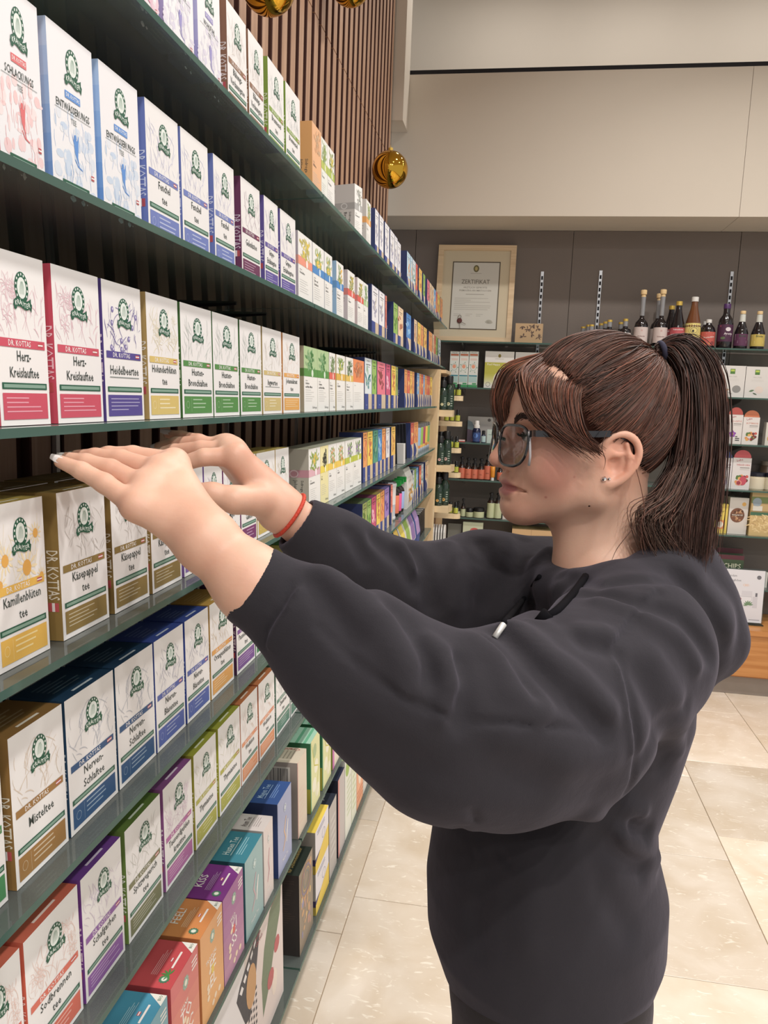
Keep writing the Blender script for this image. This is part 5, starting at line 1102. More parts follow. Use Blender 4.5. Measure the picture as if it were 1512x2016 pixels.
def aro(p, w, h): p.rect(0, 0, w, h, '#4a2240', 1); p.poly([(.1*w, .85*h), (.1*w, .95*h), (.5*w, 1.0*h), (.55*w, .97*h)], '#b83a4a', 2); p.disc(.58*w, .72*h, .16*w, .12*h, '#d8ccd0', 3, 14); p.text('Aronia', .6*w, .40*h, .13*h, '#eee4e6', 3, maxw=.5*w); p.rect(.45*w, .32*h, .8*w, .35*h, '#b89aa8', 3); p.disc(.3*w, .2*h, .14*w, .08*h, '#5a6a4a', 3)
bottle('wine shaped dark bottle with purple cap and plum label', onshelf(1424, zt, 4.49), [(.036, 0), (.038, .004), (.038, .128), (.034, .150), (.019, .172), (.0165, .18), (.0165, .222)], DARK_GLASS, [(.0175, .205), (.0175, .228), (.016, .230)], PURPLE_CAP, (.035, .122, '#4a2240'), printfn=aro)
def biotta(c):
    def f(p, w, h): p.rect(0, .48*h, w, h, '#cfcdc4', 1); p.text('Biotta', .5*w, .76*h, .17*h, '#3a5a44', 3, maxw=.66*w); p.rect(.3*w, .62*h, .7*w, .66*h, '#7a7a72', 2); p.rect(0, .12*h, w, .48*h, c, 2); p.lines(.2*w, .2*h, .8*w, .42*h, 3, mixc(c, '#ffffff', .5), 3)
    return f
for px_, c, lb in ((1456, '#5a2a4c', 'dark juice bottle with white neck and purple striped label'), (1489, '#c2a83a', 'dark juice bottle with white neck and yellow striped label')):
    r = .0345; h = .198
    bottle(lb, onshelf(px_, zt, 4.49), [(r*.95, 0), (r, .004), (r, .082), (r*.8, .105), (r*.42, .142), (r*.36, .16), (r*.36, .182)], DARK_GLASS, [(r*.40, .180), (r*.40, .194), (r*.36, .196)], CORK, (.015, .076, c), printfn=biotta(c), neck=([(r*.47, .140), (r*.41, .178)], plain('neck_label', '#c9cac2', .5)))
# ---- right bay goods
def sqbox(g):
    def f(p, w, h): p.rect(.38*w, .74*h, .57*w, .90*h, '#4a7a2e', 2); p.rect(.40*w, .82*h, .55*w, .88*h, '#b4c83a', 3); p.text('feine Seife', .5*w, .64*h, .045*h, '#b5b0a8', 2, maxw=.7*w); p.lines(.25*w, .50*h, .75*w, .58*h, 2, '#cfcac4', 2, None, .3); p.disc(.68*w if g else .6*w, .26*h, .17*w, .12*h, '#8f8c88' if g else '#dccbc0', 2, 14); p.leaf(.2*w, .2*h, .3, .22*w, .08*w, '#b89a7a' if g else '#5a7a52', 3); p.leaf(.35*w, .16*h, -.4, .2*w, .06*w, '#a8a49c' if g else '#5a6a52', 3)
    return f
facing('soap_box', 'square white box with grey salt picture', 'box', 1414, 1464, 720, zr2, None, .06, '#d6d1cc', sqbox(1)); facing('soap_box', 'square white box with green leaf picture', 'box', 1463, 1512, 722, zr2, None, .06, '#d6d1cc', sqbox(0)); facing('soap_box', 'white upright box rising behind the ponytail', 'box', 1392, 1413, 708, zr2, 4.55, .05, '#c9c5be')
def arch(c, name, t1, draw):
    def f(p, w, h):
        p.text('Lebe', .2*w, .70*h, .06*h, '#a83a4a', 2, 'l', rot=.25, maxw=.35*w); p.text(t1, .92*w, .60*h, .045*h, mixc(c, '#b8402e', .4), 2, 'r', maxw=.72*w); p.rect(.4*w, .54*h, .92*w, .56*h, '#8a8480', 2); p.rect(.4*w, .50*h, .92*w, .51*h, '#aaa49e', 2)
        draw(p, w, h)
    f.arch = c
    return f
def d_flower(p, w, h):
    for k in range(5): p.leaf(.38*w, .27*h, k*1.257 + .3, .26*w, .2*w, '#8f3fa8', 3)
    p.disc(.38*w, .27*h, .06*w, .03*h, '#d8a03a', 4); [p.disc(w*(.62 + .07*(k % 4)), h*(.10 + .05*(k // 4)), .035*w, .018*h, '#26242c', 3, 7) for k in range(10)]
def d_fruit(p, w, h): rng = random.Random(2); [p.disc(rng.uniform(.2, .85)*w, rng.uniform(.10, .34)*h, .09*w, .04*h, rng.choice(['#c8402e', '#d88a2e', '#7a2a34', '#5a7a3a', '#e0a03a']), 3 + k % 3, 9) for k in range(22)]
def d_pepper(p, w, h): p.disc(.35*w, .3*h, .15*w, .12*h, '#8fae3a', 3); p.disc(.4*w, .15*h, .12*w, .08*h, '#e0a83a', 4); p.leaf(.5*w, .3*h, 1.2, .3*w, .1*w, '#b8c84a', 3)
def d_lily(p, w, h): p.disc(.45*w, .33*h, .2*w, .09*h, '#e0a62e', 3, 7); [p.leaf(.45*w, .3*h, k*.9, .3*w, .08*w, '#5a8a3a' if k % 2 else '#e2b840', 3) for k in range(7)]; p.disc(.6*w, .16*h, .22*w, .1*h, '#b8acc8', 4, 9)
def d_pom(p, w, h): d_fruit(p, w, h); p.disc(.62*w, .22*h, .2*w, .12*h, '#c2304a', 6); p.disc(.42*w, .16*h, .16*w, .07*h, '#e07a6a', 7); p.disc(.4*w, .16*h, .11*w, .05*h, '#9c2434', 8)
facing('juice_carton', 'arch topped carton with lime flap and pepper picture', 'box', 1406, 1429, 790, zr3, 4.50, .05, '#d8d2cc', arch('#a8b43a', '', 'BIO', d_pepper), 'arch'); facing('juice_carton', 'arch topped carton with red flap and purple blossom', 'box', 1429, 1458, 802, zr3, None, .05, '#dcd5d0', arch('#d0473c', '', 'BIO-CISTUS', d_flower), 'arch'); facing('juice_carton', 'arch topped carton with orange flap and fruit picture', 'box', 1459, 1491, 808, zr3, None, .05, '#dcd5d0', arch('#cc6a34', '', 'BUTTERNUSS', d_fruit), 'arch'); facing('juice_carton', 'cream carton alone at the end of the arch topped boxes', 'box', 1505, 1530, 832, zr3, None, .05, '#d2ccc0', lambda p, w, h: p.disc(.4*w, .3*h, .25*w, .15*h, '#c8923a', 2))
facing('juice_carton', 'arch topped carton with blue flap and yellow lily', 'box', 1400, 1437, 886, zr4, None, .05, '#d5d1d3', arch('#33407c', '', 'MUCOLIN', d_lily), 'arch'); facing('juice_carton', 'arch topped carton with red flap and pomegranate', 'box', 1438, 1474, 886, zr4, None, .05, '#d8d2d0', arch('#c03c44', '', 'WEISSDORN', d_pom), 'arch')
for px_, Y, lb in ((1487, 4.50, 'cream jar with dark navy lid beside the arch topped cartons'), (1519, 4.49, 'cream jar with dark navy lid at the frame of the bay')):
    bottle(lb, onshelf(px_, zr4, Y), [(.040, 0), (.042, .004), (.042, .068), (.036, .076)], plain('cream_' + str(px_), '#c9bfa4', .4), [(.041, .074), (.041, .092), (.038, .094)], plain('navy_lid_' + str(px_), '#20222c', .3), (.008, .062, '#d0c6ac'), 'jar', 'cream_jar')
bottle('brown jar standing behind the cream jars', onshelf(1506, zr4, 4.60), [(.036, 0), (.036, .12), (.03, .13)], plain('brown_jar', '#6d5a4a', .3), [(.033, .128), (.033, .15)], plain('jar_lid_beige', '#8a7f70', .4), None, 'jar', 'jar')
def yellow(p, w, h): p.rect(.1*w, .88*h, .9*w, .89*h, '#c8a82e', 2); p.text('Cupper', .5*w, .72*h, .07*h, '#5a4a1e', 2, maxw=.5*w); p.disc(.55*w, .6*h, .06*w, .03*h, '#6a5a2e', 2); p.rect(.3*w, .15*h, .8*w, .45*h, '#d87a2e', 2); p.disc(.55*w, .3*h, .2*w, .11*h, '#e6dcc8', 3)
facing('tea_box', 'yellow carton with orange badge beside the walnut box', 'box', 1400, 1429, 992, zr5, None, .05, '#dcbf3a', yellow)
def walnut(p, w, h): p.disc(.45*w, .52*h, .38*w, .20*h, '#7a4a30', 2, 20); rng = random.Random(6); [p.disc(.45*w + rng.uniform(-.28, .28)*w, .52*h + rng.uniform(-.14, .14)*h, .07*w, .03*h, rng.choice(['#b07a4a', '#c89a6a', '#5a3420']), 3, 8) for _ in range(16)]; p.rect(.12*w, .49*h, .80*w, .56*h, '#5a3420', 4); p.text('WALNUSS', .45*w, .505*h, .045*h, '#efe4d6', 5, maxw=.62*w); p.disc(.76*w, .83*h, .11*w, .055*h, '#d8a03a', 2)
facing('nut_box', 'white box with round walnut picture', 'box', 1431, 1468, 980, zr5, None, .05, '#d2cac2', walnut); facing('nut_box', 'grey beige box hidden behind the walnut box', 'box', 1419, 1440, 976, zr5, 4.56, .04, '#8a8274')
def pasta(p, w, h):
    p.rect(0, .55*h, w, h, '#b89a62', 1); p.rect(0, .72*h, w, .86*h, '#6f7f4a', 2); p.rect(.0, .45*h, w, .52*h, '#3f6a4e', 2); p.disc(.15*w, .74*h, .12*w, .1*h, '#8a9aa4', 3); p.rect(.05*w, .55*h, .3*w, .66*h, '#d0ccc0', 3)
    rng = random.Random(9); p.rect(0, 0, w, .45*h, '#c8a868', 1)
    for k in range(44):
        x = rng.uniform(.05, .9)*w; y = rng.uniform(.03, .40)*h; a = rng.uniform(0, 3); p.stroke([(x, y), (x + .07*w*math.cos(a), y + .06*h*math.sin(a)), (x + .15*w*math.cos(a+.5), y + .10*h*math.sin(a+.5))], .006, rng.choice(['#e0c48a', '#d2b070', '#b8945a']), 2 + k % 4)
facing('pasta_bag', 'clear bag of pale macaroni with green and orange band', 'bag', 1471, 1545, 966, zr5, 4.48, .08, '#c8a868', pasta, 'bag')
def chips(p, w, h): p.rect(0, .86*h, w, h, '#5a2430', 2); p.rect(0, .50*h, w, .86*h, '#3f5238', 1); p.text('CHIPS', .55*w, .58*h, .16*h, '#cfcfb4', 3, maxw=.7*w); p.disc(.55*w, .3*h, .26*w, .18*h, '#c8923a', 3); p.disc(.4*w, .2*h, .2*w, .12*h, '#6a4a34', 2); p.disc(.7*w, .22*h, .16*w, .1*h, '#b8763a', 4)
zs = CZ + .001
facing('chips_bag', 'dark green vegetable chips bag with red top edge', 'bag', 1405, 1455, 1078, zr6, 4.56, .05, '#3d4a36', chips, 'bag'); facing('chips_bag', 'dark green chips bag in front of its twin', 'bag', 1408, 1458, 1092, zr6, 4.48, .05, '#3d4a36', chips, 'bag'); facing('gift_box', 'pink topped beige box behind the hood', 'box', 1376, 1410, 1101, zr6, 4.47, .08, '#c9a87a', lambda p, w, h: p.rect(0, .75*h, w, h, '#c86a86', 2)); facing('remedy_box', 'small white box behind the acrylic sign', 'box', 1498, 1509, 1127, zr6, 4.50, .04, '#cfccc4')
# ---- acrylic sign on the cabinet
sy = 4.40; sx0 = xcol(1419, sy, zs); sx1 = xcol(1498, sy, zs); sw = sx1 - sx0; sh_ = at_y(1458, 1122, sy)[2] - zs
sg = link('acrylic_sign', None, None, (sx0, sy, zs + .0006)); tag(sg, 'clear acrylic stand holding a white CBD poster on the cabinet', 'sign'); sg.rotation_euler = (math.radians(-4), 0, 0)
ACRYL = glass('acrylic', '#e6eaea')
mb = MB(); mb.box(-.006, .0020, 0, sw+.006, .0045, sh_ + .006); link('acrylic_pane', mb.mesh('acrylic_pane', ACRYL), sg)
mb = MB(); mb.box(-.004, -.03, 0, sw+.004, .06, .004); link('foot', mb.mesh('foot', ACRYL), sg)
p = Print(); w, h = sw, sh_ - .012
p.rect(0, 0, w, h, '#d9d7dc', 0)
for i, t in enumerate(('Rundum', 'ausgeglichen', 'mit Bio')): p.text(t, .08*w, (.86 - .085*i)*h, .042*h, '#77757c', 2, 'l', maxw=.56*w, sq=.85)
p.text('CBD.', .47*w, .69*h, .042*h, '#e3b08a', 2, 'l', maxw=.2*w); p.disc(.86*w, .87*h, .055*w, .04*h, '#6f6d74', 2, 16); p.ring(.25*w, .58*h, .07*w, .05*h, .006*w, '#8a8890', 2, 14); p.text('!', .25*w, .56*h, .05*h, '#77757c', 2)
p.rect(.33*w, .30*h, .72*w, .50*h, '#c3c0c6', 1); p.rect(.345*w, .31*h, .71*w, .485*h, '#dedce0', 2); p.disc(.42*w, .44*h, .045*w, .03*h, '#a06a70', 3); p.rect(.46*w, .51*h, .72*w, .60*h, '#cfccd2', 2); p.rect(.74*w, .28*h, .86*w, .50*h, '#c9c6cc', 2); p.rect(.80*w, .50*h, .85*w, .57*h, '#6a6870', 2)
for k in range(7): p.leaf(.64*w, .33*h, .2 + k*.5, .13*w, .04*w, '#6f8f6a', 4)
p.lines(.10*w, .10*h, .36*w, .26*h, 6, '#a9a7ad', 2, random.Random(2), .2); p.rect(.68*w, .045*h, .95*w, .06*h, '#a09ea6', 2)
mb = MB(); mb.box(0, .0002, .010, w, .0012, .010 + h, lin('#d9d7dc')); po = link('poster', mb.mesh('poster', LABEL), sg); link('poster_print', p.mesh('poster_print', 'toward', (w, h, 0), LABEL), po, (0, .0001, .010))
# ================================================================== BEECH END DISPLAY WITH OIL BOTTLES
dz = EYE + .150
disp = link('oil_display', None, None, (0, 0, 0)); tag(disp, 'beech end panel with small birch ledges for oil bottles', 'display rack')
mb = MB(); mb.box(-.625, 4.075, 0.001, -.392, 4.095, dz); link('end_panel', mb.mesh('end_panel', BEECH), disp)
mb = MB(); mb.box(-.392, 4.076, 0.001, -.386, 4.094, dz); link('edge_band', mb.mesh('edge_band', BIRCH), disp)
mb = MB(); mb.box(-.62, 4.096, 0.001, -.60, 4.42, dz); link('back_panel', mb.mesh('back_panel', BEECH), disp)
mb = MB(); mb.box(-.598, 4.40, 0.001, -.37, 4.42, dz - .02); link('rear_panel', mb.mesh('rear_panel', BEECH), disp)
mb = MB(); mb.box(-.598, 4.096, dz - .018, -.36, 4.399, dz - .001); link('top_board', mb.mesh('top_board', BEECH), disp)
mb = MB(); mb.box(-.420, 4.096, .001, -.405, 4.399, dz - .02); link('inner_panel', mb.mesh('inner_panel', plain('brown_backing', '#6d5240', .6)), disp)
small_prof = lambda h, r: [(r, 0), (r, h*.55), (r*.9, h*.62), (r*.5, h*.68)]
for k, (py, pxe) in enumerate(((807, 893), (915, 889), (995, 884))):
    z = at_y(875, py, 4.14)[2]; x1 = xcol(pxe, 4.14, z)
    mb = MB(); mb.prism([(-.404, 4.10), (x1, 4.10), (x1 + (.0 if k == 0 else .012), 4.20), (-.404, 4.22)], z - .034, z, 'z'); link('ledge', mb.mesh('ledge', BIRCH), disp)
    for j, (dx, yy, h_, r_) in enumerate(((.030, 4.128, .150, .024), (.060, 4.160, .175, .025), (.026, 4.185, .170, .024))):
        bottle(f'tall dark green oil bottle on the {("upper", "middle", "lower")[k]} birch ledge', (-.404 + dx, yy, z + .0008), [(r_, 0), (r_*1.02, .003), (r_*1.02, h_*.60), (r_*.9, h_*.68), (r_*.5, h_*.76), (r_*.48, h_*.80)], GREEN_GLASS, [(r_*.72, h_*.77), (r_*.72, h_*.97), (r_*.62, h_)], BLACK_CAP, (.012, h_*.50, '#21382a'), printfn=lambda p, w, h: (p.rect(.1*w, .1*h, .25*w, .5*h, '#7a8a74', 2), p.disc(.5*w, .25*h, .14*w, .12*h, ['#d8d0a0', '#d8a8a0', '#d89a2e'][k], 2, 9), [p.rect(.68*w, (.1 + .16*q)*h, .88*w, (.16 + .16*q)*h, '#9aa89a', 2) for q in range(5)]))
for k, (py, pxe, nb) in enumerate(((779, 913, 3), (829, 911, 3), (881, 909, 2), (929, 908, 2), (1009, 907, 2))):
    z = at_y(890, py, 4.32)[2]; x1 = xcol(pxe, 4.32, z); x0 = -.404; xm = x1 - .03
    pts = [(x0, 4.26)] + [(xm + .03*math.sin(t*math.pi/8), 4.30 - .03*math.cos(t*math.pi/8) - .01) for t in range(0, 9)] + [(x0, 4.34)]
    mb = MB(); mb.prism(pts, z - .026, z, 'z'); link('round_ledge', mb.mesh('round_ledge', BIRCH), disp)
    for j in range(nb):
        bottle(f'tiny oil bottle with lime label on the {("first", "second", "third", "fourth", "fifth")[k]} rounded birch ledge', (xm + .004 - .030*j, 4.285 + .012*(j % 2), z + .0008), [(.0115, 0), (.012, .002), (.012, .034), (.007, .04)], GREEN_GLASS, [(.0085, .039), (.0085, .060), (.007, .062)], BLACK_CAP, (.003, .032, '#b3b824'), n=14)
# leaflets and loose goods at the display foot
z = at_y(860, 1085, 4.12)[2]
mb = MB(); mb.box(-.404, 4.10, z - .02, -.30, 4.25, z); lg = link('ledge', mb.mesh('ledge', BIRCH), disp)
for k in range(5):
    mb = MB(); pts = [(-.385 + .002*math.sin(t) + .013*k, 0) for t in (0,)]
    prof = []
    for t in range(9): a = t/8; prof.append((4.115 + .10*a, .15*math.sin(math.pi*(.30 + .70*a))**.8))
    mb = MB(); ring = [(y_, z_) for y_, z_ in prof] + [(y_, z_ - .004) for y_, z_ in reversed(prof)]
    mb.prism([(4.115, 0), (4.12, .10), (4.135, .128), (4.16, .138), (4.19, .13), (4.205, .10), (4.208, 0)], 0, .008, 'x')
    o = link('leaflet', mb.mesh('leaflet', plain('white_paper', '#d5d3d0', .6) if k == 0 else bpy.data.materials['white_paper']), None, (-.392 + .014*k, 0, z + .0008)); o.rotation_euler = (0, 0, 0); tag(o, 'white rounded leaflet standing in a row below the oil ledges', 'leaflet'); PLACED.setdefault(o['label'], []).append(o)
# ================================================================== GOLD BAUBLES
GOLDM = plain('polished_gold', '#d9a93c', .05, 1.0, var=.02); 
THREAD = plain('thread', '#4a3a2a', .7)
for (bx, by, bz, r), lb in (((-.607, 3.6, EYE + .987, .079), 'gold glass bauble hanging by the end of the slat wall'), ((-.612, 1.877, EYE + .914, .062), 'gold bauble hanging above the brown barred tea boxes'), ((-.612, 2.722, EYE + 1.319, .066), 'gold bauble hanging highest before the slats')):
    o = link('christmas_bauble', None, None, (bx, by, bz)); tag(o, lb, 'bauble')
    mb = MB(); mb.lathe([(max(.0005, r*math.sin(t*math.pi/32)), -r*math.cos(t*math.pi/32)) for t in range(33)], 48); link('ball', mb.mesh('ball', GOLDM, True), o)
    mb = MB(); mb.lathe([(r*.13, r*.97), (r*.13, r*1.13), (r*.10, r*1.15)], 16); mb.tube([(0, -.05*r + .05*r*math.cos(t), r*1.2 + .06*r*math.sin(t)) for t in np.linspace(0, 6.28, 13)], r*.012, 6); link('cap', mb.mesh('cap', GOLD_CAP), o)
    mb = MB(); mb.tube([(0, 0, r*1.22), (0, 0, CEIL_Z - bz - .002)], .0007, 5); link('thread', mb.mesh('thread', THREAD), o)
# ================================================================== SCULPTING TOOLKIT (signed distance fields -> one continuous mesh)
def v3(*a): return np.array(a, np.float32)
def rcone(a, b, r1, r2):
    a = np.asarray(a, np.float32); b = np.asarray(b, np.float32)
    ba = b - a; l2 = float(ba @ ba); rr = r1 - r2; a2 = l2 - rr*rr; il2 = 1.0/max(l2, 1e-12)
    def f(P):
        pa = P - a; y = pa @ ba; z = y - l2; t = pa*l2 - y[:, None]*ba; x2 = np.einsum('ij,ij->i', t, t); y2 = y*y*l2; z2 = z*z*l2
        k = np.sign(rr)*rr*rr*x2
        out = (np.sqrt(np.maximum(x2*a2*il2, 0)) + y*rr)*il2 - r1
        m1 = np.sign(z)*a2*z2 > k; m2 = np.sign(y)*a2*y2 < k
        out = np.where(m1, np.sqrt(x2 + z2)*il2 - r2, np.where(m2, np.sqrt(x2 + y2)*il2 - r1, out))
        return out
    return f
def ell(c, r, M=None):
    c = np.asarray(c, np.float32); r = np.asarray(r, np.float32)
    def f(P):
        q = P - c
        if M is not None: q = q @ M.T
        k0 = np.sqrt(((q/r)**2).sum(1)); k1 = np.sqrt(((q/(r*r))**2).sum(1)) + 1e-9
        return np.where(k0 < 1e-4, -r.min(), k0*(k0 - 1)/k1)
    return f
def loft(levels):
    """levels: (z, cx, cy, rx, ry) bottom to top"""
    L = np.array(levels, np.float32)
    def f(P):
        z = P[:, 2]; zc = np.clip(z, L[0, 0], L[-1, 0])
        cx, cy, rx, ry = (np.interp(zc, L[:, 0], L[:, i]) for i in (1, 2, 3, 4))
        dx = P[:, 0] - cx; dy = P[:, 1] - cy
        k0 = np.sqrt((dx/rx)**2 + (dy/ry)**2); k1 = np.sqrt((dx/rx**2)**2 + (dy/ry**2)**2) + 1e-9
        d = np.where(k0 < 1e-3, -np.minimum(rx, ry), k0*(k0 - 1)/k1)
        dz = np.maximum(L[0, 0] - z, z - L[-1, 0])
        return np.where(dz > 0, np.sqrt(np.maximum(d, 0)**2 + dz**2), np.maximum(d, dz))
    return f
def polyline(pts):
    A = [np.asarray(p, np.float32) for p in pts]
    def f(P):
        d = np.full(len(P), 9.0, np.float32)
        for a, b in zip(A[:-1], A[1:]):
            ba = b - a; h = np.clip(((P - a) @ ba)/max(float(ba @ ba), 1e-12), 0, 1)
            d = np.minimum(d, np.sqrt((((P - a) - h[:, None]*ba)**2).sum(1)))
        return d
    return f
def smin(a, b, k):
    if k <= 0: return np.minimum(a, b)
    h = np.maximum(k - np.abs(a - b), 0)/k
    return np.minimum(a, b) - h*h*k*.25
class SDF:
    """ops: ('u', fn, k) smooth union, ('s', fn, k) smooth cut, ('i', fn, k) keep inside, ('g', fn, amp, width) groove (+) or ridge (-) along a curve"""
    def __init__(self): self.ops = []
    def u(self, fn, k=.01): self.ops.append(('u', fn, k)); return self
    def s(self, fn, k=.005): self.ops.append(('s', fn, k)); return self
    def g(self, fn, amp, width): self.ops.append(('g', fn, amp, width)); return self
    def chain(self, pts, rs, k=.01):
        for i in range(len(pts)-1): self.u(rcone(pts[i], pts[i+1], rs[i], rs[i+1]), k)
        return self
    def __call__(self, P):
        d = np.full(len(P), 9.0, np.float32)
        for o in self.ops: d = self._ap(o, d, o[1](P))
        return d
    @staticmethod
    def _ap(o, d, v):
        if o[0] == 'u': return smin(d, v, o[2])
        if o[0] == 's': return -smin(-d, v, o[2])
        return d + o[2]*np.exp(-(v/o[3])**2)
    def march(self, org, dr, t0=.3, t1=1.6, n=90):
        org = np.asarray(org, np.float32); dr = np.asarray(dr, np.float32); dr = dr/np.linalg.norm(dr); t = t0
        for _ in range(n):
            d = float(self((org + dr*t)[None, :])[0])
            if d < .0005: break
            t += max(d*.8, .0004)
            if t > t1: return None
        return org + dr*t
    def mesh(self, name, lo, hi, h, mat):
        B = 8; bs = B*h; lo = np.asarray(lo, np.float32); n = np.ceil((np.asarray(hi) - lo)/bs).astype(int)
        I = np.stack(np.meshgrid(*[np.arange(k) for k in n], indexing='ij'), -1).reshape(-1, 3)
        C = (lo + (I + .5)*bs).astype(np.float32); diag = bs*.87
        d = np.full(len(C), 9.0, np.float32); dv = []
        for o in self.ops:
            v = o[1](C).astype(np.float32); dv.append(v); d = self._ap(o, d, v)
        act = np.abs(d) < diag*1.8 + .008; I = I[act]; C = C[act]; dv = [v[act] for v in dv]
        nb = len(I); g = np.arange(B+1)*h
        G = np.stack(np.meshgrid(g, g, g, indexing='ij'), -1).reshape(-1, 3).astype(np.float32); m = len(G)
        V = np.full((nb, m), 9.0, np.float32); base = (lo + I*bs).astype(np.float32)
        for o, v in zip(self.ops, dv):
            lim = diag*1.3 + (3*o[3] if o[0] == 'g' else 1.6*o[2] + 2.2*diag + .008)
            s = np.where(v < lim)[0]
            if not len(s): continue
            for c in range(0, len(s), 1500):
                q = s[c:c+1500]; P = (base[q][:, None, :] + G[None]).reshape(-1, 3)
                V[q] = self._ap(o, V[q].ravel(), o[1](P).astype(np.float32)).reshape(len(q), m)
        V = V.reshape(nb, B+1, B+1, B+1)
        cs = [V[:, a:a+B, b:b+B, c:c+B] for a in (0, 1) for b in (0, 1) for c in (0, 1)]
        neg = sum((x < 0).astype(np.int8) for x in cs); mix = (neg > 0) & (neg < 8)
        w = np.where(mix); cells = I[w[0]]*B + np.stack(w[1:], 1)
        val = np.stack([x[w] for x in cs], 1); off = np.array([(a, b, c) for a in (0, 1) for b in (0, 1) for c in (0, 1)], np.float32)
        acc = np.zeros((len(val), 3), np.float32); cnt = np.zeros(len(val), np.float32)
        for i in range(8):
            for j in range(i+1, 8):
                if np.abs(off[i]-off[j]).sum() != 1: continue
                s = (val[:, i] < 0) != (val[:, j] < 0); t = np.where(s, val[:, i]/(val[:, i]-val[:, j] + 1e-12), 0)
                acc += np.where(s[:, None], off[i] + t[:, None]*(off[j]-off[i]), 0); cnt += s
        verts = lo + (cells + acc/cnt[:, None])*h
        big = 1 << 20; key = (cells[:, 0].astype(np.int64)*big + cells[:, 1])*big + cells[:, 2]; od = np.argsort(key); ks = key[od]
        def find(c):
            kk = (c[:, 0].astype(np.int64)*big + c[:, 1])*big + c[:, 2]; p = np.clip(np.searchsorted(ks, kk), 0, len(ks)-1); return np.where(ks[p] == kk, od[p], -1)
        F = []
        for ax in range(3):
            j = [4, 2, 1][ax]; s = (val[:, 0] < 0) != (val[:, j] < 0); c = cells[s]; e1 = np.zeros(3, int); e2 = np.zeros(3, int); e1[(ax+1) % 3] = 1; e2[(ax+2) % 3] = 1
            q = np.stack([find(c), find(c - e1), find(c - e1 - e2), find(c - e2)], 1); fl = val[s, 0] < 0
            ok = (q >= 0).all(1); q = q[ok]; fl = fl[ok]; q[~fl] = q[~fl][:, ::-1]; F.append(q)
        F = np.concatenate(F)
        me = bpy.data.meshes.new(name); me.vertices.add(len(verts)); me.vertices.foreach_set('co', verts.astype(np.float32).ravel())
        me.loops.add(len(F)*4); me.loops.foreach_set('vertex_index', F.astype(np.int32).ravel()); me.polygons.add(len(F)); me.polygons.foreach_set('loop_start', np.arange(0, len(F)*4, 4, dtype=np.int32))
        me.polygons.foreach_set('use_smooth', np.ones(len(F), bool)); me.update(calc_edges=True); me.validate(); me.materials.append(mat)
        return me
def strands(name, paths, rad, mat, cols, taper=True):
    """paths (n,m,3) -> one mesh of thin three sided hairs; cols (n,3) linear"""
    paths = np.asarray(paths, np.float32); n, m, _ = paths.shape
    t = np.gradient(paths, axis=1); t /= np.linalg.norm(t, axis=2, keepdims=True) + 1e-9
    up = np.array([.21, .35, .91], np.float32); a = np.cross(t, up); a /= np.linalg.norm(a, axis=2, keepdims=True) + 1e-9; b = np.cross(t, a)
    s = np.linspace(0, 1, m); prof = (1 - .75*np.maximum(s - .6, 0)/.4) if taper else np.ones(m)
    r = (np.asarray(rad).reshape(-1, 1)*prof[None])[:, :, None]
    ring = [paths + r*(a*math.cos(q) + b*math.sin(q)) for q in (0, 2.094, 4.189)]
    Vx = np.stack(ring, 2).reshape(-1, 3)
    base = (np.arange(n)[:, None, None]*m + np.arange(m-1)[None, :, None])*3; k = np.arange(3)[None, None]
    k2 = (k + 1) % 3
    F = np.stack([base + k, base + k2, base + 3 + k2, base + 3 + k], -1).reshape(-1, 4)
    me = bpy.data.meshes.new(name); me.vertices.add(len(Vx)); me.vertices.foreach_set('co', Vx.astype(np.float32).ravel())
    me.loops.add(len(F)*4); me.loops.foreach_set('vertex_index', F.astype(np.int32).ravel()); me.polygons.add(len(F)); me.polygons.foreach_set('loop_start', np.arange(0, len(F)*4, 4, dtype=np.int32))
    me.polygons.foreach_set('use_smooth', np.ones(len(F), bool)); me.update(calc_edges=True)
    at = me.color_attributes.new('ink', 'FLOAT_COLOR', 'POINT')
    cc = np.ones((n, m, 3, 4), np.float32); cc[..., :3] = np.asarray(cols, np.float32)[:, None, None, :]; at.data.foreach_set('color', cc.ravel())
    me.materials.append(mat)
    return me
# ================================================================== THE SHOPPER
AD = lambda px, py, d: at_depth(px, py, d)
def norm(v): v = np.asarray(v, float); return v/np.linalg.norm(v)
# ---- head frame: F forward, L her left (towards the lens), U up
yaw = math.radians(20); pit = math.radians(-3)
F0 = np.array([-math.cos(yaw), -math.sin(yaw), 0.0]); Ls = np.array([math.sin(yaw), -math.cos(yaw), 0.0])
HF = norm(F0*math.cos(pit) + np.array([0, 0, 1])*math.sin(pit)); HU = norm(np.cross(HF, Ls)); HL = np.cross(HU, HF)
HO = AD(1197, 905, .905) - .071*HL - .009*HF
HM = np.stack([HF, HL, HU])                       # world -> head axes
def H(f, l, u): return HO + HF*f + HL*l + HU*u
def hell(c, r): return ell(H(*c), r, HM.astype(np.float32))
def bez(ctrl, m):
    C = np.asarray(ctrl, float); t = np.linspace(0, 1, m)[:, None]; n = len(C) - 1
    # Catmull-Rom through the control points
    T = np.linspace(0, n, m); out = []
    for x in T:
        i = min(int(x), n-1); u = x - i; p0 = C[max(i-1, 0)]; p1 = C[i]; p2 = C[i+1]; p3 = C[min(i+2, n)]
        out.append(.5*((2*p1) + (-p0+p2)*u + (2*p0-5*p1+4*p2-p3)*u*u + (-p0+3*p1-3*p2+p3)*u**3))
    return np.array(out)
body = SDF()
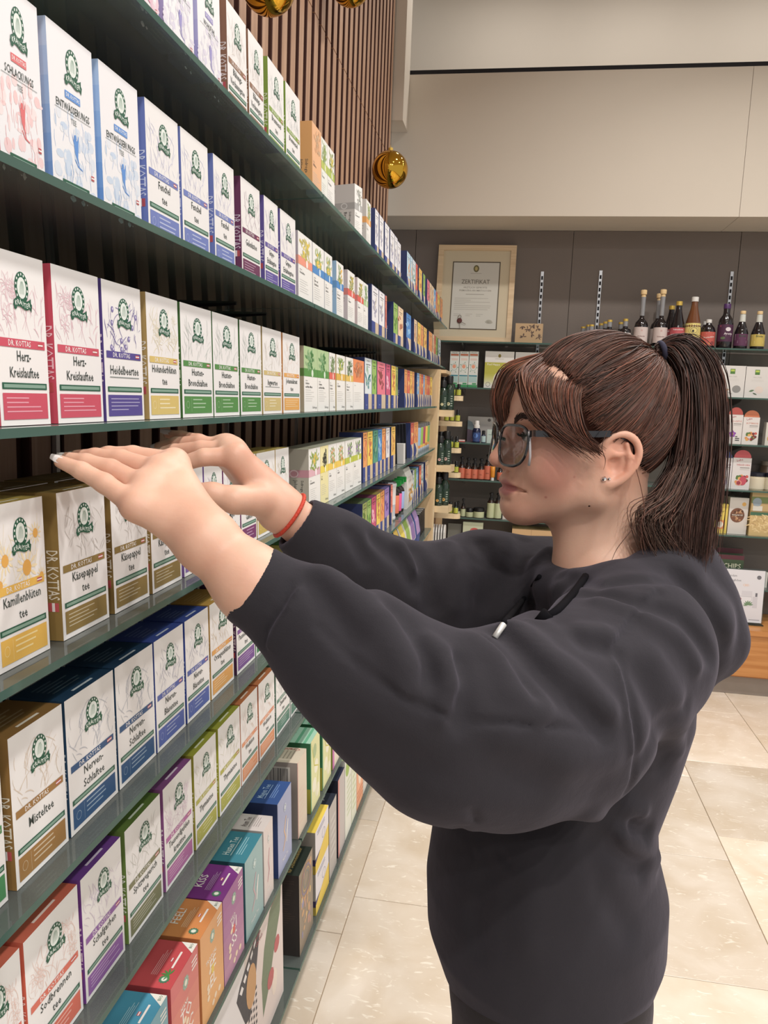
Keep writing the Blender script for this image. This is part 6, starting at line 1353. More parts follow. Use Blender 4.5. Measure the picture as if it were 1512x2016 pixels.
# skull, forehead, face
body.u(hell((-.008, 0, .052), (.094, .074, .084)), 0)
body.u(hell((.052, 0, .050), (.049, .060, .058)), .03)
body.u(hell((.048, 0, -.012), (.050, .056, .062)), .03)
for s in (1, -1):
    body.u(hell((.066, .035*s, -.006), (.028, .024, .034)), .025)           # cheek
    body.u(rcone(H(.084, .014*s, -.060), H(.014, .049*s, -.040), .0155, .018), .020)   # jaw line
    body.u(rcone(H(.014, .049*s, -.040), H(.004, .055*s, .005), .018, .022), .02)
body.u(hell((.080, 0, -.034), (.028, .028, .028)), .02)                      # upper jaw
body.u(hell((.0900, 0, -.063), (.0185, .021, .0165)), .018)                     # chin
body.u(rcone(H(.066, 0, -.047), H(.010, 0, -.040), .024, .034), .03)         # floor of the mouth
# nose
body.u(rcone(H(.098, 0, .036), H(.1155, 0, .001), .0070, .0088), .012)
body.u(hell((.1165, 0, -.0030), (.0100, .0098, .0085)), .008)
for s in (1, -1): body.u(hell((.1055, .0125*s, -.0080), (.0105, .0058, .0068)), .006)
body.s(hell((.1085, .0075, -.0150), (.005, .0035, .0035)), .004); body.s(hell((.1085, -.0075, -.0150), (.005, .0035, .0035)), .004)
for s in (1, -1): body.g(polyline([H(.101, .0185*s, -.003), H(.0965, .0195*s, -.010), H(.094, .017*s, -.015)]), .0022, .0028)
# lips and mouth line
body.u(hell((.1040, 0, -.0285), (.0080, .0215, .0062)), .006)
body.u(hell((.1030, 0, -.0420), (.0088, .0195, .0070)), .006)
body.g(polyline([H(.090, .0315, -.0385), H(.1020, .0205, -.0362), H(.1110, .008, -.0352), H(.1130, 0, -.0350), H(.1110, -.008, -.0352), H(.102, -.020, -.036)]), .0060, .0026)
body.g(polyline([H(.104, .012, -.0520), H(.107, 0, -.0510), H(.104, -.012, -.0520)]), .0030, .0045)
# eye sockets with lids
for s in (1, -1):
    body.s(hell((.1005, .031*s, .030), (.011, .016, .0095)), .014)
    body.u(hell((.0815, .031*s, .0285), (.0125, .0145, .0105)), .004)
    body.g(polyline([H(.096, .019*s, .027), H(.0975, .031*s, .0250), H(.088, .045*s, .0275)]), .0016, .0016)
    body.g(polyline([H(.096, .019*s, .029), H(.0965, .031*s, .0345), H(.087, .045*s, .0295)]), .0018, .0016)
    body.u(rcone(H(.098, .016*s, .041), H(.085, .048*s, .045), .0055, .0050), .012)     # brow ridge
# ears
for s in (1, -1):
    E_ = lambda f, l, u: H(f + .0170, l*s, u*.86 - .0015)
    Ee = lambda c, r: ell(E_(*c), r, HM.astype(np.float32))
    body.u(Ee((-.020, .0635, .004), (.019, .009, .030)), .006)
    e = [(-.004, .0690, .010), (-.003, .0725, .022), (-.010, .0765, .0325), (-.023, .0795, .0355), (-.035, .0810, .028), (-.0405, .0815, .013), (-.038, .0805, -.003), (-.031, .0785, -.016), (-.021, .0750, -.026), (-.010, .0715, -.032)]
    body.chain([E_(*q) for q in bez(e, 28)], list(np.interp(np.linspace(0, 9, 28), range(10), [.0034, .0038, .0040, .0041, .0041, .0040, .0040, .0042, .0052, .0058])), .002)
    body.u(Ee((-.023, .0705, .004), (.015, .0050, .026)), .004)
    body.u(Ee((-.009, .0700, -.031), (.0085, .0048, .0110)), .004)
    body.s(Ee((-.0135, .0775, -.005), (.0085, .0080, .0115)), .004)                 # concha
    body.s(Ee((-.0185, .0790, .0205), (.0085, .0050, .0075)), .004)
    body.chain([E_(-.030, .0770, -.010), E_(-.0305, .0785, .006), E_(-.027, .0780, .022)], [.0030, .0032, .0026], .004)
    body.chain([E_(-.006, .0720, .006), E_(-.016, .0745, .008), E_(-.026, .0760, .010)], [.0026, .0024, .0020], .003)
    body.u(Ee((-.0015, .0690, -.004), (.0038, .0042, .0062)), .003)                  # tragus
# neck and what lies under the clothes
NB = AD(1192, 1150, 1.0)
body.u(rcone(H(-.022, 0, -.020), NB, .050, .054), .028)
body.u(rcone(H(.015, 0, -.060), AD(1150, 1140, .985), .026, .030), .03)
body.g(polyline([H(-.005, .055, -.045), AD(1175, 1060, .94), AD(1150, 1120, .955)]), -.0035, .010)
SN = AD(1225, 1262, .855); EN = AD(885, 1440, .69); WN = AD(408, 1066, .690)      # near shoulder, elbow, wrist
SFar = AD(1090, 1165, 1.13); EFar = AD(830, 1165, 1.06); WF = AD(552, 1002, .948)   # far arm
body.chain([NB, AD(1180, 1300, 1.0), AD(1090, 1560, .98)], [.055, .06, .06], .04)
body.u(rcone(SN, NB, .03, .045), .03); body.u(rcone(SFar, NB, .03, .045), .03)
body.chain([SN, EN], [.03, .03], .02); body.chain([SFar, EFar], [.03, .03], .02)
# near forearm and hand (left hand, palm down over the boxes)
body.chain([EN, AD(620, 1245, .685), AD(500, 1152, .688), WN], [.03, .033, .0305, .0250], .02)
def hand(wrist, knuckles, fingers, thumb, palm_r, kr, web):
    for kn in knuckles: body.u(rcone(wrist, kn, palm_r, kr), .014)
    for a, b in zip(knuckles[:-1], knuckles[1:]): body.u(rcone(a, b, kr*.94, kr*.94), .012)
    for fp, fr in fingers:
        body.chain(fp, fr, .0035)
    body.chain(thumb[0], thumb[1], .008)
kn = [AD(268, 995, .693), AD(287, 960, .712), AD(314, 930, .731), AD(343, 912, .750)]
hand(WN, kn, [
    ([kn[0], AD(205, 951, .700), AD(161, 927, .704), AD(119, 909, .708)], [.0108, .0088, .0078, .0058]),
    ([kn[1], AD(218, 924, .720), AD(170, 911, .725), AD(132, 903, .729)], [.0112, .0092, .0082, .0062]),
    ([kn[2], AD(238, 905, .742), AD(188, 900, .748), AD(150, 899, .752)], [.0112, .0094, .0084, .0064]),
    ([kn[3], AD(262, 897, .762), AD(214, 896, .768), AD(178, 899, .772)], [.0112, .0094, .0084, .0064])],
    ([AD(395, 1025, .735), AD(335, 1005, .765), AD(285, 985, .775), AD(250, 972, .780)], [.016, .013, .0105, .0075]), .0205, .0125, .01)
for a, b in ((0, 1), (1, 2), (2, 3)):                                       # grooves between the knuckles
    m0 = (kn[a] + kn[b])/2; body.g(polyline([m0 + np.array([-.012, 0, .014]), m0 + np.array([.02, 0, .008])]), .0010, .007)
# far hand (right hand, thumb towards the lens)
kf = [AD(464, 899, .925), AD(455, 889, .945), AD(446, 884, .963), AD(434, 884, .980)]
body.chain([EFar, AD(650, 1075, .97), WF], [.03, .031, .0240], .02)
hand(WF, kf, [
    ([kf[0], AD(402, 900, .918), AD(356, 914, .922), AD(318, 930, .926)], [.0125, .0100, .0090, .0066]),
    ([kf[1], AD(396, 884, .948), AD(342, 889, .954), AD(300, 893, .958)], [.0122, .0100, .0090, .0062]),
    ([kf[2], AD(394, 872, .972), AD(346, 874, .980), AD(312, 880, .985)], [.0118, .0096, .0086, .0062]),
    ([kf[3], AD(392, 868, .995), AD(357, 860, 1.003), AD(330, 854, 1.008)], [.0110, .0086, .0076, .0054])],
    ([AD(515, 985, .925), AD(462, 984, .902), AD(418, 972, .898), AD(380, 964, .900)], [.0200, .0150, .0118, .0085]), .0215, .0150, .01)
# ---- skin
def skin():
    m, nt, b = new_mat('skin')
    tc = nt.nodes.new('ShaderNodeTexCoord'); L = nt.links
    n1 = nt.nodes.new('ShaderNodeTexNoise'); n1.inputs['Scale'].default_value = 14; n1.inputs['Detail'].default_value = 5; L.new(tc.outputs['Object'], n1.inputs['Vector'])
    r1 = nt.nodes.new('ShaderNodeValToRGB'); r1.color_ramp.elements[0].color = lin('#cc9c86'); r1.color_ramp.elements[0].position = .35; r1.color_ramp.elements[1].color = lin('#dab19a'); r1.color_ramp.elements[1].position = .65
    L.new(n1.outputs['Fac'], r1.inputs['Fac'])
    # blush of the cheek, the lips, ear warmth: smooth spots with a place of their own on the face
    def spot(p, rad, soft, col, fac, prev, scale=(1, 1, 1)):
        sub = nt.nodes.new('ShaderNodeVectorMath'); sub.operation = 'SUBTRACT'; sub.inputs[1].default_value = tuple(p)
        L.new(tc.outputs['Object'], sub.inputs[0]); ln = nt.nodes.new('ShaderNodeVectorMath'); ln.operation = 'LENGTH'
        if scale != (1, 1, 1):
            ml = nt.nodes.new('ShaderNodeVectorMath'); ml.operation = 'MULTIPLY'; ml.inputs[1].default_value = scale; L.new(sub.outputs[0], ml.inputs[0]); L.new(ml.outputs[0], ln.inputs[0])
        else: L.new(sub.outputs[0], ln.inputs[0])
        mr = nt.nodes.new('ShaderNodeMapRange'); mr.interpolation_type = 'SMOOTHSTEP'; mr.inputs['From Min'].default_value = rad; mr.inputs['From Max'].default_value = rad + soft; mr.inputs['To Min'].default_value = fac; mr.inputs['To Max'].default_value = 0
        L.new(ln.outputs['Value'], mr.inputs['Value'])
        mx = nt.nodes.new('ShaderNodeMix'); mx.data_type = 'RGBA'; L.new(mr.outputs[0], mx.inputs[0]); L.new(prev, mx.inputs[6]); mx.inputs[7].default_value = lin(col)
        return mx.outputs[2]
    c = r1.outputs['Color']
    for s in (1, -1):
        c = spot(H(.066, .058*s, -.012), .004, .042, '#bf766a', .5, c); c = spot(H(-.004, .077*s, .003), .012, .03, '#d58c74', .5, c)
    c = spot(H(.118, 0, -.002), .002, .018, '#bf7a68', .5, c); c = spot(H(.083, .02, -.063), .002, .025, '#bd8070', .4, c)
    for s in (1, -1): c = spot(H(.105, .009*s, -.0355), .010, .005, '#a05c5e', .8, c, (.9, .9, 1.15))
    for q in ((.070, .052, -.030), (.074, .048, -.044), (.060, .054, -.052), (.088, .026, -.066), (.045, .062, -.020), (.058, .060, -.014)): c = spot(H(*q), .0004, .0022, '#a0504c', .55, c)
    L.new(c, b.inputs['Base Color'])
    b.inputs['Roughness'].default_value = .46; b.inputs['Specular IOR Level'].default_value = .4
    b.inputs['Subsurface Weight'].default_value = .25; b.inputs['Subsurface Radius'].default_value = (.012, .005, .0025); b.inputs['Subsurface Scale'].default_value = .6
    n2 = nt.nodes.new('ShaderNodeTexNoise'); n2.inputs['Scale'].default_value = 420; n2.inputs['Detail'].default_value = 3; L.new(tc.outputs['Object'], n2.inputs['Vector'])
    bp = nt.nodes.new('ShaderNodeBump'); bp.inputs['Strength'].default_value = .10; bp.inputs['Distance'].default_value = .001; L.new(n2.outputs['Fac'], bp.inputs['Height']); L.new(bp.outputs['Normal'], b.inputs['Normal'])
    return m
SKIN = skin()
lo = (-.60, .45, EYE - .62); hi = (.36, 1.36, EYE + .20)
person = link('person', body.mesh('person', lo, hi, 0.00175, SKIN))
tag(person, 'person in a dark hoodie and glasses reaching for tea boxes', 'person')
# ---- eyes, brows, nails
EYEW = plain('eye_white', '#cfc6c0', .15, spec=.6); IRIS = plain('iris_brown', '#3a2a22', .1, spec=.7); BROW = plain('brow_hair', '#3a2620', .7); NAIL = plain('nail_polish', '#e3dbd8', .2, spec=.5, coat=.4)
for s in (1, -1):
    mb = MB(); mb.lathe([(max(.0003, .0112*math.sin(t*math.pi/14)), -.0112*math.cos(t*math.pi/14)) for t in range(15)], 20); o = link('eye', mb.mesh('eye', EYEW, True), person, tuple(H(.0858, .0315*s, .0285)))
    mb = MB(); mb.lathe([(.0054, 0), (.004, .0012), (.0004, .0018)], 16); i_ = link('iris', mb.mesh('iris', IRIS, True), o); i_.location = Vector(HF*.0107 - HU*.0018); i_.rotation_mode = 'QUATERNION'; i_.rotation_quaternion = Vector(HF - .12*HU).to_track_quat('Z', 'Y')
rng = np.random.default_rng(7)
SEE = lambda px, py: body.march((0, 0, EYE), AD(px, py, 1.0) - np.array([0, 0, EYE]))
mir = lambda q: HO + HF*float((q - HO) @ HF) - HL*float((q - HO) @ HL) + HU*float((q - HO) @ HU)
bl = bez([SEE(1013, 829), SEE(1022, 822), SEE(1034, 820), SEE(1050, 827)], 30)
for s in (1, -1):
    ps = []
    for k in range(220):
        t = rng.random(); q = bl[int(t*29)] + HU*rng.normal(0, .0017)*(1.1 - .5*t) + HF*.0006 + HL*.0006
        dr = norm(bl[min(int(t*29) + 3, 29)] - bl[max(int(t*29) - 3, 0)]) + HU*.25*(1 - t) + rng.normal(0, .1, 3)
        line = [q + dr*.0028*a for a in (0, 1, 2)]; ps.append(line if s == 1 else [mir(p_) for p_ in line])
    link('eyebrow', strands('eyebrow', ps, np.full(220, .00042), BROW, np.tile([[.05, .03, .02]], (220, 1))), person)
ll = bez([H(.0965, .0205, .0275), H(.0985, .031, .0265), H(.0935, .042, .0275), H(.088, .047, .0290)], 24)
for s in (1, -1):
    ps = []
    for k in range(90):
        q = ll[rng.integers(0, 24)] + rng.normal(0, .0003, 3); dr = HF*.8 + HL*.35 + HU*.25 + rng.normal(0, .12, 3); line = [q, q + dr*.0030, q + dr*.0052 + HU*.0018]; ps.append(line if s == 1 else [mir(p_) for p_ in line])
    link('eyelashes', strands('eyelashes', ps, np.full(90, .00032), BROW, np.tile([[.02, .015, .015]], (90, 1))), person)
def nail(tip, prev, up, w=.0050, ln=.017, ext=.009):
    d = norm(np.asarray(tip) - prev); up = norm(up - d*np.dot(up, d)); sd = np.cross(d, up); vs = []; rows_ = 6
    for i in range(rows_):
        t = i/(rows_-1); c = tip + d*(-ln*.55 + (ln*.55 + ext)*t); ww = w*(1 - .45*max(0, t-.6)/.4)
        for j in range(5):
            a = (j-2)/2; vs.append(c + sd*ww*a + up*(.0062 - .0028*a*a - .0012*t*t))
    fs = [(i*5+j, i*5+j+1, i*5+j+6, i*5+j+5) for i in range(rows_-1) for j in range(4)]
    mb = MB(); mb.add(vs, fs); mb.add([v - up*.0007 for v in vs], [f[::-1] for f in fs]); link('fingernail', mb.mesh('fingernail', NAIL, True), person)
UPN = np.array([.15, -.55, .8])
for tip, prev in ((AD(119, 909, .708), AD(161, 927, .704)), (AD(132, 903, .729), AD(170, 911, .725)), (AD(150, 899, .752), AD(188, 900, .748)), (AD(178, 899, .772), AD(214, 896, .768)), (AD(318, 930, .926), AD(356, 914, .922)), (AD(300, 893, .958), AD(342, 889, .954)), (AD(312, 880, .985), AD(346, 874, .980)), (AD(330, 854, 1.008), AD(357, 860, 1.003)), (AD(380, 964, .900), AD(418, 972, .898))): nail(tip, prev, UPN)
# ---- hoodie
hood = SDF()
def LV(py, pl, pr_, depth, ry):
    a = AD(pl, py, depth); b = AD(pr_, py, depth); c = (a + b)/2
    return (c[2], c[0], c[1], np.linalg.norm(b - a)/2, ry)
lev = [LV(1905, 905, 1246, .985, .155), LV(1870, 868, 1272, .985, .172), LV(1800, 843, 1298, .985, .185), LV(1715, 841, 1302, .99, .19), LV(1640, 852, 1284, .99, .185), LV(1570, 868, 1282, .99, .18), LV(1470, 900, 1322, 1.0, .18), LV(1380, 940, 1352, 1.0, .18), LV(1290, 1000, 1358, 1.0, .17), LV(1220, 1050, 1345, 1.0, .14), LV(1160, 1090, 1320, 1.0, .09)]
hood.u(loft(lev), 0)
near = [AD(1240, 1285, .865), AD(1090, 1400, .775), AD(985, 1430, .725), AD(880, 1432, .695), AD(770, 1358, .683), AD(680, 1282, .682), AD(590, 1210, .687)]
hood.chain(near, [.090, .0905, .084, .0735, .062, .053, .044], .03)
hood.u(rcone(AD(575, 1200, .688), AD(470, 1134, .691), .0400, .0355), .008)
far = [AD(1085, 1170, 1.13), AD(950, 1160, 1.10), AD(840, 1178, 1.06), AD(740, 1150, 1.02), AD(660, 1092, .98), AD(625, 1060, .965)]
hood.chain(far, [.083, .076, .068, .060, .049, .041], .03)
hood.u(rcone(AD(618, 1055, .963), AD(560, 1012, .950), .0380, .0345), .008)
# hood fabric round the neck and hanging on the back
ring = [AD(1098, 1158, .985), AD(1140, 1172, .93), AD(1215, 1168, .90), AD(1300, 1142, .93), AD(1345, 1125, .99), AD(1320, 1110, 1.06), AD(1230, 1095, 1.09), AD(1140, 1100, 1.07), AD(1092, 1130, 1.03)]
hood.chain(ring + [ring[0]], [.024, .026, .030, .036, .040, .036, .030, .026, .024, .024], .025)
hood.chain([AD(1320, 1150, .99), AD(1372, 1200, .985), AD(1405, 1262, .98), AD(1415, 1298, .98)], [.045, .044, .034, .018], .03)
hood.chain([AD(1335, 1165, .93), AD(1380, 1225, .93), AD(1398, 1285, .94)], [.030, .030, .018], .025)
hood.chain([AD(1335, 1140, 1.05), AD(1380, 1200, 1.05), AD(1405, 1270, 1.03)], [.030, .030, .018], .025)
hood.chain([AD(1360, 1290, .97), AD(1375, 1345, .97)], [.030, .012], .03)
# hollow out the neck, wrist openings and the hem
hood.s(rcone(H(-.03, 0, -.02), AD(1192, 1150, 1.0), .062, .055), .012)
def beyond(c, n, rad=.075):
    c = np.asarray(c, np.float32); n = norm(n).astype(np.float32)
    return lambda P: np.maximum(-((P - c) @ n), np.sqrt(((P - c)**2).sum(1)) - rad)
CN_ = AD(489, 1148, .691); CF_ = AD(583, 1028, .956)
hood.s(beyond(CN_, AD(470, 1134, .691) - AD(575, 1200, .688)), .004); hood.s(beyond(CF_, AD(560, 1012, .950) - AD(618, 1055, .963)), .004)
hood.s(rcone(AD(530, 1172, .690), AD(450, 1122, .691), .0312, .0320), .003)
hood.s(rcone(AD(600, 1042, .959), AD(550, 1004, .948), .0290, .0300), .003)
def sp(px, py): 
    q = hood.march((0, 0, EYE), np.array(AD(px, py, 1.0)) - np.array([0, 0, EYE])); return q if q is not None else AD(px, py, .9)
marks = []
def crease(pts, amp, width): marks.append((polyline([sp(*p) for p in pts]), amp, width))
# seams
crease([(1298, 1165), (1250, 1215), (1212, 1268), (1232, 1320), (1246, 1400), (1256, 1480), (1236, 1560)], .0030, .0042)
crease([(1283, 1160), (1236, 1210), (1200, 1262), (1220, 1322), (1234, 1402), (1243, 1480)], -.0018, .004)
crease([(628, 1232), (700, 1305), (790, 1372), (900, 1420), (1000, 1424), (1100, 1432), (1180, 1440)], .0026, .0035)
crease([(575, 1155), (552, 1195), (516, 1262)], .0035, .0045); crease([(588, 1160), (566, 1200), (530, 1268)], -.0025, .005)
# folds of the near sleeve
for pts, a, w in (([(900, 1300), (908, 1360), (905, 1418)], .006, .010), ([(880, 1290), (884, 1350), (880, 1410)], -.004, .010),
                  ([(985, 1242), (1040, 1300), (1110, 1370), (1185, 1430)], .0065, .011), ([(1010, 1235), (1080, 1290), (1150, 1345), (1195, 1400)], -.006, .013),
                  ([(935, 1262), (985, 1300), (1010, 1360), (1060, 1400)], -.005, .014), ([(960, 1255), (1010, 1310), (1050, 1370)], .004, .008),
                  ([(640, 1130), (690, 1165), (740, 1215), (800, 1300)], -.005, .014), ([(620, 1150), (650, 1200), (690, 1255)], .004, .011),
                  ([(780, 1200), (820, 1260), (850, 1330)], .0045, .012), ([(760, 1225), (790, 1300), (805, 1350)], -.0035, .012),
                  ([(840, 1262), (870, 1300), (893, 1345)], -.005, .011),
                  ([(1100, 1230), (1150, 1265), (1205, 1280)], .004, .011), ([(1060, 1222), (1120, 1240), (1190, 1245)], -.004, .012),
                  ([(700, 1450), (800, 1510), (930, 1540), (1060, 1525)], .003, .022), ([(1000, 1450), (1100, 1500), (1200, 1500)], -.003, .02), ([(960, 1480), (1060, 1545), (1180, 1545)], .0025, .02),
                  ([(1260, 1330), (1300, 1420), (1310, 1500)], .004, .016), ([(1290, 1300), (1335, 1390), (1335, 1470)], -.004, .016), ([(1265, 1500), (1300, 1440), (1345, 1390)], .003, .01)): crease(pts, a, w)
# torso folds, pocket, hem band
for pts, a, w in (([(930, 1600), (985, 1680), (1000, 1700)], .002, .004), ([(905, 1630), (930, 1680)], .002, .004), ([(1140, 1610), (1200, 1665), (1265, 1710)], .006, .012), ([(1160, 1600), (1235, 1660), (1290, 1690)], -.005, .013), ([(1170, 1660), (1190, 1760), (1235, 1830)], .004, .015), ([(960, 1700), (935, 1790), (940, 1860)], .0035, .014), ([(1250, 1625), (1275, 1640)], .008, .009), ([(1240, 1590), (1262, 1600)], -.005, .010), ([(1040, 1660), (1050, 1760), (1040, 1850)], -.003, .02)): crease(pts, a, w)
# far sleeve folds and hood folds
for pts, a, w in (([(690, 1050), (720, 1100), (715, 1150)], .005, .010), ([(740, 1060), (790, 1100), (820, 1150)], .006, .012), ([(820, 1085), (840, 1130), (850, 1190)], .007, .012), ([(790, 1075), (815, 1120)], -.005, .011), ([(880, 1075), (900, 1130), (895, 1190)], -.005, .014), ([(950, 1070), (965, 1120), (950, 1180)], .005, .012), ([(1030, 1060), (1010, 1120), (960, 1190)], .005, .012), ([(1080, 1085), (1040, 1150), (985, 1210)], -.005, .012),
                  ([(1105, 1130), (1180, 1150), (1290, 1140), (1360, 1150)], .005, .008), ([(1150, 1165), (1250, 1185), (1340, 1215), (1400, 1290)], .006, .010), ([(1180, 1185), (1270, 1215), (1340, 1260), (1370, 1310)], -.004, .010), ([(1330, 1130), (1385, 1185), (1425, 1270)], .004, .010), ([(1120, 1140), (1090, 1180), (1060, 1220)], .004, .008)): crease(pts, a, w)
for fn, a, w in marks: hood.g(fn, a*1.7, w)
hz = lev[1][0]
hemring = [np.array([lev[1][1] + lev[1][3]*math.cos(t), lev[1][2] + lev[1][4]*math.sin(t), hz - .012]) for t in np.linspace(0, 2*math.pi, 25)]
hood.g(polyline(hemring), .006, .006)
# hollow hem from below
hood.s(loft([(lev[0][0] - .05, lev[0][1], lev[0][2], lev[0][3] - .012, lev[0][4] - .012), (lev[0][0] + .03, lev[0][1], lev[0][2], lev[0][3] - .012, lev[0][4] - .012)]), .004)
def fabric(name, c, rough=.9):
    m, nt, b = new_mat(name); L = nt.links; tc = nt.nodes.new('ShaderNodeTexCoord')
    n1 = nt.nodes.new('ShaderNodeTexNoise'); n1.inputs['Scale'].default_value = 9; n1.inputs['Detail'].default_value = 5; L.new(tc.outputs['Object'], n1.inputs['Vector'])
    cc = lin(c); mx = nt.nodes.new('ShaderNodeMix'); mx.data_type = 'RGBA'; mx.inputs[6].default_value = tuple(v*.8 for v in cc[:3]) + (1,); mx.inputs[7].default_value = tuple(v*1.2 for v in cc[:3]) + (1,); L.new(n1.outputs['Fac'], mx.inputs[0]); L.new(mx.outputs[2], b.inputs['Base Color'])
    b.inputs['Roughness'].default_value = rough; b.inputs['Specular IOR Level'].default_value = .15; b.inputs['Sheen Weight'].default_value = .35; b.inputs['Sheen Roughness'].default_value = .5; b.inputs['Sheen Tint'].default_value = lin('#8a8494')
    n2 = nt.nodes.new('ShaderNodeTexNoise'); n2.inputs['Scale'].default_value = 900; L.new(tc.outputs['Object'], n2.inputs['Vector']); n3 = nt.nodes.new('ShaderNodeTexNoise'); n3.inputs['Scale'].default_value = 28; n3.inputs['Detail'].default_value = 3; L.new(tc.outputs['Object'], n3.inputs['Vector'])
    ad = nt.nodes.new('ShaderNodeMath'); ad.operation = 'MULTIPLY_ADD'; ad.inputs[1].default_value = .12; L.new(n2.outputs['Fac'], ad.inputs[0]); L.new(n3.outputs['Fac'], ad.inputs[2])
    bp = nt.nodes.new('ShaderNodeBump'); bp.inputs['Strength'].default_value = .25; bp.inputs['Distance'].default_value = .006; L.new(ad.outputs[0], bp.inputs['Height']); L.new(bp.outputs['Normal'], b.inputs['Normal'])
    return m
HOODIE = fabric('hoodie_fleece', '#2d2b2f'); LEGG = fabric('legging_knit', '#2a2725', .8)
hd = link('hoodie', hood.mesh('hoodie', (-.62, .45, EYE - .76), (.50, 1.45, EYE - .02), .0032, HOODIE), person); hd['label'] = 'dark navy black oversized hoodie'
# draw strings
CORDM = plain('draw_cord', '#0f0e12', .9, spec=.1); TIPM = plain('cord_tip', '#d8d6d2', .35, .4)
c1 = [sp(*q) + np.array([0, -.004, .001]) for q in ((1152, 1135), (1128, 1168), (1098, 1200), (1072, 1218))]; mb = MB(); mb.tube(bez(c1, 14), .0042, 8); mb.tube([c1[-1] + np.array([.004, 0, .006]), c1[-1], c1[-1] + np.array([-.004, 0, -.006])], .0075, 8); link('draw_string', mb.mesh('draw_string', CORDM, True), hd)
c2 = [sp(*q) + np.array([0, -.004, .001]) for q in ((1062, 1135), (1030, 1180), (992, 1226))]; mb = MB(); mb.tube(bez(c2, 12), .0030, 8); link('draw_string', mb.mesh('draw_string', CORDM, True), hd)
mb = MB(); mb.tube([sp(992, 1226) + np.array([0, -.005, 0]), sp(974, 1252) + np.array([0, -.005, 0])], .0030, 8); link('cord_tip', mb.mesh('cord_tip', TIPM, True), hd)
# ---- leggings and shoes down to the floor
leg = SDF(); hc = AD(1072, 1860, .985); hx, hy, hzz = hc
for s, yo in ((-1, -.075), (1, .085)):
    leg.chain([np.array([hx + .005, hy + yo, hzz - .01]), np.array([hx + .0, hy + yo*1.05, hzz - .13]), np.array([hx - .01, hy + yo, .50]), np.array([hx + .02, hy + yo, .30]), np.array([hx + .02, hy + yo, .09])], [.108, .098, .062, .056, .038], .05)
leg.u(ell((hx, hy, hzz), (.115, .165, .09)), .04)
link('leggings', leg.mesh('leggings', (hx - .25, hy - .32, .03), (hx + .25, hy + .32, hzz + .12), .005, LEGG), person)['label'] = 'dark grey leggings'
SHOE = plain('shoe_leather', '#26242a', .5); SOLE = plain('shoe_sole', '#cfcac2', .6)
for yo in (-.08, .09):
    sh = SDF(); cx, cy = hx + .02, hy + yo
    sh.chain([np.array([cx + .01, cy, .055]), np.array([cx - .06, cy, .050]), np.array([cx - .155, cy, .038])], [.040, .036, .030], .03); sh.u(rcone((cx, cy, .05), (cx, cy, .11), .042, .042), .02)
    so = link('shoe', sh.mesh('shoe', (cx - .25, cy - .08, .0), (cx + .12, cy + .08, .18), .005, SHOE), person)
    mb = MB(); mb.prism([(cx + .048, cy - .03), (cx + .055, cy), (cx + .048, cy + .03), (cx, cy + .038), (cx - .08, cy + .036), (cx - .15, cy + .036), (cx - .188, cy), (cx - .15, cy - .036), (cx - .08, cy - .036), (cx, cy - .038)], .0005, .022, 'z'); link('sole', mb.mesh('sole', SOLE), so)
# ---- hair
HAIRM = printed('hair_strand', .42, .35, 1.0); HCAP = plain('hair_base', '#2c1812', .9, var=.3, scale=60, spec=.05)
def hair_cols(n, base=(.088, .036, .023), v=.42):
    k = np.exp(rng.normal(0, v, (n, 1))); h = rng.normal(0, .10, (n, 1)); c = np.array(base)[None]*k; c[:, 0:1] *= (1 + h); return np.clip(c, .006, .6)
capc = np.array([-.008, 0, .050]); capr = np.array([.1005, .0800, .0945])
cap = SDF(); cap.u(hell(tuple(capc), tuple(capr)), 0)
cap.s(hell((.135, 0, -.010), (.092, .14, .125)), .010)             # face opening
cap.s(hell((.002, 0, -.052), (.075, .14, .050)), .012)             # below and before the ears
cap.s(hell((-.004, .085, -.005), (.028, .026, .037)), .006); cap.s(hell((-.004, -.085, -.005), (.028, .026, .037)), .006)
cap.s(hell((-.02, 0, -.075), (.12, .14, .040)), .010)
cb = [H(-.25, -.15, -.12), H(.2, .15, .2)]; lo_ = np.minimum.reduce([H(a, b, c) for a in (-.13, .13) for b in (-.1, .1) for c in (-.1, .17)]); hi_ = np.maximum.reduce([H(a, b, c) for a in (-.13, .13) for b in (-.1, .1) for c in (-.1, .17)])
hair = link('hair', cap.mesh('hair', lo_ - .02, hi_ + .02, .003, HCAP), person); hair['label'] = 'reddish brown hair tied in a high ponytail with curtain fringe'
def on_cap(q, lift):
    d = (q - capc)/capr; n_ = np.linalg.norm(d, axis=-1, keepdims=True); return capc + d/n_*capr*(1 + lift[..., None] if isinstance(lift, np.ndarray) else 1 + lift)
def to_world(q): return HO + q[..., 0:1]*HF + q[..., 1:2]*HL + q[..., 2:3]*HU
PB = np.array([-.082, 0, .1200])
def scalp(n, rootfn, lift0=.0, m=22, r=(.0004, .0008), v=.45):
    t = np.linspace(0, 1, m); ps = []
    for k in range(n):
        a, mid = rootfn(); a = np.array(a); b = PB + rng.normal(0, .006, 3)
        if mid is None: line = a[None]*(1 - t[:, None]) + b[None]*t[:, None]
        else: line = bez([a, np.array(mid), b], m)
        jit = rng.normal(0, .0035) ; wob = np.sin(t*rng.uniform(2, 6) + rng.uniform(0, 6))*rng.uniform(0, .006)
        lf = lift0 + rng.uniform(.0, .035)*np.sin(np.pi*np.clip(t*1.05, 0, 1))**.5 + rng.uniform(-.005, .012)
        q = on_cap(line, lf + 0*t); q[:, 1] += wob*.3; q[:, 2] += wob*.4; ps.append(to_world(q))
    return strands('hair_strands', ps, rng.uniform(r[0], r[1], n), HAIRM, hair_cols(n, v=v))
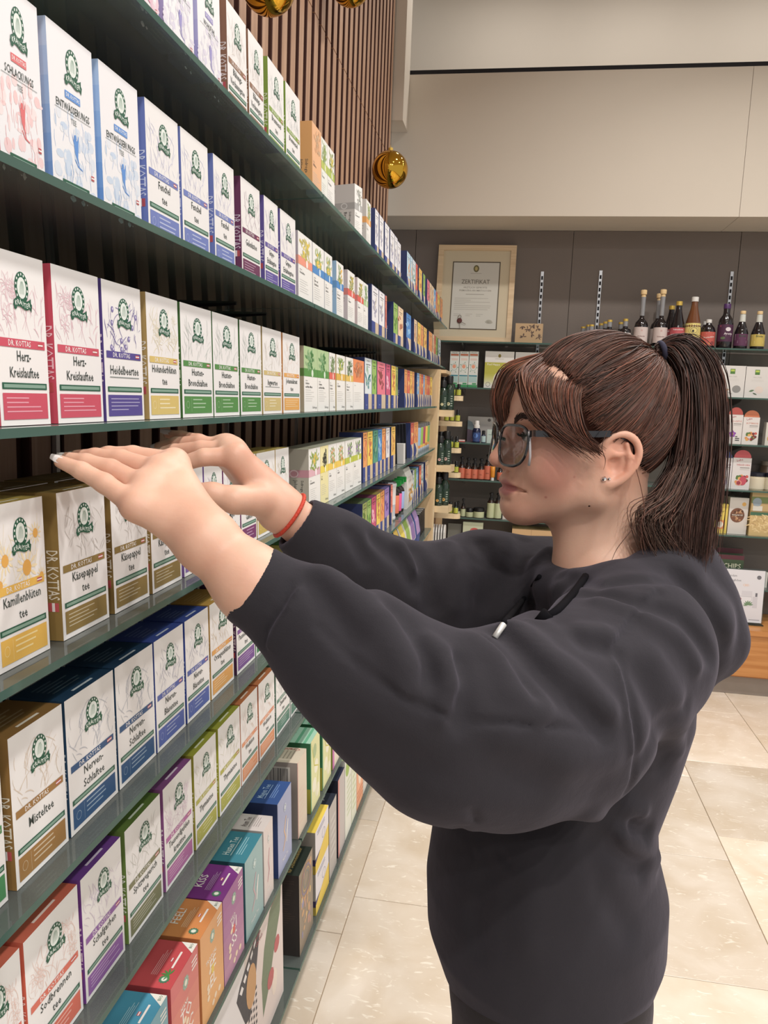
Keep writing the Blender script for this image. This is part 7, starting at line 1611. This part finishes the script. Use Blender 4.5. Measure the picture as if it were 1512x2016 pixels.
def root_side():
    s = 1 if rng.random() < .80 else -1; t = rng.random()
    path = [(.050, .060, .085), (.030, .073, .050), (.012, .078, .030), (-.010, .080, .034), (-.032, .079, .026), (-.046, .072, -.004), (-.060, .056, -.022), (-.072, .036, -.028), (-.078, .0, -.030)]
    q = bez(path, 41)[int(t*40)]; q = q*np.array([1, s, 1]) + rng.normal(0, .004, 3)
    mid = None
    if t < .55: mid = q*.5 + PB*.5 + np.array([0, .030*s, -.002 + .02*(t-.2)])*rng.uniform(.1, 1.0)
    return q, mid
def root_top():
    t = rng.random(); s = 1 if rng.random() < .7 else -1
    a = np.array([.080 - .03*t, .070*t*s, .128 - .034*t*t]) + rng.normal(0, .003, 3); return a, None
def root_part():
    t = rng.random(); return np.array([.088 - .05*t, .012 + .045*t + rng.normal(0, .006), .118 + rng.normal(0, .006)]), None
link('hair_strands', scalp(800, root_part, .01), hair); link('hair_strands', scalp(3000, root_side), hair); link('hair_strands', scalp(2300, root_top), hair)
def sheet(n, A, B, m=20, r=(.0004, .0008), jit=.0020, base=(.095, .042, .026), drift=.0, v=.45, pw=1.0):
    CA = bez(A, m); CB = bez(B, m); ps = []
    for k in range(n):
        t = rng.random()**pw; off = rng.normal(0, jit, (1, 3))*np.linspace(.3, 1.3, m)[:, None]; ph = rng.uniform(0, 6, 3); w = np.sin(np.linspace(0, 3, m)[:, None]*rng.uniform(.5, 1.6) + ph[None])*drift
        cut = m if rng.random() < .6 else int(m*rng.uniform(.85, 1.0)); q = CA*(1-t) + CB*t + off + w
        if cut < m: q = np.array([np.interp(np.linspace(0, cut-1, m), np.arange(m), q[:, i]) for i in range(3)]).T
        ps.append(q)
    return strands('hair_strands', ps, rng.uniform(r[0], r[1], n), HAIRM, hair_cols(n, base, v))
FR = (.105, .041, .024)
# near curtain fringe
link('fringe', sheet(1300, [AD(1098, 686, .955), AD(1036, 722, .925), AD(1026, 760, .905), AD(1044, 812, .888), AD(1082, 842, .880)], [AD(1175, 722, .918), AD(1140, 772, .888), AD(1143, 830, .878), AD(1160, 868, .879), AD(1186, 892, .880)], base=FR, jit=.0022, drift=.0012), hair)
link('fringe', sheet(260, [AD(1094, 688, .958), AD(1034, 722, .930), AD(1024, 758, .910), AD(1042, 812, .890), AD(1085, 846, .882)], [AD(1125, 690, .95), AD(1060, 748, .905), AD(1062, 795, .89), AD(1100, 848, .880), AD(1168, 900, .876)], base=FR, jit=.003, drift=.002), hair)
# far curtain fringe
link('fringe', sheet(420, [AD(1070, 698, .965), AD(998, 722, .975), AD(977, 765, .985), AD(976, 805, .985), AD(990, 845, .978)], [AD(1090, 696, .955), AD(1024, 735, .945), AD(1004, 770, .945), AD(996, 800, .948), AD(1000, 832, .952)], base=FR, jit=.0022, drift=.0014), hair)
# ponytail
tie = AD(1303, 690, .955)
PL = [AD(1298, 692, .955), AD(1322, 694, .955), AD(1343, 745, .955), AD(1343, 840, .95), AD(1330, 925, .945), AD(1290, 1000, .935), AD(1285, 1085, .93)]
PR = [AD(1302, 684, .955), AD(1355, 670, .955), AD(1404, 728, .96), AD(1418, 825, .96), AD(1413, 920, .955), AD(1404, 1010, .95), AD(1392, 1092, .945)]
for dz_, nn in ((.0, 1300), (-.018, 500), (.022, 700)):
    dd = np.array([0, dz_, 0]); g_ = lambda L_: [p + dd*min(1, i*.5) for i, p in enumerate(L_)]
    link('ponytail', sheet(nn, g_(PL), g_(PR), 26, (.0004, .0009), .0045, (.062, .030, .022), .004, .5), hair)
link('ponytail', sheet(160, [AD(1335, 930, .93), AD(1300, 985, .92), AD(1262, 1010, .915), AD(1275, 1060, .915), AD(1298, 1100, .915)], [AD(1360, 900, .93), AD(1340, 980, .92), AD(1310, 1040, .915), AD(1330, 1080, .915), AD(1345, 1110, .915)], 20, (.0004, .0008), .005, (.10, .055, .04), .006), hair)
mb = MB(); ax = norm(AD(1330, 682, .955) - AD(1290, 694, .955)); e1 = norm(np.cross(ax, [0, 1, 0])); e2 = np.cross(ax, e1)
mb.tube([tie + (e1*math.cos(t) + e2*math.sin(t))*.0090 for t in np.linspace(0, 2*math.pi, 20)[:-1]], .0036, 8, closed=True); link('hair_tie', mb.mesh('hair_tie', plain('tie_blue', '#2e2d40', .9), True), hair)
# stray strands on the neck
link('stray_hair', strands('stray_hair', [bez([AD(1262, 1000, .915), AD(1245, 1040, .91), AD(1215, 1080, .905), AD(1200, 1115, .905)], 20), bez([AD(1240, 880, .9), AD(1262, 960, .9), AD(1268, 1010, .905), AD(1255, 1040, .91)], 20), bez([AD(1195, 850, .88), AD(1185, 880, .875), AD(1192, 905, .875), AD(1188, 925, .876)], 20)], np.full(3, .0005), HAIRM, hair_cols(3)), hair)
# ---- ear studs
STUD = plain('stud_silver', '#e6e6ea', .1, 1.0)
for (px_, py_, r) in ((1189, 943, .0036), (1199, 943, .0022)):
    c = body.march((0, 0, EYE), AD(px_, py_, 1.0) - np.array([0, 0, EYE])); mb = MB(); mb.lathe([(.0003, -r), (r*.8, -r*.5), (r, 0), (r*.8, r*.5), (.0003, r)], 8); link('ear_stud', mb.mesh('ear_stud', STUD), person, tuple(c))
# ---- glasses (their own thing)
gl = link('eyeglasses', None, None, tuple(H(.108, 0, .02))); tag(gl, 'black framed rectangular glasses worn by the person', 'glasses'); GO = H(.108, 0, .02)
FRM = plain('black_acetate', '#15141a', .2, spec=.6, coat=.5); CLR = plain('clear_acetate', '#b8b4b6', .15, spec=.6)
LENS = glass('lens_glass', '#f0eef6')
def gp(f, l, u): return np.array(H(f, l, u)) - GO
for s in (1, -1):
    cx = .0345*s; out = []
    for t in np.linspace(0, 2*math.pi, 41)[:-1]:
        ca, sa = math.cos(t), math.sin(t); n_ = 3.4
        x = .0285*np.sign(ca)*abs(ca)**(2/n_); z = .0235*np.sign(sa)*abs(sa)**(2/n_)
        if z < 0: x *= 1 - .20*(-z/.0235)**1.5
        l = cx + x*s; out.append(gp(.1165 - 3.4*l*l - .003*(z/.0235), l, .0165 + z))
    mb = MB(); mb.tube(out, .0017, 8, closed=True); link('frame', mb.mesh('frame', FRM, True), gl)
    mb = MB(); c_ = sum(out)/len(out); mb.add([c_] + out, [(0, i+1, (i+1) % 40 + 1) for i in range(40)]); link('lens', mb.mesh('lens', LENS, True), gl)
    mb = MB(); tp = [gp(.1010, .0620*s, .031), gp(.098, .0685*s, .032), gp(.090, .0715*s, .0315), gp(.03, .0765*s, .030), gp(.004, .0770*s, .029), gp(-.018, .0735*s, .018), gp(-.028, .070*s, .0)]
    tr_ = bez(tp, 24); mb2 = MB()
    for k_ in range(23):
        a, b_ = tr_[k_], tr_[k_+1]; hh = .0036 if k_ < 14 else .0026
        mb2.add([a + HU*hh, a - HU*hh, b_ - HU*hh, b_ + HU*hh, a + HU*hh + HL*.0022*s, a - HU*hh + HL*.0022*s, b_ - HU*hh + HL*.0022*s, b_ + HU*hh + HL*.0022*s], [(0,1,2,3), (7,6,5,4), (0,4,5,1), (3,2,6,7), (0,3,7,4), (1,5,6,2)])
    link('temple_arm', mb2.mesh('temple_arm', FRM), gl)
    mb = MB(); mb.tube([gp(.1005, .0618*s, .034), gp(.0995, .0622*s, .006), gp(.1000, .0600*s, -.005)], .0016, 6); link('rim_edge', mb.mesh('rim_edge', CLR, True), gl)
    if s == 1:
        p = Print(); p.text('Ray-Ban', 0, 0, .0030, '#c9c7cc', 1, 'l'); vs = [tuple(gp(.082 - u, .0745 + .0006 + u*.06, .0295 + v)) for u, v, l in p.v]; m2 = bpy.data.meshes.new('temple_lettering'); m2.from_pydata(vs, [], p.f); m2.materials.append(plain('letter_silver', '#cfcfd4', .3, .6)); link('temple_lettering', m2, gl)
mb = MB(); mb.tube([gp(.1115, .009, .022), gp(.1150, 0, .024), gp(.1115, -.009, .022)], .0020, 8); link('bridge', mb.mesh('bridge', FRM, True), gl)
# ---- red wrist band
wc = AD(571, 1012, .954); axd = norm(AD(590, 1026, .957) - AD(552, 1000, .948)); e1 = norm(np.cross(axd, [0, 0, 1])); e2 = np.cross(axd, e1)
bands = []
for t in np.linspace(0, 2*math.pi, 40)[:-1]:
    dr = e1*math.cos(t) + e2*math.sin(t); q = wc + dr*.05
    for _ in range(60):
        d_ = float(body(np.asarray(q, np.float32)[None])[0])
        if d_ < .0022: break
        q = q - dr*max(d_*.5, .0003)
    bands.append(q)
wb = link('wrist_band', None, None, tuple(wc)); tag(wb, 'thin red woven bracelet on the wrist', 'bracelet')
mb = MB(); mb.tube([q - wc for q in bands], .0024, 8, closed=True); link('cord', mb.mesh('cord', plain('red_cord', '#c23a24', .6, bump=.5, bscale=500), True), wb)
# ================================================================== look-alikes share a group
for _lb, _os in PLACED.items():
    if len(_os) > 1:
        _g = _lb.split(',')[0]; _g = ' '.join(_g.split()[:7]) + ' look-alikes'
        for _o in _os:
            if 'group' not in _o: _o['group'] = _g
